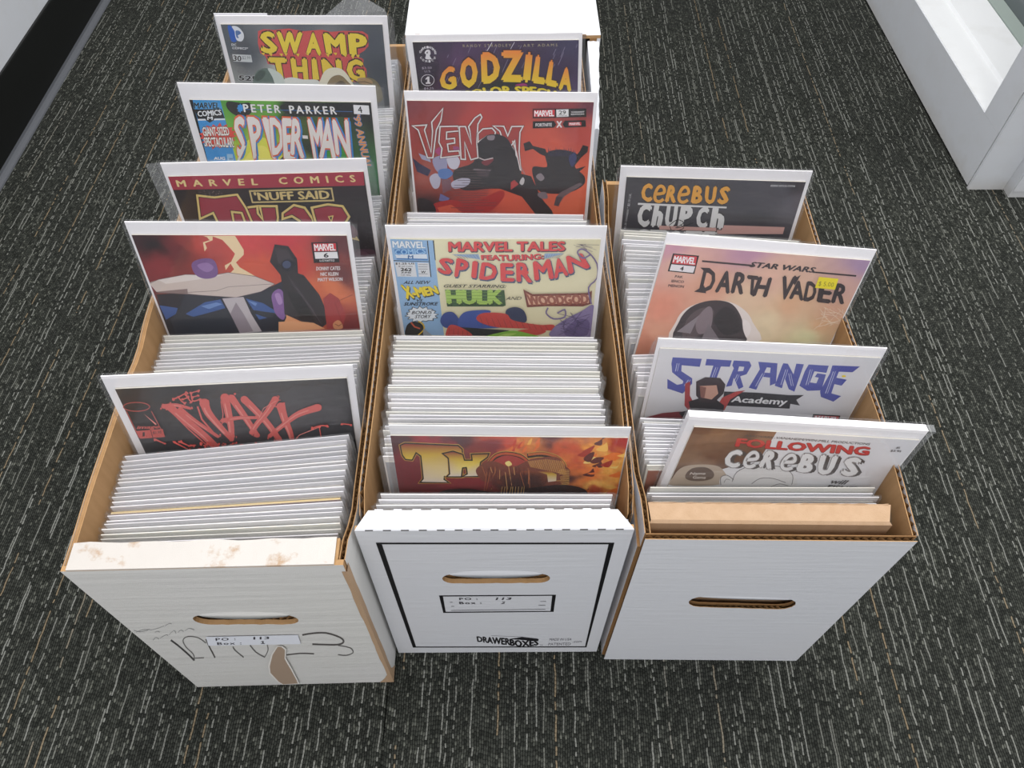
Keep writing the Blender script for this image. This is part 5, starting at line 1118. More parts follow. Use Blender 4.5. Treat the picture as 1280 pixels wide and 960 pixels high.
['S','#2c1c20',[-51,320,19,325,62,433,104,327,188,324,166,368,159,568,184,742,159,679,133,435,77,518,12,407,-3,359,-51,320],[-90,305,32,305,62,388,92,308,219,303,185,373,178,568,197,788,140,685,123,479,77,556,-5,415,-19,371,-90,305]],
['S','#e2dad8',[-59,317,22,321,62,424,102,323,194,320,170,369,163,568,187,751,155,680,131,443,77,525,9,408,-6,361,-59,317],[-83,308,30,309,62,397,94,311,213,307,181,372,175,568,195,779,143,684,125,471,77,548,-2,414,-16,368,-83,308]],
['P','#262226',[-225,508,-221,488,-202,466,-179,445,-157,428,-140,415,-124,404,-106,396,-84,393,-54,394,-18,399,17,409,47,426,70,453,89,487,105,527,121,568,141,615,163,667,179,718,183,765,171,806,148,845,116,878,78,901,25,916,-40,925,-100,922,-136,903,-137,861,-115,800,-87,736,-72,684,-74,647,-83,618,-98,593,-116,571,-142,552,-177,537,-209,523]],
['P','#8c8088',[-128,412,-115,407,-95,404,-75,403,-62,405,-58,414,-58,428,-63,441,-70,451,-81,455,-95,456,-110,455,-121,451,-127,444,-132,432,-132,421]],
['S','#e2dad8',[102,459,139,570,179,766],[110,456,148,567,188,764]],
['P','#141316',[289,146,774,137,780,218,291,235]],
['P','#cf2f3a',[298,156,488,151,491,217,299,222]],
['T','MARVEL','#f3efef',[304,160,482,155],[305,218,485,214],[0.0338,0],0,0.9],
['P','#e6e4e4',[502,150,613,146,618,215,508,220]],
['T','29','#141316',[525,159,591,157],[527,197,593,195],[0.015,0],0,1.0],
['T','LGY#194','#39373a',[519,202,602,200],[519,212,602,210],[0.015,0],0,1.0],
['T','VARIANT','#d8d4d4',[637,165,759,161],[637,180,760,176],[0.0375,0],0,1.0],
['T','EDITION','#d8d4d4',[638,186,757,182],[639,201,758,197],[0.0375,0],0,1.0],
['P','#141316',[292,264,486,258,509,293,488,323,293,333]],
['P','#141316',[586,254,775,248,784,312,590,322,566,289]],
['T','FORTNITE','#dcd8d8',[318,282,468,278],[319,316,469,311],[0.0375,0],0,1.0],
['T','X','#e4dcdc',[507,258,562,256],[510,325,565,323],[0.06,0],0,1.0],
['P','#cf3a44',[620,270,737,266,740,300,622,304]],
['T','MARVEL','#ece8e8',[629,273,729,269],[630,299,731,295],[0.0375,0],0,1.0],
]},
'tales': {'rect': [-0.0841, 0.0829, 0.0118, 0.2575], 'ops': [
['B',[[-0.0041,0.0146,'#ebe3bf'],[-0.0059,0.0957,'#e6dcb4'],[0.0822,0.033,'#e4dbb8']],2,0.05,10],
['P','#94b8dc',[-841,120,-501,133,-487,1212,-841,1206]],
['P','#151619',[-503,133,-494,133,-495,336,-502,337]],
['P','#151619',[-550,137,-542,137,-545,518,-553,518]],
['P','#151619',[-840,338,-544,348,-544,354,-838,346]],
['T','MARVEL','#5d87ae',[-828,138,-568,144],[-830,209,-568,215],[0.0375,0.027],0,1.0],
['T','MARVEL','#eceef0',[-828,138,-568,144],[-830,209,-568,215],[0.0375,0],0,1.0],
['P','#3f7cba',[-820,224,-567,222,-558,337,-812,328]],
['P','#dfe6ee',[-818,277,-564,272,-561,321,-813,315]],
['T','COMICS','#3f7cba',[-818,227,-568,211],[-819,284,-567,268],[0.0375,0.027],0,1.0],
['T','COMICS','#9cc6ea',[-818,227,-568,211],[-819,284,-567,268],[0.0375,0],0,1.0],
['T','M','#3f6ea0',[-717,284,-672,284],[-721,322,-676,322],[0.0375,0],0,1.0],
['P','#dcdde0',[-833,354,-668,361,-665,515,-827,512]],
['P','#dcdde0',[-647,360,-554,364,-554,514,-649,513]],
['T','$1.25 US','#141316',[-827,361,-671,361],[-830,385,-673,384],[0.0225,0],0,1.0],
['T','$1.60 CAN','#141316',[-804,392,-692,394],[-806,410,-694,412],[0.0,0],0,1.0],
['T','262','#141316',[-791,416,-698,419],[-795,452,-701,455],[0.045,0],0,1.0],
['T','JUNE','#141316',[-790,459,-708,461],[-792,479,-710,481],[0.03,0],0,1.0],
['T','UK 80p','#141316',[-793,487,-711,489],[-795,504,-713,505],[0.0,0],0,1.0],
['T','W','#141316',[-625,447,-585,447],[-627,475,-588,474],[0.0225,0],0,1.0],
['S','#7a7c80',[-640,382,-565,384],[-639,377,-564,379]],
['S','#7a7c80',[-642,406,-567,407],[-642,401,-566,403]],
['S','#7a7c80',[-644,430,-569,431],[-644,425,-568,426]],
['S','#7a7c80',[-649,481,-573,483],[-649,476,-573,478]],
['T','ALL NEW','#141316',[-779,556,-555,555],[-786,593,-561,592],[0.015,0],0.25,1.0],
['T','X-MEN','#1c1c1c',[-814,605,-668,636,-511,614],[-776,778,-648,751,-487,708],[0.0675,0.027],0,1.0],
['T','X-MEN','#ecd22c',[-818,597,-672,627,-515,606],[-780,769,-652,743,-491,700],[0.0675,0],0,1.0],
['T','VS','#141316',[-691,764,-638,764],[-697,794,-644,794],[0.0225,0],0.2,1.0],
['T','SUNSTROKE','#141316',[-803,803,-508,798],[-810,842,-514,837],[0.0225,0],0.25,1.0],
['P','#1a1a1c',[-512,944,-544,962,-524,988,-565,996,-567,1024,-608,1021,-632,1034,-661,1026,-694,1056,-713,1025,-757,1041,-748,1002,-795,1006,-776,977,-818,967,-789,946,-800,927,-768,915,-778,889,-747,881,-737,854,-695,874,-674,840,-648,870,-611,847,-605,880,-569,877,-558,894,-533,906,-553,929]],
['P','#e6ebf0',[-523,944,-553,961,-535,984,-572,992,-575,1017,-612,1014,-634,1026,-662,1019,-692,1046,-709,1018,-751,1032,-742,997,-785,1000,-767,975,-807,965,-780,946,-790,928,-761,917,-770,894,-742,887,-732,862,-693,880,-673,849,-650,877,-615,856,-609,885,-576,883,-566,898,-543,909,-561,930]],
['T','BONUS','#141316',[-746,903,-566,898],[-753,943,-573,938],[0.0225,0],0.2,1.0],
['T','STORY','#141316',[-722,952,-580,949],[-729,993,-587,989],[0.0225,0],0.2,1.0],
['P','#1b1a1c',[-827,1214,-837,1192,-834,1159,-824,1125,-815,1098,-806,1078,-795,1062,-782,1049,-768,1040,-753,1035,-735,1033,-718,1035,-703,1040,-689,1049,-677,1061,-666,1077,-659,1097,-653,1124,-647,1158,-648,1191,-661,1213,-695,1225,-745,1229,-794,1225]],
['S','#e0b830',[-705,1036,-694,1043,-679,1054,-669,1068,-664,1086,-662,1108,-666,1128,-681,1152,-704,1177,-721,1196],[-699,1021,-688,1029,-672,1041,-659,1057,-653,1080,-650,1107,-655,1135,-674,1163,-698,1190,-715,1208]],
['S','#c8583c',[-774,1046,-746,1105,-697,1129],[-762,1035,-736,1089,-691,1111]],
['P','#9aa2ac',[-661,1120,-654,1122,-644,1135,-633,1152,-624,1166,-614,1178,-602,1190,-594,1201,-594,1208,-608,1215,-631,1220,-654,1220,-669,1214,-674,1194,-672,1164,-667,1136]],
['T','MARVEL TALES','#46424e',[-379,145,554,138],[-383,250,559,238],[0.045,0.027],0,1.0],
['T','MARVEL TALES','#dd4a4c',[-383,140,549,132],[-387,244,554,232],[0.045,0],0,1.0],
['P','#9db4d0',[-365,271,549,255,388,313,-135,323]],
['P','#e8dfbc',[-147,258,389,252,385,325,-128,331]],
['S','#5c7090',[-342,276,-300,314],[-340,273,-298,311]],
['S','#5c7090',[534,261,491,303],[536,264,493,306]],
['S','#5c7090',[-317,276,-277,314],[-315,273,-275,311]],
['S','#5c7090',[513,261,476,304],[515,264,478,306]],
['S','#5c7090',[-292,276,-255,314],[-290,273,-253,311]],
['S','#5c7090',[492,262,461,304],[494,264,463,306]],
['S','#5c7090',[-266,276,-233,314],[-264,273,-230,311]],
['S','#5c7090',[471,262,446,304],[474,264,449,306]],
['S','#5c7090',[-241,275,-210,313],[-239,273,-208,311]],
['S','#5c7090',[450,262,431,304],[453,264,434,306]],
['S','#5c7090',[-216,275,-188,313],[-214,272,-186,311]],
['S','#5c7090',[430,262,416,305],[432,264,419,306]],
['S','#5c7090',[-191,275,-165,313],[-188,272,-163,311]],
['S','#5c7090',[409,263,401,305],[412,264,404,306]],
['S','#5c7090',[-166,275,-143,313],[-163,272,-141,311]],
['S','#5c7090',[388,263,386,305],[391,264,389,306]],
['T','FEATURING:','#46424e',[-124,277,108,272,383,260],[-120,327,107,338,388,317],[0.045,0.027],0,1.0],
['T','FEATURING:','#dd4a4c',[-127,273,105,269,380,256],[-123,323,104,334,385,313],[0.045,0],0,1.0],
['T','S','#4a5a78',[-453,304,-335,326],[-489,460,-377,512],[0.045,0.018],0,1.0],
['T','S','#dd4a4c',[-459,294,-341,317],[-494,450,-382,502],[0.045,0],0,1.0],
['T','P','#4a5a78',[-317,311,-210,345],[-349,515,-261,527],[0.045,0.018],0,1.0],
['T','P','#dd4a4c',[-322,301,-216,335],[-355,505,-267,517],[0.045,0],0,1.0],
['T','I','#4a5a78',[-189,341,-145,348],[-209,523,-166,535],[0.045,0.018],0,1.0],
['T','I','#dd4a4c',[-195,331,-150,339],[-214,513,-172,525],[0.045,0],0,1.0],
['T','D','#4a5a78',[-115,356,14,367],[-145,539,2,562],[0.045,0.018],0,1.0],
['T','D','#dd4a4c',[-121,346,8,357],[-151,529,-4,552],[0.045,0],0,1.0],
['T','E','#4a5a78',[35,363,143,366],[36,562,153,566],[0.045,0.018],0,1.0],
['T','E','#dd4a4c',[29,353,137,357],[30,552,147,556],[0.045,0],0,1.0],
['T','R','#4a5a78',[164,359,272,350],[168,566,304,577],[0.045,0.018],0,1.0],
['T','R','#dd4a4c',[158,349,266,341],[162,555,297,567],[0.045,0],0,1.0],
['T','M','#4a5a78',[299,346,439,319],[319,553,483,531],[0.045,0.018],0,1.0],
['T','M','#dd4a4c',[293,337,433,309],[312,542,477,521],[0.045,0],0,1.0],
['T','A','#4a5a78',[460,322,551,299],[483,531,601,491],[0.045,0.018],0,1.0],
['T','A','#dd4a4c',[454,313,545,289],[477,521,594,481],[0.045,0],0,1.0],
['T','N','#4a5a78',[566,287,691,253],[600,483,774,406],[0.045,0.018],0,1.0],
['T','N','#dd4a4c',[559,278,685,243],[594,473,767,397],[0.045,0],0,1.0],
['P','#dd4a4c',[263,454,260,468,251,477,240,477,231,469,227,455,230,441,239,432,250,432,260,440]],
['T','GUEST STARRING:','#141316',[-443,587,82,589],[-451,620,75,622],[0.015,0],0.2,1.0],
['P','#3a5a38',[-440,641,60,642,71,825,47,838,-435,840]],
['P','#e8dfbc',[-440,632,66,634,66,646,-441,645]],
['T','HULK','#2f4a2c',[-433,655,61,653],[-429,830,53,831],[0.075,0.018],0,1.0],
['T','HULK','#a9c860',[-440,641,54,638],[-436,814,45,816],[0.075,0],0,1.0],
['S','#6f9440',[-427,676,33,674],[-427,672,33,670]],
['S','#6f9440',[-430,714,32,712],[-429,710,33,707]],
['S','#6f9440',[-432,752,32,750],[-432,748,32,745]],
['S','#6f9440',[-434,786,32,784],[-434,782,32,780]],
['T','AND','#141316',[78,722,209,721],[71,760,203,759],[0.0,0],0.2,1.0],
['P','#7c4036',[220,637,298,691,757,676,799,651,806,799,737,832,420,831,255,845]],
['P','#dcae92',[243,679,299,716,775,701,784,791,419,806,270,815]],
['T','WOODGOD','#9c5a4a',[237,679,306,708,776,685],[271,832,419,823,785,804],[0.075,0],0,1.0],
['P','#384c8c',[-505,1005,-500,980,-489,954,-475,931,-459,915,-441,906,-419,901,-398,903,-379,915,-361,941,-344,979,-330,1018,-321,1049,-318,1068,-319,1080,-326,1089,-340,1095,-367,1101,-404,1104,-442,1103,-471,1096,-488,1079,-499,1056,-505,1030]],
['P','#3f58a0',[-353,1027,-347,999,-335,968,-318,938,-298,914,-275,900,-246,891,-216,886,-185,883,-150,880,-110,878,-76,881,-58,891,-65,912,-92,941,-118,974,-125,1003,-93,1029,-37,1055,11,1077,20,1093,-35,1101,-132,1104,-234,1101,-307,1095,-341,1084,-354,1068,-355,1048]],
['P','#2c3858',[70,890,82,870,103,855,128,845,150,842,171,845,194,854,214,869,230,889,243,920,253,959,256,997,248,1023,220,1036,178,1041,134,1036,102,1024,83,998,72,960,68,920]],
['P','#1c2028',[-388,1084,101,1127,2,1198,-345,1197]],
['P','#c8443f',[-467,1165,-461,1140,-451,1108,-437,1079,-420,1061,-399,1058,-375,1065,-349,1078,-324,1095,-293,1119,-258,1150,-232,1180,-230,1201,-266,1211,-330,1214,-398,1212,-445,1207,-466,1202,-473,1193,-471,1181]],
['P','#c8443f',[-189,980,-184,962,-171,942,-151,925,-122,913,-80,909,-26,909,28,914,70,923,91,938,100,959,110,982,134,1001,182,1018,244,1034,308,1047,362,1057,405,1059,442,1055,472,1052,492,1056,504,1070,509,1091,501,1112,478,1125,432,1126,367,1119,297,1110,232,1103,175,1101,120,1099,67,1098,20,1093,-23,1085,-63,1074,-97,1062,-126,1048,-151,1033,-171,1016,-184,998]],
['P','#c8443f',[183,1127,213,1118,259,1110,307,1104,347,1102,377,1107,403,1115,422,1126,429,1137,422,1149,404,1164,377,1177,349,1184,313,1183,270,1178,229,1170,200,1161,182,1153,172,1144,172,1135]],
['S','#7c2a2c',[-157,959,-128,1076],[-154,957,-125,1075]],
['S','#7c2a2c',[-106,967,-76,1081],[-103,966,-73,1079]],
['S','#7c2a2c',[-54,976,-24,1085],[-51,974,-21,1083]],
['S','#7c2a2c',[-3,985,28,1089],[0,983,31,1087]],
['S','#7c2a2c',[49,994,80,1093],[52,992,83,1092]],
['S','#7c2a2c',[100,1002,133,1098],[103,1000,136,1096]],
['S','#7c2a2c',[152,1011,185,1102],[155,1009,188,1100]],
['S','#7c2a2c',[204,1020,237,1107],[207,1018,240,1104]],
['S','#7c2a2c',[256,1029,290,1111],[259,1026,293,1109]],
['S','#7c2a2c',[308,1037,342,1115],[311,1035,345,1113]],
['S','#7c2a2c',[360,1046,395,1120],[363,1044,397,1117]],
['S','#7c2a2c',[412,1055,447,1124],[415,1053,450,1121]],
['S','#7c2a2c',[-432,1095,-446,1198],[-428,1096,-443,1198]],
['S','#7c2a2c',[-393,1107,-403,1198],[-390,1107,-400,1198]],
['S','#7c2a2c',[-354,1118,-360,1197],[-351,1118,-357,1198]],
['S','#7c2a2c',[-316,1130,-317,1197],[-312,1129,-314,1197]],
['S','#7c2a2c',[-277,1141,-274,1197],[-273,1141,-271,1197]],
['P','#86bc44',[-106,1215,-119,1204,-88,1188,-39,1171,2,1158,34,1147,67,1138,101,1131,134,1129,168,1132,203,1140,236,1150,266,1161,303,1174,344,1188,367,1202,349,1212,260,1218,120,1220,-19,1220]],
['P','#b0d468',[2,1200,6,1194,23,1184,45,1174,68,1167,94,1163,126,1160,153,1160,167,1162,163,1168,146,1177,124,1188,101,1195,75,1199,43,1202,16,1202]],
['P','#8a7ba4',[493,1090,513,1061,541,1031,571,1003,602,976,632,951,663,928,695,907,724,887,755,858,785,825,811,806,829,819,829,1211,772,1236,663,1238,554,1224,481,1207,456,1186,458,1155,475,1122]],
['P','#6a5a88',[593,1124,606,1093,629,1056,656,1022,683,998,713,985,746,979,776,982,796,997,808,1034,812,1087,808,1142,794,1181,761,1199,714,1205,665,1203,630,1196,608,1186,595,1169,590,1148]],
['S','#4c3f66',[655,1038,558,1046],[656,1042,558,1051]],
['S','#4c3f66',[590,1118,577,1001],[587,1119,573,1002]],
['S','#4c3f66',[550,1048,695,919],[548,1044,693,915]],
['S','#4c3f66',[509,1065,586,1036],[508,1061,585,1032]],
['S','#4c3f66',[536,978,696,1160],[538,975,698,1157]],
['S','#4c3f66',[748,1068,640,905],[746,1071,638,907]],
['S','#4c3f66',[572,1027,806,922],[571,1022,804,918]],
['S','#4c3f66',[770,1058,654,961],[769,1062,652,964]],
['S','#4c3f66',[768,992,699,1033],[770,996,700,1037]],
['S','#4c3f66',[548,1006,833,1120],[548,1002,834,1115]],
['S','#4c3f66',[713,1157,557,1091],[713,1161,556,1095]],
['S','#4c3f66',[707,1003,671,1173],[710,1004,674,1175]],
['S','#4c3f66',[593,1126,578,1081],[590,1128,575,1083]],
['S','#4c3f66',[570,1071,643,1145],[572,1067,645,1141]],
['S','#4c3f66',[712,1068,735,1012],[709,1066,732,1009]],
['S','#4c3f66',[723,1009,691,1056],[726,1012,694,1059]],
['S','#4c3f66',[599,963,576,1073],[602,965,579,1075]],
['S','#4c3f66',[557,1129,687,1170],[557,1124,687,1165]],
['S','#4c3f66',[745,1117,632,898],[743,1119,629,901]],
['S','#4c3f66',[660,1125,802,946],[658,1121,799,943]],
['S','#4c3f66',[545,1180,752,1029],[543,1176,750,1025]],
['S','#4c3f66',[702,986,692,1081],[705,987,696,1082]],
['S','#4c3f66',[664,987,566,1068],[666,991,568,1072]],
['S','#4c3f66',[746,982,521,909],[746,986,520,914]],
['S','#4c3f66',[719,1040,671,1179],[722,1042,674,1181]],
['S','#4c3f66',[670,1014,731,888],[667,1011,728,886]],
['S','#7c6c94',[811,797,798,744,780,672,774,612,789,577,815,549,835,511,839,458,834,400,822,347,799,301,771,261,744,230,720,208,697,195,678,190,661,198,648,215,645,237,657,261,677,286,700,301,723,292,745,274,760,261],[800,801,786,748,768,674,761,607,779,566,806,537,823,504,826,456,822,402,811,352,790,310,763,271,737,241,715,221,695,209,680,206,668,211,659,223,658,235,666,252,684,274,700,284,717,278,738,261,753,248]],
['S','#7c6c94',[430,840,424,857,415,884,416,913,433,942,458,969,488,986,523,987,561,978,590,961,599,926,595,885,583,855,559,864,533,886,514,902],[442,849,435,865,428,888,428,907,442,929,464,953,490,968,521,969,557,961,579,947,586,922,583,890,577,876,564,880,540,901,522,917]],
['S','#6c6070',[633,180,713,149],[633,177,712,146]],
['S','#6c6070',[656,156,819,158],[656,153,818,155]],
['S','#6c6070',[685,160,801,209],[685,157,801,207]],
['S','#6c6070',[670,156,723,211],[672,153,725,208]],
['S','#6c6070',[684,157,723,205],[685,155,725,203]],
['S','#6c6070',[612,155,771,225],[613,153,771,222]],
['S','#6c6070',[664,154,693,148],[663,151,693,145]],
['S','#6c6070',[637,148,767,183],[637,145,768,180]],
]},
'fire': {'rect': [-0.0868, 0.0859, 0.0098, 0.2575], 'ops': [
['B',[[-0.0859,0.0119,'#4a2228'],[-0.0584,0.0138,'#9c2430'],[-0.0408,0.0112,'#4c2a30'],[-0.0778,0.0535,'#7a2630'],[-0.0353,0.0714,'#8c2830'],[0.0103,0.0151,'#e08a40'],[0.0,0.0129,'#c84a34'],[0.0321,0.0124,'#5a2a2c'],[0.0493,0.0265,'#c8502c'],[0.0623,0.0214,'#f0a040'],[0.0809,0.0164,'#b02a28'],[0.0796,0.0434,'#f0b050'],[0.0574,0.0514,'#e87c34'],[0.0747,0.0697,'#f4c060'],[0.0434,0.0729,'#4a1e20'],[0.012,0.0761,'#3a1c1e'],[0.0673,0.0753,'#c8542c'],[0.086,0.0722,'#d05028'],[-0.0102,0.0225,'#7a2830'],[0.0796,0.0862,'#e89040']],4,0.9,55],
['P','#e8782c',[765,570,771,560,788,548,808,537,824,528,832,520,837,513,841,510,844,513,849,527,854,550,856,574,851,588,832,591,805,586,779,578]],
['P','#5a1a18',[527,811,540,806,567,801,596,794,617,785,625,772,628,754,628,740,626,737,623,750,618,775,611,802,601,819,582,824,557,822,535,816]],
['P','#f4bc58',[654,360,660,352,677,342,696,329,709,317,716,301,720,282,721,267,722,264,724,279,725,308,723,338,718,359,703,367,682,368,663,365]],
['P','#5a1a18',[616,170,627,155,650,136,675,117,690,103,690,98,671,98,671,109,675,138,678,167,675,186,662,191,641,188,623,180]],
['P','#e8782c',[569,368,574,357,586,344,601,331,614,320,625,307,638,293,648,283,652,285,650,305,643,338,633,371,622,392,608,396,591,390,576,379]],
['P','#a8301f',[537,271,545,257,560,241,579,224,594,211,605,200,616,191,625,186,627,191,623,211,613,242,600,274,588,295,574,298,557,293,543,282]],
['P','#f4bc58',[694,835,700,827,716,816,737,804,754,795,766,786,777,777,786,771,791,773,793,787,791,810,785,833,775,848,756,851,730,849,706,842]],
['P','#f2d27a',[761,453,769,450,789,448,811,445,826,437,833,418,835,393,835,371,834,364,833,380,832,413,827,447,820,470,805,474,785,469,768,460]],
['P','#f2d27a',[556,403,565,388,585,366,607,344,624,330,634,326,642,328,646,333,647,342,644,355,637,374,628,392,617,405,600,411,580,413,562,410]],
['P','#5a1a18',[562,561,566,553,581,543,600,533,614,522,623,507,630,489,636,475,641,474,647,492,654,523,657,556,653,577,634,582,605,578,577,569]],
['P','#5a1a18',[626,446,630,438,644,428,661,417,673,405,677,390,678,373,679,360,681,358,689,375,700,406,708,438,707,459,691,464,665,461,640,454]],
['P','#e8782c',[727,343,727,327,733,307,745,288,758,276,778,273,803,274,826,281,839,291,837,309,826,335,810,359,794,374,777,375,756,368,737,356]],
['P','#a8301f',[690,431,695,421,708,408,725,396,739,386,751,377,762,370,772,366,777,369,777,386,774,412,766,438,757,455,740,457,719,451,700,441]],
['P','#e8782c',[771,798,776,785,792,766,813,749,832,736,852,730,859,729,859,814,837,817,809,815,784,808]],
['P','#f4bc58',[637,241,643,226,660,207,680,187,695,172,702,160,705,151,706,147,709,151,715,171,723,203,727,235,724,256,706,262,678,259,651,252]],
['P','#a8301f',[506,309,511,297,527,282,546,267,561,257,574,252,585,250,595,251,600,257,600,272,596,294,588,316,577,330,560,332,537,327,516,318]],
['P','#e8782c',[600,538,615,532,642,525,671,516,688,505,688,487,679,463,667,445,659,439,658,456,661,488,662,523,658,545,644,552,624,550,606,544]],
['P','#f4bc58',[804,313,807,307,821,300,837,291,850,282,857,268,859,262,859,331,837,328,815,320]],
['P','#e8782c',[647,362,658,349,681,331,707,313,727,302,741,297,754,297,762,300,763,307,755,320,739,338,721,357,704,369,686,373,667,373,651,369]],
['P','#e8782c',[552,842,566,829,592,814,620,800,637,788,640,776,634,764,625,758,618,762,615,784,614,821,611,857,605,879,592,881,572,872,556,856]],
['P','#5a1a18',[555,357,558,340,567,320,580,301,591,287,602,276,615,269,625,266,631,273,630,296,625,332,617,368,608,389,595,393,578,385,563,371]],
['P','#5a1a18',[609,394,611,381,621,363,634,346,648,334,664,329,684,328,701,330,709,337,706,351,694,372,678,392,663,405,648,409,630,408,616,402]],
['P','#f0b050',[128,188,127,180,130,167,134,152,138,140,143,129,150,116,156,108,160,107,161,118,160,137,157,158,154,173,148,182,140,187,132,189]],
['P','#c84028',[13,205,13,197,16,184,20,170,24,157,30,146,37,133,43,125,47,124,48,135,46,154,44,175,40,190,33,199,25,205,18,207]],
['P','#c84028',[4,302,4,294,6,281,11,266,15,254,21,242,28,229,34,221,38,219,39,230,37,250,35,272,31,287,24,296,16,302,8,304]],
['P','#c84028',[56,233,56,225,58,212,62,197,66,185,72,173,79,161,85,152,89,151,90,162,89,181,86,202,82,218,76,227,68,233,60,235]],
['P','#e07030',[92,280,91,272,94,259,98,244,102,231,108,219,115,207,121,198,125,197,126,208,125,228,122,249,118,265,112,274,104,280,96,282]],
['P','#e07030',[-12,284,-13,276,-10,263,-6,248,-1,235,5,223,12,211,18,202,22,201,23,212,21,232,18,253,14,269,8,278,0,284,-8,286]],
['P','#e07030',[188,229,187,221,190,208,193,194,198,181,203,170,210,158,216,149,220,148,221,159,220,178,217,199,214,215,208,224,200,229,192,231]],
['P','#e07030',[186,182,185,175,188,162,191,147,196,135,201,123,208,111,214,103,218,102,219,113,218,132,215,152,212,168,206,176,198,182,190,184]],
['P','#e07030',[75,211,75,204,78,191,82,176,86,164,91,152,98,140,105,131,108,130,109,141,108,160,105,181,101,197,95,206,87,211,80,213]],
['P','#e07030',[163,307,162,299,165,286,169,271,173,258,178,246,185,234,192,225,195,224,196,235,195,255,193,276,189,292,183,301,175,307,167,309]],
['S','#cfa04a',[-787,224,-770,211,-389,233,-371,260,-370,278,-428,274,-450,602,-377,601,-376,561,-433,562,-433,562,-516,557,-526,650,-511,652,-651,641,-646,632,-645,318,-699,249,-740,352,-769,348,-783,311,-787,224],[-817,200,-772,165,-376,188,-343,237,-341,326,-403,322,-418,552,-346,550,-348,611,-435,612,-436,612,-492,609,-493,622,-449,683,-714,690,-676,618,-673,344,-695,317,-728,402,-789,393,-811,331,-817,200]],
['S','#140c0e',[-791,221,-770,205,-387,227,-367,257,-367,284,-424,280,-446,595,-373,594,-372,568,-434,569,-433,569,-513,564,-522,646,-503,656,-659,647,-650,630,-648,322,-699,258,-739,359,-772,354,-787,314,-791,221],[-813,203,-771,171,-378,194,-347,240,-345,320,-406,316,-422,558,-350,557,-351,604,-435,606,-436,606,-495,602,-498,626,-457,679,-706,683,-672,619,-670,341,-695,308,-730,395,-786,387,-807,329,-813,203]],
['P','#8c2c30|#f0d84a|#e9dcd0',[-802,212,-771,188,-382,211,-357,249,-356,302,-415,298,-434,577,-361,576,-362,586,-434,587,-434,587,-504,583,-510,636,-480,667,-683,665,-661,625,-659,331,-697,283,-734,377,-779,370,-797,321]],
['S','#cfa04a',[-424,303,-365,333,-355,412,-259,411,-265,335,-183,329,-181,321,-236,386,-253,555,-317,572,-302,573,-310,437,-374,451,-385,562,-442,568,-439,572,-441,341,-460,315,-424,303],[-420,255,-341,296,-332,365,-292,364,-297,291,-141,279,-158,351,-210,412,-229,603,-382,600,-333,545,-336,491,-349,494,-360,611,-505,607,-468,551,-469,365,-520,293,-420,255]],
['S','#140c0e',[-423,296,-362,328,-352,406,-263,405,-269,329,-177,322,-178,325,-233,389,-250,561,-326,576,-306,569,-313,444,-370,456,-382,568,-450,574,-443,569,-444,344,-468,312,-423,296],[-421,261,-344,301,-335,371,-288,370,-293,297,-146,286,-161,347,-213,409,-232,597,-373,596,-329,549,-333,484,-352,488,-364,604,-496,602,-464,553,-465,362,-512,296,-421,261]],
['P','#8c2c30|#f0d84a|#e9dcd0',[-422,279,-353,314,-343,388,-276,387,-281,313,-162,304,-169,336,-223,399,-241,579,-349,586,-318,559,-323,464,-361,472,-373,586,-473,588,-453,561,-455,353,-490,304]],
['S','#cfa04a',[-129,433,-119,410,-105,380,-90,359,-73,346,-52,337,-27,334,5,337,40,346,69,359,92,381,113,411,128,434],[-165,388,-154,364,-137,329,-114,296,-88,277,-59,265,-28,260,9,264,49,274,86,291,118,321,142,355,158,378]],
['S','#140c0e',[-133,428,-122,405,-108,375,-92,353,-74,339,-52,330,-27,326,5,329,41,338,71,352,95,375,116,405,131,428],[-162,393,-151,369,-134,334,-112,303,-86,284,-59,272,-28,268,8,271,48,281,84,297,115,327,139,361,155,384]],
['S','#b8502c',[-140,407,-130,386,-115,358,-97,335,-77,321,-54,311,-27,307,6,310,43,320,74,334,99,356,120,384,134,405],[-154,388,-143,367,-127,336,-107,310,-83,293,-57,282,-28,277,8,281,46,291,81,306,109,331,131,361,146,382]],
['P','#a83c34',[-132,435,-141,417,-126,390,-101,363,-79,342,-64,330,-48,321,-31,317,-12,316,10,319,34,326,58,336,78,349,100,368,124,392,136,415,126,431,76,440,-4,445,-83,443]],
['S','#cfa04a',[136,356,165,348,205,338,242,335,277,342,311,355,340,373,362,398,381,427,391,452,393,472,390,500,385,532,377,567,366,602,358,628],[127,283,156,275,198,264,241,261,281,269,321,285,358,308,389,340,415,381,434,428,440,478,436,524,429,564,420,605,408,644,400,670]],
['S','#140c0e',[135,348,164,340,204,330,242,327,277,334,312,348,341,367,365,392,384,422,395,449,398,473,395,503,389,536,381,571,370,606,362,632],[128,290,157,282,198,272,241,268,281,276,320,292,356,314,386,346,411,386,429,430,435,478,431,522,425,560,416,601,404,640,396,666]],
['S','#b8602c',[139,321,166,314,204,305,241,303,277,309,313,322,344,341,370,368,392,400,406,432,410,468,408,508,405,539],[135,292,162,285,201,276,241,273,279,280,317,294,351,315,380,344,405,381,423,422,429,469,426,515,423,546]],
['P','#f0dc88',[-34,409,-30,400,-22,391,-12,384,-4,383,4,389,11,401,17,414,19,426,16,435,7,444,-2,450,-11,451,-18,445,-26,433,-32,420]],
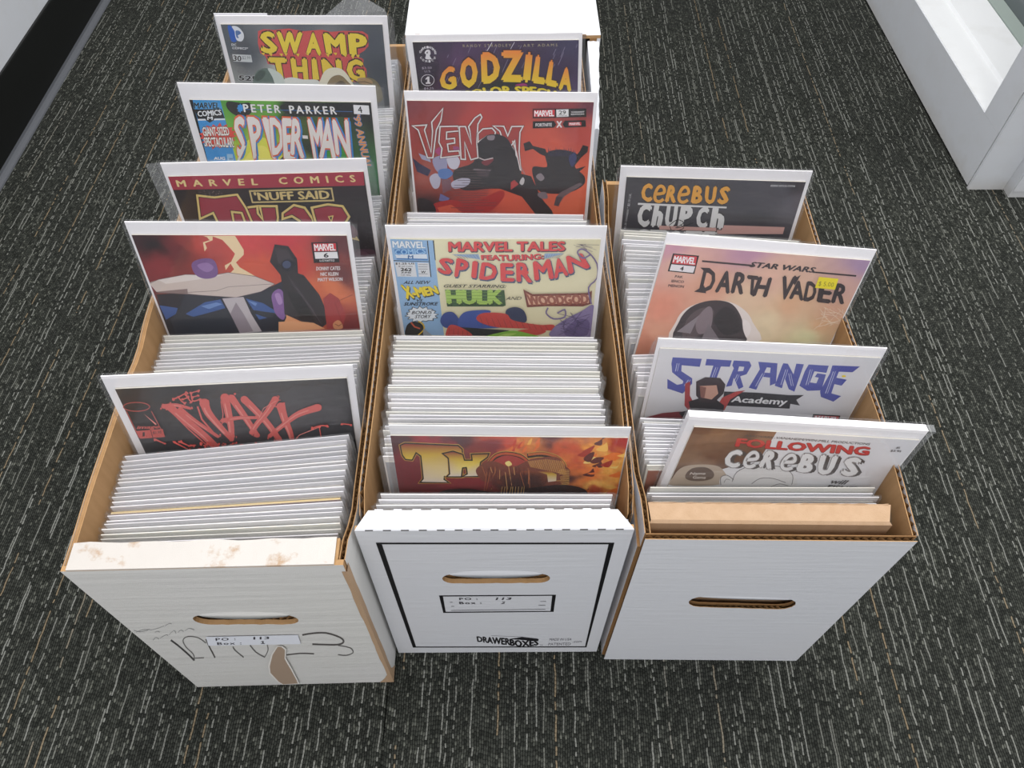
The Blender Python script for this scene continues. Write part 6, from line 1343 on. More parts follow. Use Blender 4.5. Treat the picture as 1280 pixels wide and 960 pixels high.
['P','#7c4030',[-247,475,-227,448,-199,419,-166,396,-132,385,-97,396,-59,422,-19,449,20,459,57,443,93,413,130,380,169,356,214,341,264,329,310,324,348,328,373,344,389,370,401,400,414,427,431,448,448,468,461,489,466,516,464,552,455,596,439,640,415,675,376,704,324,728,275,744,246,746,248,728,270,695,294,657,303,623,291,594,269,564,239,538,205,520,165,510,118,507,69,510,21,523,-27,552,-78,594,-125,635,-164,657,-193,653,-214,633,-230,605,-241,579,-250,554,-256,528,-256,501]],
['P','#8c2c30|#f0d84a|#e9dcd0',[213,515,312,505,364,549,366,636,304,650,291,550]],
['S','#e0a85c',[138,383,162,458],[141,381,165,455]],
['S','#e0a85c',[148,381,172,461],[152,379,176,459]],
['S','#e0a85c',[159,379,183,465],[162,376,186,462]],
['S','#e0a85c',[169,377,194,468],[173,374,197,466]],
['S','#e0a85c',[180,374,205,472],[183,372,208,470]],
['S','#e0a85c',[190,372,216,476],[194,370,219,474]],
['S','#e0a85c',[201,370,226,479],[204,368,230,477]],
['S','#e0a85c',[211,368,237,483],[215,366,241,481]],
['S','#e0a85c',[222,366,248,487],[225,364,252,485]],
['S','#e0a85c',[232,363,259,490],[236,362,262,488]],
['S','#e0a85c',[243,361,270,494],[246,360,273,492]],
['S','#e0a85c',[253,359,281,498],[256,357,284,496]],
['S','#e0a85c',[263,357,292,501],[267,355,295,500]],
['S','#e0a85c',[274,355,303,505],[277,353,306,503]],
['S','#e0a85c',[285,356,314,509],[288,355,317,507]],
['S','#e0a85c',[295,358,324,512],[299,357,328,511]],
['S','#e0a85c',[306,360,335,516],[309,359,339,515]],
['S','#e0a85c',[316,362,346,520],[320,361,350,518]],
['S','#e0a85c',[327,364,357,523],[331,362,361,522]],
['S','#e0a85c',[338,366,368,527],[341,364,372,526]],
['S','#e0a85c',[348,367,379,531],[352,366,383,529]],
['S','#e0a85c',[359,369,390,535],[363,368,394,533]],
['S','#e0a85c',[370,371,401,538],[373,370,405,537]],
['S','#e0a85c',[380,373,412,542],[384,372,416,541]],
['S','#e0a85c',[391,375,423,546],[395,373,427,544]],
['S','#e0a85c',[402,376,435,549],[405,375,438,548]],
['S','#5a2420',[-35,479,-80,541],[-33,484,-77,546]],
['S','#e8b070',[-105,522,-141,755],[-101,524,-138,757]],
['S','#5a2420',[-156,463,-169,526],[-153,465,-166,528]],
['S','#5a2420',[-137,517,-93,541],[-136,511,-92,535]],
['S','#e8b070',[-75,492,-75,616],[-72,492,-71,615]],
['S','#e8b070',[-33,524,-14,757],[-29,523,-10,756]],
['S','#e8b070',[-9,444,19,699],[-5,443,23,698]],
['S','#e8b070',[-146,462,-131,534],[-142,460,-128,531]],
['S','#c87848',[-142,474,-179,762],[-139,475,-176,764]],
['S','#5a2420',[62,496,89,686],[65,495,92,685]],
['S','#c87848',[79,519,118,708],[83,517,121,706]],
['S','#e8b070',[30,453,40,556],[34,452,44,555]],
['S','#5a2420',[110,478,106,645],[114,478,110,646]],
['S','#5a2420',[21,509,2,583],[24,511,5,585]],
['S','#5a2420',[-160,475,-172,663],[-157,475,-168,663]],
['S','#5a2420',[51,458,42,721],[55,459,45,722]],
['S','#5a2420',[-157,443,-119,719],[-154,442,-115,718]],
['S','#5a2420',[11,520,15,741],[14,520,19,741]],
['S','#c87848',[140,463,154,617],[143,462,157,616]],
['S','#c87848',[151,488,161,740],[154,488,165,740]],
['S','#5a2420',[-126,484,-104,732],[-122,483,-100,731]],
['S','#5a2420',[68,440,92,738],[72,440,96,737]],
['S','#5a2420',[85,494,60,589],[89,497,63,592]],
['S','#c87848',[-173,517,-198,791],[-170,518,-195,792]],
['S','#c87848',[147,517,148,670],[151,517,152,670]],
['S','#c87848',[-111,452,-109,551],[-107,452,-106,551]],
['S','#5a2420',[-97,478,-140,734],[-93,479,-136,736]],
['S','#5a2420',[-99,451,-103,674],[-96,451,-99,674]],
['S','#c87848',[-102,476,-126,576],[-99,479,-123,579]],
['S','#c87848',[-211,444,-183,574],[-208,442,-180,571]],
['S','#e0b060',[386,481,457,493],[386,475,457,487]],
['S','#e0b060',[378,500,458,509],[378,493,458,503]],
['S','#e0b060',[369,518,459,524],[369,512,459,518]],
['S','#e0b060',[382,536,460,540],[382,530,460,534]],
['S','#e0b060',[412,554,461,555],[411,547,461,549]],
['S','#e0b060',[392,572,463,571],[391,566,462,565]],
['S','#e0b060',[395,591,464,587],[394,584,463,581]],
['S','#e0b060',[398,609,465,603],[397,603,464,596]],
['S','#e0b060',[366,628,466,619],[365,622,465,612]],
['S','#e0b060',[401,646,467,635],[400,640,466,628]],
['S','#e0b060',[410,665,468,651],[409,659,467,644]],
['S','#e0b060',[389,684,469,667],[388,678,469,660]],
['P','#2c1618',[-513,771,-479,759,-431,749,-377,742,-323,741,-270,750,-215,768,-158,785,-102,792,-49,785,3,770,57,751,119,734,194,716,278,696,360,680,431,675,490,685,544,705,586,730,610,754,622,778,621,805,597,828,538,844,426,846,275,839,110,830,-38,825,-176,826,-313,831,-433,834,-516,832,-554,821,-556,804,-538,786]],
['S','#e8c078',[-60,806,-51,710],[-64,805,-55,709]],
['S','#e8c078',[-38,806,-29,710],[-42,805,-33,708]],
['S','#e8c078',[-16,805,-12,709],[-20,805,-17,709]],
['S','#e8c078',[7,805,20,709],[3,804,16,707]],
['S','#e8c078',[29,804,32,708],[25,804,27,708]],
['S','#e8c078',[51,804,54,708],[47,804,50,707]],
['S','#e8c078',[74,804,78,708],[69,803,74,707]],
['S','#e8c078',[96,804,106,708],[92,802,102,706]],
['S','#e8c078',[118,803,121,707],[114,802,117,706]],
]},
'church': {'rect': [-0.0807, 0.0833, 0.0106, 0.2575], 'ops': [
['B',[[-0.0775,0.0124,'#3c3a40'],[-0.0015,0.0259,'#45434a'],[0.0582,0.0238,'#4a474f'],[0.0796,0.0321,'#5f5b64'],[0.0781,0.0142,'#3c3a42'],[0.0505,0.0577,'#37353d'],[-0.0773,0.0668,'#33313a']],3,0.2,15],
['P','#d2a49c',[124,621,765,620,766,703,127,730]],
['T','C','#2a2222',[-655,167,-555,170],[-653,371,-540,382],[0.0675,0.018],0,1.0],
['T','C','#e3a23c',[-655,167,-555,170],[-653,371,-540,382],[0.0675,0],0,1.0],
['T','R','#2a2222',[-408,180,-329,180],[-423,374,-314,381],[0.0675,0.018],0,1.0],
['T','R','#e3a23c',[-408,180,-329,180],[-423,374,-314,381],[0.0675,0],0,1.0],
['T','B','#2a2222',[-176,175,-88,179],[-177,376,-68,383],[0.0675,0.018],0,1.0],
['T','B','#e3a23c',[-176,175,-88,179],[-177,376,-68,383],[0.0675,0],0,1.0],
['T','U','#2a2222',[-65,175,43,178],[-48,375,52,386],[0.0675,0.018],0,1.0],
['T','U','#e3a23c',[-65,175,43,178],[-48,375,52,386],[0.0675,0],0,1.0],
['T','S','#2a2222',[73,174,169,177],[68,374,174,381],[0.0675,0.018],0,1.0],
['T','S','#e3a23c',[73,174,169,177],[68,374,174,381],[0.0675,0],0,1.0],
['S','#2a2222',[-517,308,-495,305,-464,300,-435,291,-420,268,-420,244,-424,224,-432,205,-445,188,-460,175,-478,171,-495,174,-510,185,-521,203,-530,224,-537,247,-541,270,-542,294,-541,318,-536,340,-527,360,-514,378,-496,388,-478,391,-460,388,-444,378,-431,364,-423,356],[-525,263,-504,260,-476,256,-460,250,-459,248,-458,243,-460,235,-464,227,-469,219,-472,217,-474,216,-477,217,-482,220,-488,230,-494,246,-499,263,-502,281,-504,300,-503,315,-500,327,-496,336,-493,341,-489,343,-482,344,-475,343,-468,338,-458,328,-450,320]],
['S','#e3a23c',[-518,303,-496,300,-465,295,-438,286,-425,266,-425,244,-428,225,-436,208,-447,192,-462,180,-477,176,-493,179,-506,189,-517,206,-526,227,-532,249,-536,271,-538,295,-537,318,-532,338,-524,357,-511,373,-495,382,-478,385,-462,383,-446,373,-434,360,-426,352],[-524,268,-503,265,-474,261,-457,255,-454,251,-454,243,-456,234,-460,224,-466,216,-471,212,-474,211,-479,212,-485,216,-492,226,-499,243,-504,261,-507,280,-508,299,-507,315,-504,329,-500,339,-495,345,-490,348,-481,350,-474,349,-465,343,-455,333,-447,324]],
['S','#2a2222',[-290,309,-268,306,-236,301,-208,292,-194,270,-194,245,-199,225,-207,207,-220,190,-236,177,-254,173,-270,177,-285,188,-296,205,-304,226,-311,248,-314,271,-315,295,-314,318,-308,340,-298,360,-284,377,-266,387,-248,390,-230,387,-214,377,-201,364,-193,356],[-299,264,-277,261,-249,257,-233,251,-232,250,-232,245,-234,237,-238,229,-243,222,-247,219,-249,219,-252,219,-256,223,-262,232,-269,248,-273,264,-276,282,-277,300,-276,315,-272,327,-268,336,-265,340,-260,342,-253,343,-246,342,-238,337,-229,328,-221,320]],
['S','#e3a23c',[-291,303,-269,301,-238,296,-211,287,-198,267,-198,245,-203,227,-211,210,-223,194,-237,182,-253,179,-268,182,-281,192,-292,208,-300,229,-306,250,-310,272,-311,295,-309,318,-304,338,-295,357,-282,373,-265,382,-248,384,-232,382,-217,372,-204,360,-196,351],[-298,269,-276,266,-247,262,-230,256,-227,252,-228,245,-230,236,-234,227,-241,218,-246,214,-249,213,-254,214,-260,218,-266,229,-273,245,-278,262,-281,281,-281,299,-280,315,-277,328,-272,338,-267,344,-261,347,-252,349,-244,348,-235,342,-225,332,-218,324]],
['T','C','#2a2628',[-663,390,-533,393],[-664,672,-539,674],[0.075,0.0135],0,1.0],
['T','C','#dddbda',[-663,390,-533,393],[-664,672,-539,674],[0.075,0],0,1.0],
['T','h','#2a2628',[-514,392,-405,396],[-524,670,-422,670],[0.075,0.0135],0,1.0],
['T','h','#dddbda',[-514,392,-405,396],[-524,670,-422,670],[0.075,0],0,1.0],
['T','U','#2a2628',[-393,395,-288,395],[-396,669,-278,672],[0.075,0.0135],0,1.0],
['T','U','#dddbda',[-393,395,-288,395],[-396,669,-278,672],[0.075,0],0,1.0],
['T','P','#2a2628',[-260,394,-140,397],[-263,667,-136,673],[0.075,0.0135],0,1.0],
['T','P','#dddbda',[-260,394,-140,397],[-263,667,-136,673],[0.075,0],0,1.0],
['T','C','#2a2628',[-99,403,9,402],[-92,668,25,671],[0.075,0.0135],0,1.0],
['T','C','#dddbda',[-99,403,9,402],[-92,668,25,671],[0.075,0],0,1.0],
['T','h','#2a2628',[39,401,169,404],[47,666,179,668],[0.075,0.0135],0,1.0],
['T','h','#dddbda',[39,401,169,404],[47,666,179,668],[0.075,0],0,1.0],
['P','#dddbda',[-673,387,169,400,170,419,-674,410]],
['P','#d2a49c',[-440,647,113,651,121,694,-435,694]],
['T','STATE','#2a2628',[-658,699,136,694],[-658,865,148,850],[0.075,0.0135],0,1.0],
['T','STATE','#dddbda',[-658,699,136,694],[-658,865,148,850],[0.075,0],0,1.0],
['S','#141316',[-344,644,-325,621,-300,591,-275,574,-249,577,-223,591,-213,605,-229,624,-263,649,-285,670,-264,671,-233,661,-202,648,-170,633,-137,615,-114,602],[-348,638,-330,615,-304,585,-278,566,-248,569,-219,585,-204,606,-225,631,-259,656,-273,665,-266,663,-236,653,-204,641,-173,626,-140,607,-117,595]],
['S','#141316',[-340,652,-333,669,-322,694,-306,712,-286,714,-263,708,-242,700,-223,691,-206,679,-196,665,-206,648,-223,633,-236,623],[-334,649,-327,666,-317,690,-304,705,-287,706,-265,700,-245,692,-226,683,-210,673,-204,664,-210,653,-226,640,-239,630]],
['T','ISSN 0712-7774','#d8d6d8',[523,140,744,139],[525,161,745,161],[0.0225,0],0.15,1.0],
['T','$1.25 CANADA * $2.10 U.K.','#c9c7ca',[-783,699,-767,279],[-761,702,-742,282],[0.0,0],0,1.0],
]},
'vader': {'rect': [-0.0858, 0.085, 0.0093, 0.2575], 'ops': [
['B',[[-0.0833,0.0098,'#c893a4'],[-0.019,0.0068,'#b88aa2'],[0.0817,0.0125,'#a78aa8'],[-0.0687,0.0291,'#dcae9c'],[0.0059,0.0321,'#dcb09c'],[0.0748,0.0357,'#cfa498'],[-0.0752,0.0677,'#e0937a'],[-0.0743,0.092,'#dfa184'],[-0.0824,0.101,'#cc8468'],[-0.0396,0.0454,'#dca48a'],[-0.0041,0.052,'#e3c3a4'],[0.0212,0.076,'#e6d0ac'],[0.0324,0.0589,'#dcae8a'],[0.0606,0.0875,'#d9d2a6'],[0.0704,0.0762,'#d8ac86'],[0.0767,0.0613,'#cfa086'],[0.0182,0.093,'#ddc8a4']],3.2,0.3,25],
['P','#e8dcd6',[-548,1041,-608,1003,-616,944,-600,880,-587,825,-583,782,-573,744,-556,710,-533,679,-501,651,-461,627,-417,606,-373,591,-328,582,-281,577,-234,578,-190,584,-147,596,-105,613,-66,635,-30,658,0,681,26,706,51,735,76,771,123,823,183,886,218,948,186,994,45,1025,-173,1046,-395,1053]],
['P','#3c3236',[-523,1039,-572,1001,-581,943,-572,878,-562,823,-556,778,-544,737,-526,699,-503,667,-473,639,-437,616,-397,598,-358,586,-316,579,-271,577,-227,581,-187,591,-152,609,-119,634,-89,665,-59,701,-28,746,3,800,29,854,48,899,68,931,89,956,87,977,44,995,-71,1016,-237,1037,-405,1048]],
['P','#5a4c50',[-485,983,-499,949,-506,898,-506,844,-501,798,-488,758,-468,721,-443,691,-418,670,-387,660,-352,659,-319,666,-296,680,-285,701,-283,730,-287,765,-294,801,-306,844,-322,894,-343,941,-366,974,-395,992,-429,1001,-462,999]],
['P','#262024',[-267,779,-268,736,-254,691,-232,654,-208,633,-181,633,-148,649,-114,674,-84,703,-56,738,-27,781,-5,825,1,860,-13,890,-43,916,-80,933,-116,933,-157,910,-203,869,-243,822]],
['P','#85767c',[-417,791,-410,750,-394,705,-375,667,-357,645,-342,642,-326,652,-311,673,-299,700,-287,739,-275,791,-269,843,-271,882,-286,908,-310,927,-338,936,-361,931,-380,909,-399,873,-412,831]],
['P','#f0e6e4',[-15,758,-7,753,9,755,27,763,42,774,56,789,70,809,82,832,89,853,92,878,91,906,86,929,79,938,67,931,52,910,35,884,21,859,9,832,-4,802,-13,775]],
['P','#8c8288',[-552,925,-406,739,-429,937]],
['P','#7c7278',[-297,822,-140,998,-320,1013]],
['P','#171416',[-784,166,-569,169,-560,340,-784,333]],
['P','#cf4048',[-771,178,-583,179,-573,260,-770,257]],
['T','MARVEL','#efe9ea',[-766,186,-586,189],[-766,247,-581,253],[0.0375,0],0,0.9],
['P','#e4dfe2',[-771,266,-572,269,-573,330,-772,324]],
['T','4','#141316',[-691,277,-661,278],[-690,317,-660,319],[0.0375,0],0,1.0],
['T','PAK','#3a2e32',[-713,364,-645,364],[-713,388,-645,388],[0.0225,0],0,1.0],
['T','IENCO','#3a2e32',[-731,408,-626,409],[-731,434,-626,433],[0.0225,0],0,1.0],
['T','MENON','#3a2e32',[-746,453,-614,453],[-745,479,-614,480],[0.0225,0],0,1.0],
['P','#352a2e',[-533,207,-109,213,-96,230,-531,223]],
['P','#352a2e',[409,231,790,236,791,251,412,245]],
['T','STAR WARS','#352a2e',[-127,185,428,192],[-134,237,423,245],[0.045,0.0],0.1,1.0],
['T','STAR WARS','#352a2e',[-127,185,428,192],[-134,237,423,245],[0.045,0],0.1,1.0],
['T','D','#352a2e',[-497,275,-383,276],[-479,499,-357,508],[0.0375,0],0,1.0],
['T','A','#352a2e',[-361,286,-240,286],[-343,499,-214,504],[0.045,0],0,1.0],
['T','R','#352a2e',[-229,289,-110,290],[-209,496,-98,502],[0.045,0],0,1.0],
['T','T','#352a2e',[-123,310,-23,313],[-68,499,21,504],[0.045,0],0,1.0],
['T','H','#352a2e',[-22,316,95,317],[-24,511,112,512],[0.045,0],0,1.0],
['T','V','#352a2e',[175,292,295,282],[219,526,321,526],[0.045,0],0,1.0],
['T','A','#352a2e',[271,325,379,327],[306,511,436,520],[0.045,0],0,1.0],
['T','D','#352a2e',[396,326,490,326],[432,520,542,527],[0.045,0],0,1.0],
['T','E','#352a2e',[508,320,632,325],[554,522,680,528],[0.045,0],0,1.0],
['T','R','#352a2e',[652,323,770,329],[680,520,801,526],[0.045,0],0,1.0],
['P','#352a2e',[-517,506,-450,439,-412,513]],
['P','#352a2e',[-530,274,-450,271,-468,319]],
['P','#352a2e',[261,326,321,272,307,375]],
['P','#ead928',[481,277,651,281,664,388,486,383]],
['T','$ 5.00','#8a7c2c',[497,317,631,321],[506,366,640,370],[0.0,0],0,1.0],
['S','#ecdcc4',[702,654,615,695],[704,657,617,698]],
['S','#ecdcc4',[766,573,902,628],[766,571,902,625]],
['S','#ecdcc4',[636,567,950,702],[636,564,950,699]],
['S','#ecdcc4',[652,574,825,635],[652,571,825,632]],
['S','#ecdcc4',[607,585,780,746],[608,583,781,744]],
['S','#ecdcc4',[828,593,893,614],[828,590,893,611]],
['S','#ecdcc4',[650,567,682,681],[653,567,685,681]],
['S','#ecdcc4',[841,604,911,620],[841,601,910,617]],
['S','#ecdcc4',[762,621,639,635],[763,624,641,638]],
['S','#ecdcc4',[771,610,631,615],[772,613,632,618]],
['S','#ecdcc4',[648,778,953,694],[647,775,951,691]],
['S','#ecdcc4',[765,756,780,734],[762,753,777,731]],
['S','#ecdcc4',[791,647,674,636],[792,650,674,639]],
['S','#ecdcc4',[706,578,693,578],[707,581,694,581]],
['S','#ecdcc4',[853,706,742,714],[855,709,744,717]],
['S','#ecdcc4',[683,767,847,679],[681,764,845,676]],
['S','#ecdcc4',[795,739,637,631],[794,741,636,634]],
['S','#ecdcc4',[640,807,715,680],[638,804,713,678]],
['S','#ecdcc4',[837,723,677,699],[838,727,678,703]],
['S','#ecdcc4',[724,758,796,595],[722,756,794,593]],
['S','#ecdcc4',[678,774,668,611],[675,773,665,610]],
['S','#ecdcc4',[808,578,850,650],[811,577,852,649]],
]},
'strange': {'rect': [-0.0842, 0.0851, 0.0093, 0.2575], 'ops': [
['B',[[-0.071,0.0138,'#dddadc'],[0.0728,0.0273,'#d9d7da'],[-0.058,0.0858,'#dbd9db'],[0.059,0.0828,'#d8d6d8']],2,0.05,10],
['P','#4a51a0',[-729,184,-502,187,-499,279,-643,269,-633,338,-532,415,-520,479,-573,605,-707,550,-727,435,-637,501,-596,484,-595,455,-703,355,-727,252]],
['P','#4a51a0',[-465,185,-268,190,-267,263,-336,263,-341,438,-396,453,-397,258,-461,258]],
['P','#4a51a0',[-253,189,-131,191,-103,239,-116,340,-160,366,-104,490,-135,521,-206,386,-200,482,-244,499,-232,277,-252,244]],
['P','#4a51a0',[-62,191,89,199,141,430,101,461,76,367,20,361,6,517,-60,497,-28,276]],
['P','#4a51a0',[133,196,170,199,248,316,234,194,294,197,315,520,262,494,193,367,205,486,139,459,132,231]],
['P','#4a51a0',[331,197,488,201,496,283,398,271,403,400,457,409,455,342,421,335,428,292,499,302,523,489,415,504,333,446,324,276]],
['P','#4a51a0',[514,195,728,194,693,263,587,263,591,333,680,351,663,424,601,409,613,520,702,548,663,621,544,569,516,502,525,286]],
['P','#dbd9dc',[-196,252,-155,256,-152,302,-193,310]],
['P','#dbd9dc',[19,250,51,252,61,312,16,310]],
['S','#c9cbe6',[-685,248,-682,341],[-680,250,-677,342]],
['S','#c9cbe6',[-669,248,-666,340],[-665,248,-663,341]],
['S','#c9cbe6',[-576,509,-555,435],[-581,505,-560,431]],
['S','#c9cbe6',[-561,507,-540,433],[-564,504,-543,431]],
['S','#c9cbe6',[-376,274,-383,434],[-371,276,-378,437]],
['S','#c9cbe6',[-360,273,-366,434],[-357,275,-363,435]],
['S','#c9cbe6',[-191,343,-198,470],[-186,346,-193,473]],
['S','#c9cbe6',[-175,343,-181,470],[-172,344,-178,471]],
['S','#c9cbe6',[3,318,-13,475],[8,322,-8,478]],
['S','#c9cbe6',[20,318,3,474],[23,320,7,476]],
['S','#c9cbe6',[170,262,181,445],[175,264,186,447]],
['S','#c9cbe6',[186,261,198,444],[190,262,201,446]],
['S','#c9cbe6',[205,308,268,451],[209,306,272,449]],
['S','#c9cbe6',[221,306,284,450],[224,305,287,448]],
['S','#c9cbe6',[358,250,379,432],[363,251,384,434]],
['S','#c9cbe6',[374,249,396,431],[377,250,399,432]],
['S','#c9cbe6',[541,260,563,522],[546,263,569,524]],
['S','#c9cbe6',[557,260,580,521],[561,261,584,523]],
['P','#2c2a2e',[-245,553,15,550,281,562,402,554,359,617,409,685,326,670,337,731,61,729,-221,728]],
['T','Academy','#e8e6e6',[-168,603,291,606],[-161,703,305,712],[0.03,0],0.1,1.0],
['P','#a83a3c',[-576,478,-541,451,-511,621,-456,719,-484,812,-530,750]],
['P','#b84440',[-80,527,-174,648,-191,791,-269,778,-244,628,-149,547]],
['P','#2c262a',[-507,697,-436,654,-287,656,-205,727,-186,883,-437,901]],
['P','#3a2c30',[-494,448,-433,391,-313,393,-254,468,-245,578,-288,682,-393,702,-460,618]],
['P','#c99a86',[-454,499,-323,480,-287,581,-326,659,-420,635]],
['P','#8c5c50',[-454,499,-399,514,-387,650,-420,635]],
['P','#8c2c34',[-831,929,-698,861,-552,829,-479,837,-464,916,-818,955]],
['P','#241e22',[-562,843,-474,798,-204,805,-15,892,-499,932]],
['P','#b09a5c',[-431,842,-316,829,-281,901,-435,911]],
['S','#4c4432',[-409,871,-309,864],[-410,863,-311,856]],
['P','#171418',[550,786,777,789,795,899,560,905]],
['P','#cf4048',[568,801,772,802,777,874,570,872]],
['T','MARVEL','#f0eced',[576,805,768,810],[578,866,772,871],[0.0375,0],0,0.9],
['P','#e0dddf',[569,880,778,881,791,948,570,948]],
['P','#ecd030',[658,308,657,315,650,319,640,320,630,316,624,310,625,303,632,298,643,297,653,301]],
]},
'follow': {'rect': [-0.0814, 0.0845, 0.0093, 0.2575], 'ops': [
['B',[[-0.0031,0.0364,'#e2e0e2'],[0.0767,0.0158,'#dedce0'],[0.0821,0.0791,'#dcdade'],[0.0275,0.0724,'#e0dee0']],2,0.04,10],
['B2',[-215,93,-225,409,-338,767,-814,812,-814,93],[[-0.0772,0.013,'#6b4430'],[-0.0637,0.0166,'#8c6242'],[-0.0486,0.0201,'#7a5238'],[-0.0388,0.0167,'#5c3826'],[-0.0245,0.0129,'#94684a'],[-0.075,0.0432,'#8a6a50'],[-0.0578,0.0416,'#70482f'],[-0.0626,0.0527,'#987860'],[-0.0773,0.0708,'#5c4030'],[-0.0437,0.0455,'#644430']],3,0.5,40],
['P','#b9a795',[-805,711,-802,674,-795,634,-782,596,-761,567,-727,548,-683,534,-636,527,-594,524,-558,526,-525,531,-494,544,-467,567,-434,606,-398,660,-377,715,-391,758,-463,787,-577,810,-694,822,-776,823,-810,808,-814,795,-814,757,-812,745]],
['P','#6a564a',[-719,674,-718,652,-713,626,-704,602,-692,583,-673,570,-650,561,-624,557,-601,558,-578,565,-555,579,-534,596,-519,613,-508,633,-500,655,-498,677,-502,696,-514,711,-534,724,-557,734,-581,741,-606,744,-635,744,-662,740,-683,733,-698,723,-709,709,-716,692]],
['T','Name','#dcd2c8',[-694,633,-575,622],[-688,666,-569,654],[0.015,0],0.2,1.0],
['T','Game','#dcd2c8',[-658,674,-559,670],[-650,713,-551,709],[0.015,0],0.2,1.0],
['P','#dedbda',[-320,780,-361,756,-369,719,-361,677,-353,640,-347,607,-336,575,-320,547,-300,524,-276,508,-246,497,-215,489,-182,485,-149,484,-115,486,-80,491,-46,500,-12,511,21,525,53,544,80,571,114,611,153,662,173,713,152,750,62,772,-78,785,-220,788]],
['P','#dedbda',[-416,774,-429,755,-438,727,-441,698,-441,676,-437,662,-427,651,-415,645,-401,644,-386,650,-367,662,-349,678,-335,695,-325,716,-316,740,-312,764,-317,780,-335,787,-364,789,-394,784]],
['S','#6a6668',[-409,773,-419,745,-433,707,-438,678,-432,661,-418,650,-401,648,-379,662,-353,686,-334,704],[-414,775,-424,747,-438,707,-444,674,-437,654,-421,642,-402,640,-378,655,-352,679,-333,697]],
['S','#6a6668',[-335,725,-339,690,-344,642,-339,600,-323,568,-299,541,-268,519,-232,504,-191,495,-147,492,-101,493,-53,500,-9,514,30,536,65,566,92,599,111,641,124,688,132,722],[-341,722,-345,688,-349,638,-345,594,-328,561,-303,533,-272,512,-236,497,-194,487,-150,484,-103,485,-54,492,-10,506,30,529,66,560,95,596,116,641,129,689,137,723]],
['S','#7a7678',[-176,741,-167,719,-154,688,-135,666,-108,656,-75,653,-39,657,3,670,47,689,79,703],[-181,734,-172,712,-159,681,-139,658,-111,648,-77,645,-41,649,1,662,46,681,78,695]],
['S','#8a8688',[-393,745,-394,730,-395,710,-392,698,-383,697,-371,702,-361,706],[-398,742,-399,727,-399,707,-396,691,-385,690,-371,695,-362,700]],
['S','#8a8688',[-14,770,-1,754,16,734,36,722,62,725,90,735,111,743],[-18,762,-6,747,12,726,33,713,59,716,89,727,110,735]],
['T','AARDVARK-VANAHEIM/WIN-MILL PRODUCTIONS','#3a3436',[-431,141,505,153],[-432,166,511,180],[0.015,0],0.15,1.0],
['T','FOLLOWING','#7a2422',[-471,190,530,201],[-458,290,558,303],[0.045,0.018],0,1.0],
['T','FOLLOWING','#c8322e',[-473,185,528,196],[-459,285,555,298],[0.045,0],0,1.0],
['T','C','#4c4442',[-463,332,-353,326],[-443,548,-311,552],[0.0675,0.0],0,1.0],
['T','C','#8a8280',[-494,324,-384,319],[-475,540,-343,544],[0.0675,0.018],0,1.0],
['T','C','#e4e2e2',[-494,324,-384,319],[-475,540,-343,544],[0.0675,0],0,1.0],
['T','R','#4c4442',[-181,315,-87,317],[-176,523,-65,546],[0.0675,0.0],0,1.0],
['T','R','#8a8280',[-213,308,-119,309],[-208,515,-98,538],[0.0675,0.018],0,1.0],
['T','R','#e4e2e2',[-213,308,-119,309],[-208,515,-98,538],[0.0675,0],0,1.0],
['T','B','#4c4442',[100,325,203,326],[123,544,256,577],[0.0675,0.0],0,1.0],
['T','B','#8a8280',[68,318,171,318],[90,536,223,569],[0.0675,0.018],0,1.0],
['T','B','#e4e2e2',[68,318,171,318],[90,536,223,569],[0.0675,0],0,1.0],
['T','U','#4c4442',[235,323,369,326],[293,568,415,579],[0.0675,0.0],0,1.0],
['T','U','#8a8280',[202,316,337,319],[259,560,381,571],[0.0675,0.018],0,1.0],
['T','U','#e4e2e2',[202,316,337,319],[259,560,381,571],[0.0675,0],0,1.0],
['T','S','#4c4442',[427,331,559,335],[480,567,616,577],[0.0675,0.0],0,1.0],
['T','S','#8a8280',[394,324,526,327],[447,559,582,569],[0.0675,0.018],0,1.0],
['T','S','#e4e2e2',[394,324,526,327],[447,559,582,569],[0.0675,0],0,1.0],
['S','#4c4442',[-289,458,-268,454,-239,449,-216,440,-207,420,-209,396,-216,375,-227,356,-241,338,-256,326,-270,323,-283,327,-294,336,-301,353,-307,374,-310,396,-311,420,-310,445,-306,469,-298,492,-286,514,-271,531,-255,540,-239,543,-225,540,-212,531,-202,518,-195,509],[-303,419,-283,416,-255,411,-238,404,-235,397,-236,391,-238,382,-242,375,-249,367,-254,363,-259,362,-265,363,-271,369,-276,381,-281,398,-284,417,-284,436,-283,456,-280,472,-276,484,-271,493,-267,498,-261,501,-251,503,-242,501,-234,495,-225,483,-218,475]],
['S','#8a8280',[-318,458,-297,454,-268,449,-243,439,-233,417,-236,390,-244,367,-255,345,-271,325,-288,312,-304,308,-318,312,-329,322,-338,340,-344,362,-347,385,-348,409,-347,435,-343,461,-334,486,-321,510,-304,530,-286,540,-269,543,-253,540,-240,530,-230,517,-223,508],[-338,404,-317,400,-290,395,-274,389,-272,385,-272,382,-274,376,-277,371,-282,365,-285,363,-288,362,-293,363,-298,368,-303,379,-307,396,-310,414,-311,432,-310,450,-307,465,-304,474,-300,481,-298,484,-294,486,-286,487,-278,486,-270,480,-262,469,-255,460]],
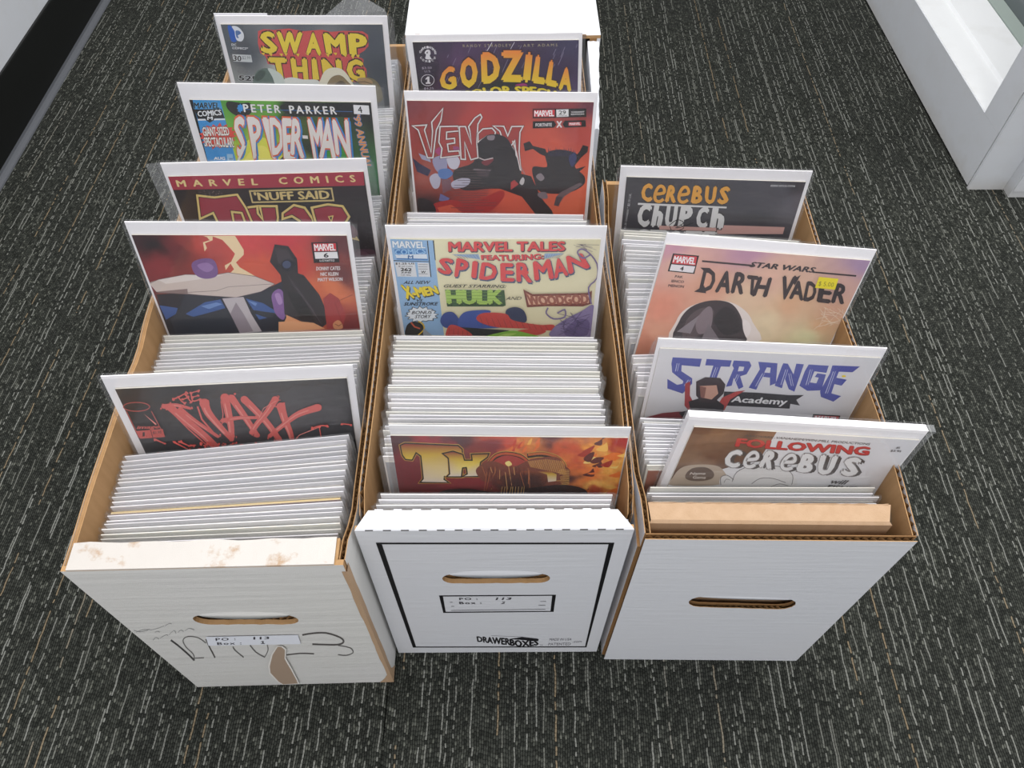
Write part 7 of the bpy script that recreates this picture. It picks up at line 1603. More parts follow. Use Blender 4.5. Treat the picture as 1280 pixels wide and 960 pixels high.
['S','#e4e2e2',[-321,450,-300,447,-271,441,-248,432,-239,413,-241,389,-248,368,-258,348,-272,331,-288,319,-302,316,-315,319,-325,329,-333,345,-339,367,-342,389,-343,412,-342,437,-338,461,-330,485,-318,506,-303,523,-287,533,-271,535,-257,532,-244,523,-234,510,-228,501],[-335,411,-314,408,-287,403,-269,396,-267,390,-267,383,-270,375,-274,367,-280,359,-285,355,-290,354,-296,356,-302,361,-308,373,-313,391,-315,409,-316,428,-315,448,-312,464,-308,476,-303,485,-299,490,-293,494,-283,495,-275,493,-266,487,-257,475,-251,467]],
['S','#4c4442',[-3,459,19,458,49,455,73,448,82,430,79,406,72,385,62,366,48,347,32,334,18,330,5,332,-5,341,-13,356,-20,376,-24,397,-25,419,-25,443,-21,467,-13,490,-2,513,14,531,31,542,48,547,64,546,77,538,88,527,95,519],[-17,420,4,418,33,416,51,411,53,406,52,399,50,390,45,382,39,374,34,370,30,368,24,370,18,375,12,386,7,402,4,420,3,439,3,458,5,473,9,485,14,494,19,499,26,504,36,507,46,506,55,501,65,491,72,483]],
['S','#8a8280',[-32,459,-11,458,19,455,45,448,56,427,52,400,45,377,33,355,17,334,0,319,-17,315,-31,317,-42,327,-50,343,-57,363,-61,385,-63,408,-63,432,-59,458,-50,484,-37,509,-20,530,-1,542,17,547,34,546,48,538,60,526,67,518],[-52,404,-31,403,-3,401,14,396,15,393,15,390,13,383,10,377,5,371,3,369,0,369,-4,369,-9,374,-15,384,-20,400,-23,417,-24,435,-24,453,-22,466,-19,476,-15,482,-13,485,-8,488,1,491,10,490,18,486,27,476,34,468]],
['S','#e4e2e2',[-35,451,-14,450,16,447,41,441,50,422,47,398,40,378,30,358,16,340,0,326,-14,322,-27,325,-37,333,-45,349,-52,368,-56,389,-57,411,-57,435,-54,459,-46,483,-34,505,-19,523,-2,534,15,539,31,538,44,530,55,519,62,511],[-49,412,-28,411,0,409,18,404,21,398,20,391,17,382,13,374,7,366,2,362,-2,361,-8,362,-14,367,-20,378,-25,395,-28,413,-30,431,-29,450,-27,465,-23,477,-18,486,-14,492,-7,496,3,499,13,498,22,493,32,483,39,475]],
['T','will','#4c4848',[415,610,550,617],[419,670,551,675],[0.015,0],0.25,1.0],
['T','EISNER','#3c3838',[407,688,662,693],[414,746,671,751],[0.0375,0],0.2,1.0],
['T','#5','#5a5658',[711,169,738,171],[714,194,741,197],[0.0225,0],0,1.0],
['T','$3.95','#5a5658',[686,210,767,210],[689,236,770,236],[0.0225,0],0,1.0],
]},
'box2': {'rect': None, 'ops': [
['P','#141316',[125,-2602,1861,-2581,1821,-2551,166,-2571]],
['P','#141316',[1861,-2581,1865,-139,1848,-171,1821,-2551]],
['P','#141316',[1865,-139,159,-167,192,-197,1848,-171]],
['P','#141316',[159,-167,125,-2602,166,-2571,192,-197]],
]},
'box2b': {'rect': None, 'ops': [
['P','#141316',[511,-1553,1489,-1553,1458,-1529,542,-1527]],
['P','#141316',[1489,-1553,1489,-1146,1461,-1167,1458,-1529]],
['P','#141316',[1489,-1146,519,-1135,542,-1162,1461,-1167]],
['P','#141316',[519,-1135,511,-1553,542,-1527,542,-1162]],
['T','PO :','#3a383e',[674,-1497,829,-1498],[676,-1443,832,-1446],[0.0225,0],0,1.2],
['T','113','#3a383e',[986,-1498,1119,-1499],[981,-1441,1116,-1445],[0.0225,0],0.1,1.0],
['T','Box :','#3a383e',[670,-1404,859,-1404],[672,-1348,863,-1352],[0.0225,0],0,1.2],
['T','2','#3a383e',[1033,-1401,1065,-1404],[1025,-1349,1058,-1352],[0.0225,0],0.1,1.0],
['S','#5a5860',[592,-1391,615,-1390],[592,-1400,616,-1400]],
['S','#5a5860',[596,-1295,624,-1294],[596,-1305,625,-1304]],
['S','#5a5860',[592,-1194,1415,-1207],[593,-1204,1414,-1217]],
['S','#5a5860',[1363,-1398,1413,-1400],[1363,-1407,1412,-1410]],
['S','#5a5860',[1351,-1306,1411,-1308],[1351,-1316,1410,-1318]],
]},
'box2c': {'rect': None, 'ops': [
['T','DRAWER','#1c1b1f',[790,-500,943,-469,1108,-434],[795,-333,953,-263,1114,-217],[0.0525,0],0,1.0],
['P','#1c1b1f',[1100,-409,1220,-464,1384,-404,1381,-338,1205,-383]],
['T','BOXES','#1c1b1f',[1102,-418,1226,-362,1384,-404],[1109,-209,1222,-155,1391,-212],[0.06,0],0,1.0],
['S','#6a6870',[930,-510,1224,-468,1376,-408],[931,-518,1224,-476,1376,-416]],
['T','TM','#6a6870',[1398,-237,1428,-236],[1402,-203,1432,-202],[0.0,0],0,1.0],
['T','MADE IN USA','#6a6870',[1491,-426,1704,-430],[1487,-352,1698,-357],[0.0,0],0,1.0],
['T','PATENTED','#6a6870',[1484,-286,1700,-290],[1485,-210,1703,-214],[0.0,0],0,1.0],
['T','.com','#6a6870',[1721,-340,1803,-342],[1719,-290,1802,-292],[0.0,0],0,1.0],
]},
'box1': {'rect': None, 'ops': [
['S','#4a4848',[221,-1388,225,-1342,230,-1274,234,-1203,235,-1130,236,-1053,236,-982,235,-919,233,-864,231,-826],[242,-1424,246,-1378,251,-1311,255,-1239,257,-1165,258,-1088,258,-1017,257,-954,255,-899,254,-861]],
['S','#6c6a68',[247,-844,262,-891,282,-959,297,-1031,300,-1098,298,-1163,299,-1225,307,-1288,318,-1349,332,-1396,350,-1430,372,-1457,395,-1472,419,-1473,443,-1461,463,-1437,474,-1394,480,-1339,483,-1298],[238,-843,253,-890,272,-954,285,-1017,288,-1079,286,-1144,287,-1209,296,-1276,308,-1343,326,-1401,349,-1447,376,-1480,402,-1497,427,-1498,453,-1485,473,-1460,485,-1415,491,-1359,495,-1318]],
['S','#54504e',[513,-1403,505,-1356,493,-1288,482,-1220,473,-1160,465,-1102,457,-1046,449,-990,441,-937,435,-900],[528,-1415,519,-1369,508,-1302,497,-1235,488,-1177,480,-1119,473,-1063,464,-1007,456,-954,451,-916]],
['S','#6c6a68',[266,-897,289,-899,322,-901,345,-902],[274,-925,298,-927,330,-929,354,-930]],
['S','#6c6a68',[677,-1197,673,-1175,667,-1140,665,-1093,670,-1025,677,-944,683,-886],[689,-1206,685,-1185,681,-1156,679,-1115,683,-1049,691,-970,696,-912]],
['S','#6c6a68',[826,-1218,825,-1167,823,-1093,826,-1022,838,-962,854,-906,866,-868],[839,-1236,838,-1186,837,-1114,839,-1047,851,-990,867,-936,878,-898]],
['S','#6c6a68',[974,-1229,968,-1192,958,-1139,945,-1083,922,-1020,893,-950,872,-900],[982,-1234,975,-1196,966,-1140,950,-1079,926,-1011,896,-939,875,-889]],
['S','#5a5654',[1318,-1434,1339,-1444,1369,-1457,1403,-1467,1439,-1474,1479,-1478,1516,-1469,1551,-1438,1584,-1395,1608,-1352,1619,-1314,1621,-1282,1618,-1260,1610,-1241,1593,-1220,1568,-1205,1533,-1202,1492,-1208,1452,-1214,1416,-1220,1382,-1228,1358,-1233],[1323,-1473,1345,-1483,1375,-1496,1409,-1506,1446,-1514,1486,-1517,1525,-1508,1561,-1477,1595,-1432,1620,-1387,1633,-1344,1637,-1296,1630,-1247,1614,-1207,1591,-1179,1562,-1163,1526,-1159,1483,-1165,1444,-1172,1407,-1178,1373,-1185,1349,-1190]],
['S','#6c6a68',[1558,-1149,1585,-1133,1621,-1108,1648,-1077,1657,-1038,1658,-995,1653,-962,1637,-934,1610,-909,1584,-895,1560,-898,1537,-912,1520,-923],[1564,-1176,1591,-1159,1627,-1134,1655,-1102,1667,-1056,1668,-1001,1659,-947,1637,-909,1608,-882,1581,-866,1555,-869,1531,-884,1514,-895]],
['S','#5a5654',[1069,-919,1102,-930,1149,-945,1194,-954,1238,-950,1281,-940,1311,-932],[1075,-952,1108,-963,1155,-978,1201,-987,1245,-984,1288,-974,1319,-966]],
['S','#9a9a9a',[28,-1665,35,-1652,46,-1633,63,-1623,88,-1630,118,-1645,139,-1656],[33,-1676,40,-1662,51,-1644,67,-1635,92,-1641,121,-1656,142,-1667]],
['S','#9a9a9a',[154,-1655,175,-1666,205,-1681,233,-1697,258,-1716,282,-1736,299,-1749],[157,-1666,178,-1677,208,-1692,236,-1708,261,-1726,284,-1746,301,-1760]],
['S','#9a9a9a',[307,-1749,321,-1765,340,-1787,355,-1801,363,-1802,368,-1796,371,-1791],[308,-1759,322,-1775,342,-1796,358,-1812,367,-1812,373,-1806,376,-1801]],
['S','#9a9a9a',[29,-1617,47,-1632,72,-1654,96,-1669,120,-1674,144,-1674,161,-1674],[32,-1627,49,-1643,75,-1664,100,-1680,124,-1686,148,-1686,165,-1685]],
['S','#9a9a9a',[177,-1606,183,-1614,192,-1623,199,-1627,205,-1622,210,-1611,213,-1603],[178,-1615,184,-1623,194,-1634,203,-1639,210,-1633,215,-1621,218,-1613]],
['S','#9a9a9a',[91,-1413,106,-1437,126,-1468,139,-1483,144,-1475,144,-1452,144,-1434],[90,-1421,105,-1445,126,-1477,143,-1496,149,-1485,150,-1461,150,-1443]],
['S','#9a9a9a',[163,-1458,186,-1483,218,-1518,241,-1541,248,-1541,248,-1531,248,-1522],[165,-1468,188,-1494,219,-1529,244,-1553,253,-1553,254,-1540,254,-1530]],
['S','#9a9a9a',[265,-1541,288,-1574,319,-1618,338,-1640,340,-1628,334,-1594,328,-1568],[266,-1549,289,-1582,320,-1627,343,-1654,346,-1635,339,-1598,333,-1571]],
['S','#9a9a9a',[355,-1593,368,-1611,384,-1634,396,-1646,401,-1640,402,-1622,403,-1609],[356,-1601,368,-1619,385,-1644,400,-1658,406,-1650,407,-1631,408,-1617]],
['S','#9a9a9a',[422,-1626,436,-1644,455,-1667,470,-1679,482,-1671,492,-1653,499,-1639],[423,-1635,437,-1653,456,-1677,474,-1691,487,-1682,497,-1664,504,-1649]],
]},
'box1label': {'rect': None, 'ops': [
['P','#e6e8f0',[547,-1493,1292,-1486,1266,-1251,500,-1270]],
['T','PO :','#2e2c34',[614,-1458,779,-1465],[596,-1388,762,-1395],[0.0225,0],0,1.2],
['T','113','#2e2c34',[925,-1464,1055,-1464],[908,-1399,1039,-1399],[0.0225,0],0,1.0],
['T','Box :','#2e2c34',[595,-1352,796,-1351],[578,-1285,781,-1284],[0.0225,0],0,1.2],
['P','#2e2c34',[956,-1344,973,-1358,981,-1357,967,-1301,978,-1300,974,-1285,940,-1287,944,-1303,957,-1302,966,-1338,952,-1328]],
]},
'box1tear': {'rect': None, 'ops': [
['P','#e9e4de',[1063,-1235,1106,-1232,1120,-1149,1060,-902,1043,-572,1014,-183,1003,-81,840,-62,814,-154,803,-435,852,-682,962,-1013]],
['P','#a8927f',[1064,-1214,1094,-1211,1104,-1123,1044,-874,1026,-543,1003,-205,991,-96,848,-75,827,-181,821,-466,864,-669,968,-995]],
]},
}

# ------------------------------------------------------------------ cardboard boxes
def panel_with_hole(x0, x1, y0, y1, z0, z1, hole, wav=0.0):
    """upright board whose outline has a hand hole (list of (x,z)); returns MB with material 0 outside, 1 inside and cut edges"""
    out = []
    nb = 14
    for i in range(nb): out.append((x0+(x1-x0)*i/nb, z0))
    for i in range(4): out.append((x1, z0+(z1-z0)*i/4))
    for i in range(nb): out.append((x1-(x1-x0)*i/nb, z1))
    for i in range(4): out.append((x0, z1-(z1-z0)*i/4))
    loops = [[Vector((a, b, 0)) for a, b in out]]
    if hole: loops.append([Vector((a, b, 0)) for a, b in hole])
    tri = tessellate_polygon(loops); P = out + (list(hole) if hole else []); n = len(P); mb = MB()
    v = [(a, y0, b) for a, b in P] + [(a, y1, b) for a, b in P]; fs = []; mi = []
    for t in tri:
        a, b, c = (P[i] for i in t); s = (b[0]-a[0])*(c[1]-a[1])-(b[1]-a[1])*(c[0]-a[0])
        t = tuple(t) if s > 0 else tuple(reversed(t)); fs.append(t); mi.append(0); fs.append(tuple(i+n for i in reversed(t))); mi.append(1)
    m = len(out)
    for i in range(m): fs.append((i, i+n, (i+1) % m+n, (i+1) % m)); mi.append(0 if not m//2-5 < i < m-4 else 1)
    if hole:
        h = len(hole)
        for i in range(h): a, b = m+i, m+(i+1) % h; fs.append((a, b, b+n, a+n)); mi.append(1)
    mb.add(v, fs, mi); return mb
def stadium(cx, cz, w, h, n=10, rough=0.0, sk=0.0, seed=1):
    r = random.Random(seed); pts = []; R = h/2
    for s, base in ((1, -math.pi/2), (-1, math.pi/2)):
        for i in range(n+1):
            t = base + math.pi*i/n; pts.append((cx + s*(w/2-R) + R*math.cos(t), cz + R*math.sin(t)))
        k = 14
        for i in range(1, k):
            x = s*(w/2-R)*(1-2*i/k); pts.append((cx+x, cz + (R if s == 1 else -R) + r.uniform(-rough, rough)))
    return [(x, z + sk*(x-cx)) for x, z in pts]
def flute(mb, x, y0, y1, z0, z1, amp, wl, axis='y', seg=6, mi=0):
    """the wavy core sheet of corrugated board, seen at a cut edge"""
    n = int((y1-y0)/wl*seg); P = []
    for i in range(n+1):
        t = y0 + (y1-y0)*i/n; o = amp*math.sin(2*math.pi*i/seg); P.append((x+o, t) if axis == 'y' else (t, x+o))
    v = [(a, b, z0) for a, b in P] + [(a, b, z1) for a, b in P]
    mb.add(v, [(i, i+1, n+2+i, n+1+i) for i in range(n)], mi)
def side_panel(root, x0, x1, y0, y1, h, outer_left, M0, fluted=True, drop=0.0, kink=(), skew=0.0, bow=(0, 0, 1), dip=None):
    """corrugated side: outer liner, inner liner, fluted core open at the rim. rim height h - drop(y)"""
    t = x1-x0; l = 0.0006; n = 40
    def rim(y):
        z = h
        for ky, kw, kd in kink: z -= kd*math.exp(-((y-ky)/kw)**2)
        if dip: z -= dip[0]*min(1, max(0, (y-dip[1])/0.03))*min(1, max(0, (dip[2]-y)/0.02))
        return z + 0.0006*math.sin(y*37+x0*100)
    mb = MB(); ys = [y0+(y1-y0)*i/n for i in range(n+1)]
    for a, b, mi in ((x0, x0+l, 0 if outer_left else 1), (x1-l, x1, 1 if outer_left else 0)):
        v = []
        for y in ys: k_ = skew*y + bow[0]*math.exp(-((y-bow[1])/bow[2])**2); v += [(a+k_, y, 0.0), (b+k_, y, 0.0), (b+k_, y, rim(y)), (a+k_, y, rim(y))]
        fs = []; ms = []
        for i in range(n):
            k = 4*i
            for j in range(4):
                fs.append((k+j, k+(j+1) % 4, k+4+(j+1) % 4, k+4+j)); ms.append(mi if j in (1, 3) else 1)
        fs += [(3, 2, 1, 0), (4*n, 4*n+1, 4*n+2, 4*n+3)]; ms += [1, 1]
        # outward facing winding
        mb.add(v, [tuple(reversed(f)) for f in fs], ms)
    p = mb.build('side_panel', [M0, M['kraft']], root)
    mc = MB()
    if fluted:
        seg = 6; N_ = int((y1-y0)/0.0072*seg); v = []
        for i in range(N_+1):
            y = y0+(y1-y0)*i/N_; x = (x0+x1)/2 + skew*y + bow[0]*math.exp(-((y-bow[1])/bow[2])**2) + (t/2-l)*0.92*math.sin(2*math.pi*i/seg); v += [(x, y, rim(y)-0.03), (x, y, rim(y)-0.0004)]
        mc.add(v, [(2*i, 2*i+2, 2*i+3, 2*i+1) for i in range(N_)])
        mc.build('fluted_core', M['kraft_dark'], p)
    else:
        v = []
        for y in ys: v += [(x0+l, y, rim(y)-0.001), ((x0+x1)/2, y, rim(y)+0.0012), (x1-l, y, rim(y)-0.001)]
        mc.add(v, [f for i in range(n) for f in ((3*i, 3*i+1, 3*i+4, 3*i+3), (3*i+1, 3*i+2, 3*i+5, 3*i+4))]); mc.build('folded_rim', M['kraft'], p)
    return p
def dashes(mb, x0, x1, y, z, n, seed):
    r = random.Random(seed)
    for i in range(n):
        x = x0+(x1-x0)*(i+0.5)/n; mb.box(x-0.0028, x+0.0028, y-0.0007, y-0.0001, z-0.0014, z-0.0006)

def lip(root, cx, zt, w, mat_, sk=0.0, drop=0.0016, out=0.0026, tall=0.0075):
    v = []; n = 20
    for i in range(n+1):
        t = i/n; k = math.sin(math.pi*t)**0.5 if 0 < t < 1 else 0; x = cx-w/2+w*t; z = zt+sk*(x-cx)
        v += [(x, -0.00006, z+tall*k+0.0005), (x, -0.00006-out*0.35*k, z+tall*0.45*k), (x, -0.00006-out*k, z-drop*k), (x, 0.0012, z-drop*0.4*k)]
    MB().add(v, [f for i in range(n) for f in ((4*i, 4*i+1, 4*i+5, 4*i+4), (4*i+1, 4*i+2, 4*i+6, 4*i+5), (4*i+2, 4*i+3, 4*i+7, 4*i+6))]).build('hand_hole_lip', mat_, root, True)
# ---- the worn box on the left
B1 = (-0.2993, -0.1313, 0.0177, 0.1892, 0.2867, 0.645)
def build_old_box():
    x, y, r, w, h, L = B1; t = 0.0038
    b = empty('comic_box', (x, y, 0), r); tag(b, 'worn white cardboard box with scrawled handwriting and a torn patch, leftmost of the three', 'box', 'cardboard comic boxes standing side by side')
    hole = stadium(0.0965, 0.1840, 0.080, 0.0215, rough=0.0009, sk=-0.06, seed=3)
    mb = panel_with_hole(0, w, 0, 0.004, 0.0, h-0.001, hole); fp = mb.build('front_panel', [M['old_white'], M['kraft']], b)
    # gentle dents and bottom edge waviness, pressed into the panel
    bm = bmesh.new(); bm.from_mesh(fp.data); 
    for v in bm.verts:
        if v.co.z < 0.001: v.co.z += 0.0012*abs(math.sin(v.co.x*90))
    bm.to_mesh(fp.data); bm.free()
    hole2 = stadium(0.0965, 0.1840, 0.077, 0.0195, rough=0.0013, sk=-0.06, seed=5)
    mb = panel_with_hole(0.004, w-0.004, 0.0070, 0.0095, 0.003, h-0.004, hole2); mb.build('inner_front_panel', [M['kraft_dark'], M['kraft_dark']], b)  # panel coloured dark to paint the shade inside the hand hole
    mb = MB(); flute(mb, 0.0055, 0.060, 0.133, 0.163, 0.1745, 0.0012, 0.0055, 'x'); mb.build('hand_hole_core', M['kraft_dark'], b)
    mb = MB()
    n = 16; v = []
    for i in range(n+1):
        X = 0.004+(w-0.010)*i/n; v += [(X, 0.0002, h-0.0012), (X, 0.0002, h+0.0006), (X, 0.0195+0.0006*math.sin(i*1.7), h+0.0010+0.0006*math.sin(i)), (X, 0.0195+0.0006*math.sin(i*1.7), h-0.012)]
    mb.add(v, [f for i in range(n) for f in ((4*i, 4*i+4, 4*i+5, 4*i+1), (4*i+1, 4*i+5, 4*i+6, 4*i+2), (4*i+2, 4*i+6, 4*i+7, 4*i+3))]); tag(mb.build('top_fold', M['scuffed'], b), 'scuffed white folded top edge with brown rubbed patches')
    side_panel(b, -0.0006, t, 0.0045, L, h-0.001, True, M['old_white'], fluted=False, kink=((0.19, 0.025, 0.005), (0.02, 0.03, 0.002)))
    side_panel(b, w-t, w+0.0004, 0.0045, L, h-0.002, False, M['old_white'], kink=((0.03, 0.02, 0.004),), skew=0.0178, dip=(0.020, 0.02, 0.9))
    mb = MB(); mb.box(t, w-t+0.017*L, L-0.005, L, 0, h-0.002, [1, 1, 1, 0, 0, 0]); mb.build('back_panel', [M['old_white'], M['kraft']], b)
    mb = MB(); mb.prism([(t, 0.0126), (w-t, 0.0126), (w-t+0.0165*L, L-0.005), (t, L-0.005)], 0.0, 0.004); mb.build('bottom_panel', M['kraft'], b)
    lip(b, 0.0985, 0.1945, 0.070, M['old_white'], -0.06)
    # peeled corner edge on the right, torn at the foot
    mb = MB(); rr = random.Random(4); v = []; n = 22
    for i in range(n+1):
        z = (h-0.012)*i/n; wd = 0.0012+0.0009*rr.random()+(0.010*max(0, 1-z/0.022) if z < 0.022 else 0); v += [(w-0.0010-wd, -0.0003, z+0.0005), (w+0.0010, -0.0003, z+0.0005), (w+0.0010, 0.0046+wd, z+0.0005)]
    mb.add(v, [f for i in range(n) for f in ((3*i, 3*i+1, 3*i+4, 3*i+3), (3*i+1, 3*i+2, 3*i+5, 3*i+4))]); tag(mb.build('torn_corner', M['torn'], b), 'brown peeled corner edge, torn at the foot')
    # rolled scrap at the top right of the corner
    mb = MB(); mb.box(w-0.0065, w-0.0042, 0.002, 0.020, h-0.030, h-0.0015); mb.build('corner_gusset', M['kraft'], b)
    p = make_print('handwriting', ART['box1']['ops'], b, 0, M['ink'], y0=-0.0001)
    p = make_print('label_sticker', ART['box1label']['ops'], b, 0, M['ink'], y0=-0.0011); tag(p, 'pale blue-white printed sticker below the hand hole')
    p = make_print('torn_patch', ART['box1tear']['ops'], b, 0, M['ink'], y0=-0.0017); tag(p, 'brown patch where the white surface is torn away')
    return b
build_old_box()
# ---- the drawer box in the middle
B2 = (-0.1067, -0.1000, -0.0013, 0.1977, 0.2810, 0.66)
def build_drawer_box():
    x, y, r, w, h, L = B2; t = 0.0040
    b = empty('comic_box', (x, y, 0), r); tag(b, 'white drawer box with a printed black frame on its front, middle of the three', 'box', 'cardboard comic boxes standing side by side')
    hole = stadium(0.0992, 0.1908, 0.0862, 0.0190, rough=0.0005, seed=8)
    mb = panel_with_hole(0, w, 0, 0.004, 0.0, h-0.0014, hole); mb.build('front_panel', [M['white'], M['kraft']], b)
    hole2 = stadium(0.0992, 0.1912, 0.084, 0.0175, rough=0.0008, seed=9)
    mb = panel_with_hole(0.006, w-0.006, 0.0062, 0.0085, 0.003, h-0.004, hole2); mb.build('inner_front_panel', [M['kraft_dark'], M['kraft_dark']], b)  # dark kraft stands in for shade within the hole
    mb = MB(); flute(mb, 0.0051, 0.064, 0.134, 0.168, 0.1815, 0.0009, 0.005, 'x'); mb.build('hand_hole_core', M['kraft_dark'], b)
    mb = MB(); mb.add([(0.0, 0, h-0.0014), (w, 0, h-0.0014), (w-0.001, 0.0012, h), (0.001, 0.0012, h), (w-0.0105, 0.0150, h+0.0004), (0.0085, 0.0150, h+0.0004), (w-0.0105, 0.0160, h-0.02), (0.0085, 0.0160, h-0.02)], [(0, 1, 2, 3), (3, 2, 4, 5), (5, 4, 6, 7)])
    tf = mb.build('top_fold', M['white'], b)
    mb = MB(); dashes(mb, 0.004, w-0.004, 0.0006, h-0.0003, 15, 2); mb.build('fold_slots', M['dark_gap'], tf)
    mb = MB(); rr = random.Random(6)
    for i in range(13): X = 0.016+(w-0.035)*i/12; mb.box(X-0.003, X+0.003, 0.0148, 0.0158, h-0.001, h+0.0007)
    mb.build('fold_tabs', M['white'], tf)
    side_panel(b, 0.0, t, 0.0175, L, h-0.001, True, M['white'], kink=((0.0185, 0.006, 0.012),))
    side_panel(b, w-t, w, 0.0175, L, h-0.001, False, M['white'], kink=((0.0185, 0.006, 0.012),), bow=(0.0048, 0.13, 0.13))
    for sx in (0.0003, w-t+0.0003):
        mb = MB(); mb.box(sx, sx+t-0.0006, 0.0042, 0.0172, 0.0, h-0.020); mb.build('side_gusset', M['white'], b)
    mb = MB(); mb.box(t, w-t, L-0.005, L, 0, h-0.002); mb.build('back_panel', M['kraft'], b)
    mb = MB(); mb.box(t, w-t, 0.0112, L-0.005, 0.0, 0.012); mb.build('bottom_panel', M['kraft'], b)
    lip(b, 0.0992, 0.2000, 0.074, M['white'])
    make_print('printed_frame', ART['box2']['ops'], b, 0, M['ink'], y0=-0.0001)
    make_print('printed_label', ART['box2b']['ops'], b, 0, M['ink'], y0=-0.0001)
    make_print('printed_logo', ART['box2c']['ops'], b, 0, M['ink'], y0=-0.0001)
build_drawer_box()
def build_shell():
    s = empty('box_sleeve', (0.0015, 0.527, 0)); tag(s, 'white cardboard outer sleeve the middle drawer box slides out of', 'box sleeve')
    X0, X1, h, L = -0.1165, 0.1135, 0.2905, 0.70
    mb = MB(); n = 10; v = []
    for j in range(9):
        yy = L*j/8
        for i in range(n+1):
            xx = X0+(X1-X0)*i/n; v.append((xx, yy, h-0.0015*math.sin(math.pi*i/n)*(1-j/12)))
    mb.add(v, [(j*(n+1)+i, j*(n+1)+i+1, (j+1)*(n+1)+i+1, (j+1)*(n+1)+i) for j in range(8) for i in range(n)])
    mb.add([(p[0], p[1], p[2]-0.004) for p in v], [(j*(n+1)+i, (j+1)*(n+1)+i, (j+1)*(n+1)+i+1, j*(n+1)+i+1) for j in range(8) for i in range(n)], 1)
    k = len(v); mb.f += [(i, k+i, k+i+1, i+1) for i in range(n)]; mb.m += [1]*n
    top = mb.build('top_panel', [M['white'], M['kraft']], s)
    mb = MB(); rr = random.Random(2)
    for i in range(12): xx = X0+0.012+(X1-X0-0.03)*i/11+rr.uniform(-0.003, 0.003); mb.box(xx-0.003, xx+0.003, -0.0006, 0.0012, h-0.0025, h+0.0003)
    mb.build('fold_slots', M['kraft_dark'], top)
    for a, c in ((X0, X0+0.004), (X1-0.004, X1)):
        mb = MB(); mb.box(a, c, 0.0, L, 0.0, h-0.004); mb.build('side_panel', M['white'], s)
    mb = MB(); mb.box(X0, X1, L-0.004, L, 0.0, h-0.002); mb.build('back_panel', M['white'], s)
    # torn strip of the sleeve's side running forward beside the drawer
    mb = MB(); n = 26; v = []; rr = random.Random(12)
    for i in range(n+1):
        yy = 0.0-0.165*i/n; xo = 0.1125-0.0125*i/n+rr.uniform(-0.0006, 0.0006); xi = 0.0985-0.0035*i/n; z = 0.284-0.004*i/n+rr.uniform(-0.0006, 0.0006)
        v += [(xi, yy, 0.0), (xo, yy, 0.0), (xo, yy, z-0.0015), ((xi+xo)/2, yy, z), (xi, yy, z-0.001)]
    mb.add(v, [f for i in range(n) for f in [(5*i+j, 5*i+(j+1) % 5, 5*i+5+(j+1) % 5, 5*i+5+j) for j in range(5)]] + [(5*n+4, 5*n+3, 5*n+2, 5*n+1, 5*n)]); mb.build('side_flap', M['white'], s)
    mb = MB(); mb.box(0.101, 0.109, -0.0012, 0.004, 0.279, 0.2862); mb.build('corner_notch', M['kraft_dark'], s)
build_shell()
# ---- the plain box on the right
B3 = (0.0979, -0.1078, -0.0163, 0.1914, 0.2807, 0.385)
def build_plain_box():
    x, y, r, w, h, L = B3; t = 0.0042
    b = empty('comic_box', (x, y, 0), r); tag(b, 'plain clean white cardboard box with open corrugated rim, rightmost of the three', 'box', 'cardboard comic boxes standing side by side')
    hole = stadium(0.0985, 0.1575, 0.0900, 0.0240, n=6, rough=0.0003, sk=-0.06, seed=8)
    mb = panel_with_hole(0, w, 0, 0.0006, 0.0, h-0.001, hole); mb.build('front_panel', [M['white'], M['kraft']], b)
    hole2 = [(a-0.0004, c+0.0008) for a, c in hole]
    mb = panel_with_hole(0.0005, w-0.0005, 0.0034, 0.0042, 0.0, h, hole2); mb.build('inner_front_panel', [M['kraft_dark'], M['kraft_dark']], b)  # darkened colour paints the hole's inner shade
    mb = MB(); flute(mb, 0.0020, 0.0015, w-0.0015, h-0.03, h-0.0004, 0.0012, 0.0058, 'x'); mb.build('fluted_core', M['kraft_dark'], b)
    mb = MB(); flute(mb, 0.0020, 0.060, 0.137, 0.136, 0.1450, 0.0011, 0.005, 'x'); mb.build('hand_hole_core', M['kraft_dark'], b)
    side_panel(b, 0.0, t, 0.0044, L, h, True, M['white'], skew=-0.0160, dip=(0.014, 0.03, 0.36))
    side_panel(b, w-t, w, 0.0044, L, h, False, M['white'], bow=(0.0050, 0.10, 0.085))
    mb = MB(); mb.box(t-0.016*L, w-t, L-0.005, L, 0, h-0.001, [1, 1, 1, 0, 0, 0]); mb.build('back_panel', [M['white'], M['kraft']], b)
    mb = MB(); mb.box(t, w-t, 0.0048, L-0.005, 0.0, 0.0035); mb.build('bottom_panel', M['kraft'], b)
    lip(b, 0.0985, 0.1690, 0.078, M['white'], -0.06, 0.0006, 0.0010, 0.003)
    # glued joint flap along the left corner, its brown cut edge facing the front
    mb = MB(); mb.box(-0.0024, -0.0002, 0.004, 0.05, 0.002, h-0.022, [1, 1, 1, 0, 0, 0]); mb.build('joint_flap', [M['white'], M['kraft_dark']], b)
build_plain_box()
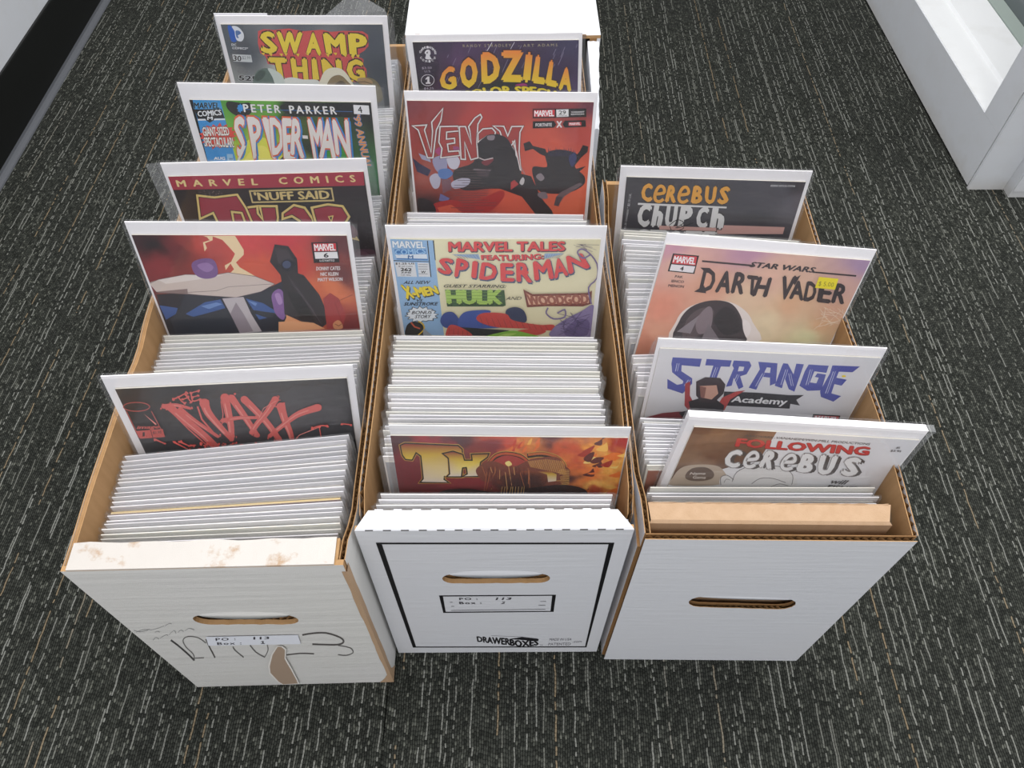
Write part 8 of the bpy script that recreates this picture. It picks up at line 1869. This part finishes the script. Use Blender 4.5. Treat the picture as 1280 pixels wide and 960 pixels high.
def build_filler():
    x, y, r, w, h, L = B3
    f = empty('cardboard_filler', (x, y, 0.0036), r); tag(f, 'folded brown cardboard insert standing behind the front of the plain box', 'cardboard insert')
    z1 = h-0.0080; x0, x1 = 0.0052, 0.1820; ya, yb = 0.0150, 0.0300
    v = [(x0, 0.0058, 0), (x1-0.004, 0.0058, 0), (x1-0.004, 0.0130, 0), (x0, 0.0130, 0), (x0, ya, z1-0.002), (x1-0.002, ya, z1-0.002), (x1, yb, z1+0.001), (x0, yb, z1+0.001), (x0+0.001, ya+0.002, z1), (x1-0.004, ya+0.002, z1)]
    mb = MB(); mb.add(v, [(3,2,1,0), (0,1,5,4), (1,2,6,5), (2,3,7,6), (3,0,4,7), (4,5,9,8), (8,9,6,7)]); mb.build('folded_body', M['torn'], f)
    mb = MB(); n = 40; rr = random.Random(3); v = []
    for i in range(n+1): X = x0+(x1-x0-0.002)*i/n; v += [(X, yb-0.001, z1+0.0006), (X, yb+0.0002, z1+0.0012+rr.uniform(0, 0.0012))]
    mb.add(v, [(2*i, 2*i+2, 2*i+3, 2*i+1) for i in range(n)]); mb.build('ragged_edge', M['torn'], f)
build_filler()

# ------------------------------------------------------------------ bagged comics
HB = 0.258     # backing board height
def slab(mb, x0, x1, y0, y1, z0, z1, bow=0.0, nx=1, mi=0):
    """thin upright sheet, optionally bowed backwards in the middle"""
    if nx == 1: return mb.box(x0, x1, y0, y1, z0, z1, mi)
    v = []
    for i in range(nx+1):
        t = i/nx; X = x0+(x1-x0)*t; b = bow*math.sin(math.pi*t); v += [(X, y0+b, z0), (X, y1+b, z0), (X, y1+b, z1), (X, y0+b, z1)]
    fs = [(3, 2, 1, 0)] + [(4*nx, 4*nx+1, 4*nx+2, 4*nx+3)]
    for i in range(nx):
        k = 4*i
        for j in range(4): fs.append((k+j, k+(j+1) % 4, k+4+(j+1) % 4, k+4+j))
    mb.add(v, fs, mi)
def bag_mesh(wl, wr, y0, y1, z0, z1, seed, flare_l=0.004, flare_r=0.004, top=0.003, nx=8, nz=6, amp=0.0004):
    """clear bag: front and back sheets, crimped sides, loose flap ends that stick out past the board"""
    r = random.Random(seed); mb = MB(); v = []; ym = (y0+y1)/2
    xs = [-wl-flare_l, -wl] + [-wl+(wl+wr)*i/nx for i in range(1, nx)] + [wr, wr+flare_r]; nX = len(xs)
    for side, yy in ((0, y0), (1, y1)):
        for j in range(nz+1):
            for i, X in enumerate(xs):
                z = z0+(z1-z0+top)*j/nz
                e = i in (0, nX-1)
                y = ym + r.uniform(-1, 1)*min(0.0008, (y1-y0)*0.3) if e else yy + (r.uniform(0, amp) * (-1 if side == 0 else 1))
                if e: X = X + r.uniform(-0.4, 0.4)*(flare_l if i == 0 else flare_r)
                if e and j == nz: z -= r.uniform(0, 0.006)
                if not e and j == nz: z += r.uniform(-0.0008, 0.0006)
                v.append((X, y, z))
    n = (nz+1)*nX; fs = []
    for j in range(nz):
        for i in range(nX-1):
            a = j*nX+i; fs.append((a, a+1, a+nX+1, a+nX)); fs.append((n+a, n+a+nX, n+a+nX+1, n+a+1))
    mb.add(v, fs)
    return mb
def meshof(mb, name, mats): o = mb.build(name, mats); me = o.data; bpy.data.objects.remove(o); return me
rv = random.Random(21)
STACK_BOARD = []; STACK_BOOK = []; STACK_BAG = []
for k in range(8):
    mb = MB(); slab(mb, -0.0855, 0.0855, 0.0002, 0.0008, 0.001, HB+rv.uniform(-0.0006, 0.0006)); STACK_BOARD.append([meshof(mb, 'backing_board', M['board_'+c]) for c in 'abcde'])
cover_tints = ['#c9c2bc', '#b9bcc4', '#d8cfa6', '#2a2b30', '#c3c6c9', '#a3583a', '#d8d0c4', '#cfd0ce', '#c0c4cc', '#d6d2d4']
for k in range(10):
    mb = MB(); mb.box(-0.0838+rv.uniform(-0.001, 0.001), 0.0835+rv.uniform(-0.001, 0.001), -0.0009, 0.0001, 0.002, HB-rv.uniform(0.005, 0.010), [1, 1, 0, 1, 0, 1])
    c = mat('cover_ink_%s' % 'abcdefghij'[k], cover_tints[k], 0.4)[0]; STACK_BOOK.append(meshof(mb, 'comic_book', [c, M['paper']]))
STACK_BAG = {1: [], 2: [], 3: []}
for bi, (lo, hi, lo2, hi2) in {1: (0.0005, 0.0012, 0.0010, 0.0040), 2: (0.001, 0.0035, 0.001, 0.0035), 3: (0.0005, 0.0030, 0.0005, 0.0014)}.items():
    for k in range(9):
        STACK_BAG[bi].append(meshof(bag_mesh(0.0865, 0.0865, -0.0011, 0.0010, -0.0005, HB, 100*bi+k, rv.uniform(lo, hi), rv.uniform(lo2, hi2), rv.uniform(0.0005, 0.003), 6, 8, 0.00012), 'bag', M['film_stack']))
mb = MB(); mb.box(-0.084, 0.0838, -0.0010, 0.0008, 0.002, HB-0.002, [1, 1, 0, 1, 0, 1]); OLD = meshof(mb, 'comic_book', [mat('old_cover', '#7a3a30', 0.6)[0], mat('yellowed_pages', '#cbb383', 0.8)[0]])
count = 0
def plain_comic(bi, x, y, z, yaw, lean, roll, label, group, cat='comic', old=False, tint=None):
    global count; count += 1
    r = empty('bagged_comic', (x, y, z)); r.rotation_mode = 'XYZ'
    r.matrix_world = Matrix.Translation((x, y, z)) @ Matrix.Rotation(yaw, 4, 'Z') @ Matrix.Rotation(-lean, 4, 'X') @ Matrix.Rotation(-roll, 4, 'Y')
    tag(r, label, cat, group)
    parts = []
    if not old: parts.append(('backing_board', rnd.choice(rnd.choice(STACK_BOARD) if tint is None else [q[tint] for q in STACK_BOARD])))
    parts.append(('comic_book', OLD if old else rnd.choice(STACK_BOOK))); parts.append(('bag', rnd.choice(STACK_BAG[bi])))
    for nme, me in parts:
        o = bpy.data.objects.new(nme, me); C.objects.link(o); o.parent = r
    return r

# displayed comics: x, y, z of the top centre; yaw, lean back, roll; then look
SHOW = [
 ('swamp', 1, (-0.2071, 0.4379, 0.3611, 0.0698, 0.0718, -0.0361), 'bagged comic, slate grey cover, jagged yellow title outlined in red, rearmost cover in worn box'),
 ('peter', 1, (-0.2022, 0.2855, 0.3807, 0.0425, 0.0748, -0.0433), 'bagged comic with blue strip, lime and black cover, clawed white title, number sticker'),
 ('nuff', 1, (-0.2064, 0.2097, 0.3566, 0.0621, 0.0685, -0.0180), 'bagged comic with crimson band across a near-black cover and a cream-edged dark red title'),
 ('storm', 1, (-0.2092, 0.1236, 0.3647, 0.0320, 0.1427, -0.0319), 'bagged comic with red painted cover, pale lightning streak and no large title'),
 ('maxx', 1, (-0.1978, -0.0025, 0.3382, 0.1128, 0.0980, -0.0678), 'bagged comic with charcoal cover and pinkish red brush-stroke title, front of the worn box'),
 ('godz', 2, (-0.0098, 0.3834, 0.3729, -0.0764, 0.1248, 0.0556), 'bagged comic with purple cover and arched orange-to-yellow title, rearmost in the drawer box'),
 ('venom', 2, (-0.0024, 0.2806, 0.3766, -0.0182, 0.1532, 0.0033), 'bagged comic with orange-red cover, dark masses and a title drawn in white outline'),
 ('tales', 2, (-0.0066, 0.1174, 0.3662, -0.0177, 0.0805, 0.0091), 'bagged comic with cream cover, light blue left column and curved red title'),
 ('fire', 2, (0.0036, -0.0363, 0.3151, -0.0106, 0.1115, -0.0085), 'bagged comic with flame-red cover and gold-edged title, nearest the front in the drawer box'),
 ('church', 3, (0.1952, 0.2385, 0.3254, -0.0964, 0.0867, 0.0380), 'bagged comic with dark grey cover, orange title over bulky white lettering and a pink strip'),
 ('vader', 3, (0.2132, 0.1107, 0.3554, 0.0393, 0.2264, -0.1210), 'bagged comic with peach and pink cover, black angular title and a yellow price sticker'),
 ('strange', 3, (0.2038, 0.0309, 0.3261, -0.0504, 0.0980, -0.0114), 'bagged comic with pale grey cover, spiky blue-violet title and a dark ribbon banner'),
 ('follow', 3, (0.2145, -0.0433, 0.3277, -0.0071, 0.0961, -0.0922), 'bagged comic, white cover with brown corner photo, red title over grey-shadowed script'),
]
BACK = dict(swamp='#3a3f47', peter='#17171b', nuff='#241e22', storm='#7d2a2e', maxx='#2f2d30', godz='#2c2036', venom='#7c3036', tales='#e6dcb4', fire='#6a2a28', church='#3c3a40', vader='#d8b890', strange='#d9d7da', follow='#dddbde')
def unit_axes(yaw, lean, roll):
    ex = Vector((math.cos(yaw), math.sin(yaw), 0)); back = Vector((-math.sin(yaw), math.cos(yaw), 0)); up = Vector((0, 0, 1))*math.cos(lean)+back*math.sin(lean)
    a = math.cos(roll)*ex+math.sin(roll)*up; b = -math.sin(roll)*ex+math.cos(roll)*up; return a, b
# loose flap widths left / right, board tint, top overhang
LOOK = dict(swamp=(.002, .005), peter=(.002, .005), nuff=(.002, .005), storm=(.001, .004), maxx=(.002, .004), godz=(.003, .003), venom=(.003, .003), tales=(.003, .004), fire=(.003, .004), church=(.003, .002), vader=(.004, .001), strange=(.004, .001), follow=(.004, .001))
ANCH = {1: [], 2: [], 3: []}
for key, bi, (X, Y, Z, yaw, lean, roll), label in SHOW:
    a, b = unit_axes(yaw, lean, roll); n = b.cross(a); o = Vector((X, Y, Z)) - b*HB
    r = empty('bagged_comic'); r.matrix_world = Matrix(((a.x, n.x, b.x, o.x), (a.y, n.y, b.y, o.y), (a.z, n.z, b.z, o.z), (0, 0, 0, 1)))
    tag(r, label, 'comic', 'bagged comics raised to show their covers')
    thick = 0.005 if key == 'follow' else 0.0
    fl, fr = LOOK[key]
    mb = MB(); mb.box(-0.087, 0.087, 0.0002, 0.0011+thick, 0.0, HB)
    bd = mb.build('backing_board', M['board_d'] if key == 'fire' else M['board_a'], r)
    R = ART[key]['rect']
    mb = MB(); mb.box(R[0], R[1], -0.0013, 0.0, 0.0008, HB-R[2], [1, 1, 0, 1, 0, 1]); bk = mb.build('comic_book', [mat('cover_base_'+key, BACK[key], 0.4)[0], M['paper']], r)
    make_print('cover_print', ART[key]['ops'], bk, HB, M['print'], y0=-0.00135, step=0.000010, rect=R)
    bm_ = bag_mesh(0.0876, 0.0876, -0.0034, 0.0016+thick, -0.001, HB, hash(key) % 1 + len(key)*7+bi, fl, fr, 0.0015, 10, 10, 0.0003)
    bag = bm_.build('bag', M['film'], r, smooth=False)
    if key == 'swamp':   # folded plastic tip standing up behind the board, and a second board edge
        mb = MB(); mb.add([(0.022, 0.004, HB-0.002), (0.052, 0.010, HB+0.019), (0.055, 0.006, HB-0.002), (0.085, 0.006, HB+0.004), (0.060, 0.013, HB+0.016), (0.088, 0.004, HB-0.004)], [(0, 2, 1), (2, 3, 4), (1, 2, 4), (2, 5, 3)])
        mb.build('bag_flap', M['film_loose'], bag)
        mb = MB(); mb.box(-0.0885, -0.035, 0.0020, 0.0026, 0.1, HB+0.0016); mb.build('taped_flap', M['board_b'], bag)
    if key == 'nuff':
        mb = MB(); mb.add([(-0.0876, 0.0012, HB+0.0005), (-0.0876, -0.0005, 0.10), (-0.094, 0.002, 0.10), (-0.1010, 0.004, HB-0.003), (-0.097, 0.001, 0.18)], [(0, 1, 4, 3), (1, 2, 4)]); mb.build('bag_flap', M['film_loose'], bag)
    if key == 'follow':
        mb = MB(); mb.add([(0.0872, 0.0, HB), (0.0872, 0.006, HB), (0.094, 0.007, HB-0.001), (0.095, 0.002, HB-0.003), (0.0872, -0.001, HB-0.012)], [(0, 3, 2, 1), (0, 4, 3)]); mb.build('bag_flap', M['film_loose'], bag)
    yt = Y-(Z-0.26)*math.tan(lean); yb = Y-Z*math.tan(lean)
    ANCH[bi].append((yt, yb, yaw, X, key))
GAP = dict(maxx=.009, storm=.013, nuff=.020, peter=.007, swamp=.014, fire=.025, tales=.024, venom=.026, godz=.012, church=.016, vader=.011, strange=.024, follow=.007)
for k in ANCH: ANCH[k].sort()

ORD = 'first second third fourth fifth sixth seventh eighth ninth tenth eleventh twelfth thirteenth fourteenth fifteenth sixteenth seventeenth eighteenth nineteenth twentieth'.split()
def fill(bi, segs, zbase):
    """segs: list of (anchor a, anchor b, how many, label, group); anchor = (y at z .26, y at floor, yaw)"""
    x0, y0, r, w, h, L = {1: B1, 2: B2, 3: B3}[bi]
    box = {1: 'worn box', 2: 'drawer box', 3: 'plain box'}[bi]
    for (ta, ba, ya), (tb, bb, yb), n, group, behind, ahead in segs:
        n = min(n, int(min(tb-ta, bb-ba)/0.0027))
        for i in range(n):
            # named by its place: counted backwards from the thing in front of it, or forwards from the cover behind it
            if ahead is None or i < n/2: label = 'plain-edged bagged comic in the %s, %s behind %s' % (box, ORD[i], behind)
            else: label = 'plain-edged bagged comic in the %s, %s in front of %s' % (box, ORD[n-1-i], ahead)
            t = (i+0.5)/n + rnd.uniform(-0.05, 0.05)/n
            yt = ta+(tb-ta)*t; ybt = ba+(bb-ba)*t; yaw = ya+(yb-ya)*t + rnd.uniform(-0.0012, 0.0012)
            lean = math.atan2(yt-ybt, 0.26); xc = x0 + w/2*math.cos(r) - math.sin(r)*(ybt-y0) + (0.0065*min(1, max(0, (ybt-y0-0.25)/0.2)) if bi == 1 else 0)
            slack = w/2-0.0042-0.0895
            old = bi == 1 and 'front' in group and i == 9
            if old: label = 'bagged comic with yellowed page edges in the front run of the worn box'
            plain_comic(bi, xc+rnd.uniform(-1, 1)*max(0.0004, min(slack, 0.0018)), ybt+zbase*math.tan(lean), zbase+(0.013 if 'rear of the worn' in group else -0.002 if 'front of the plain' in group else 0)+rnd.choice([0, 0, 0.0006, 0.0012, 0.002]), yaw, lean, rnd.uniform(-0.003, 0.003), label, group, old=old)
def anc(bi, key):
    for a in ANCH[bi]:
        if a[4] == key: return a[:3]
NM = dict(maxx='the brush-stroke title', storm='the lightning cover', nuff='the crimson-band cover', peter='the blue-strip cover', swamp='the jagged yellow title',
          fire='the flame-red cover', tales='the cream cover', venom='the orange-red cover', godz='the purple cover', follow='the brown-corner cover', strange='the blue-violet title', vader='the peach-pink cover', church='the orange title')
def run(bi, lo, hi, n, g, first=None, last=None):
    a = anc(bi, lo) if lo in NM else first; b = anc(bi, hi) if hi in NM else last
    if hi in NM: b = (b[0]-GAP[hi], b[1]-max(0.0036, GAP[hi]*0.12), b[2])
    if lo in NM: d = 0.0080 if lo == 'follow' else 0.0038; a = (a[0]+d, a[1]+d, a[2])
    return (a, b, n, g, NM.get(lo, lo), NM.get(hi))
fill(1, [run(1, 'its front panel', 'maxx', 22, 'filed comics at the front of the worn box', first=(-0.1105, -0.1125, 0.03)),
         run(1, 'maxx', 'storm', 26, 'filed comics ahead of the lightning cover'), run(1, 'storm', 'nuff', 17, 'filed comics behind the lightning cover'),
         run(1, 'nuff', 'peter', 15, 'filed comics behind the crimson-band cover'), run(1, 'peter', 'swamp', 33, 'filed comics ahead of the jagged yellow title'), run(1, 'swamp', 'none', 12, 'filed comics at the rear of the worn box', last=(0.496, 0.486, 0.03))], 0.0062)
fill(2, [run(2, 'its white front fold', 'fire', 5, 'filed comics at the front of the drawer box', first=(-0.0832, -0.0872, 0.0)),
         run(2, 'fire', 'tales', 33, 'filed comics behind the flame-red cover'), run(2, 'tales', 'venom', 36, 'filed comics behind the cream cover'),
         run(2, 'venom', 'godz', 22, 'filed comics behind the orange-red cover'), run(2, 'godz', 'none', 6, 'filed comics at the rear of the drawer box', last=(0.42, 0.40, 0.0))], 0.0140)
fill(3, [run(3, 'the brown cardboard insert', 'follow', 4, 'filed comics at the front of the plain box', first=(-0.0740, -0.0915, -0.01)),
         run(3, 'follow', 'strange', 15, 'filed comics behind the brown-corner cover'), run(3, 'strange', 'vader', 12, 'filed comics behind the blue-violet title'),
         run(3, 'vader', 'church', 29, 'filed comics behind the peach-pink cover')], 0.0065)
print('plain comics', count)
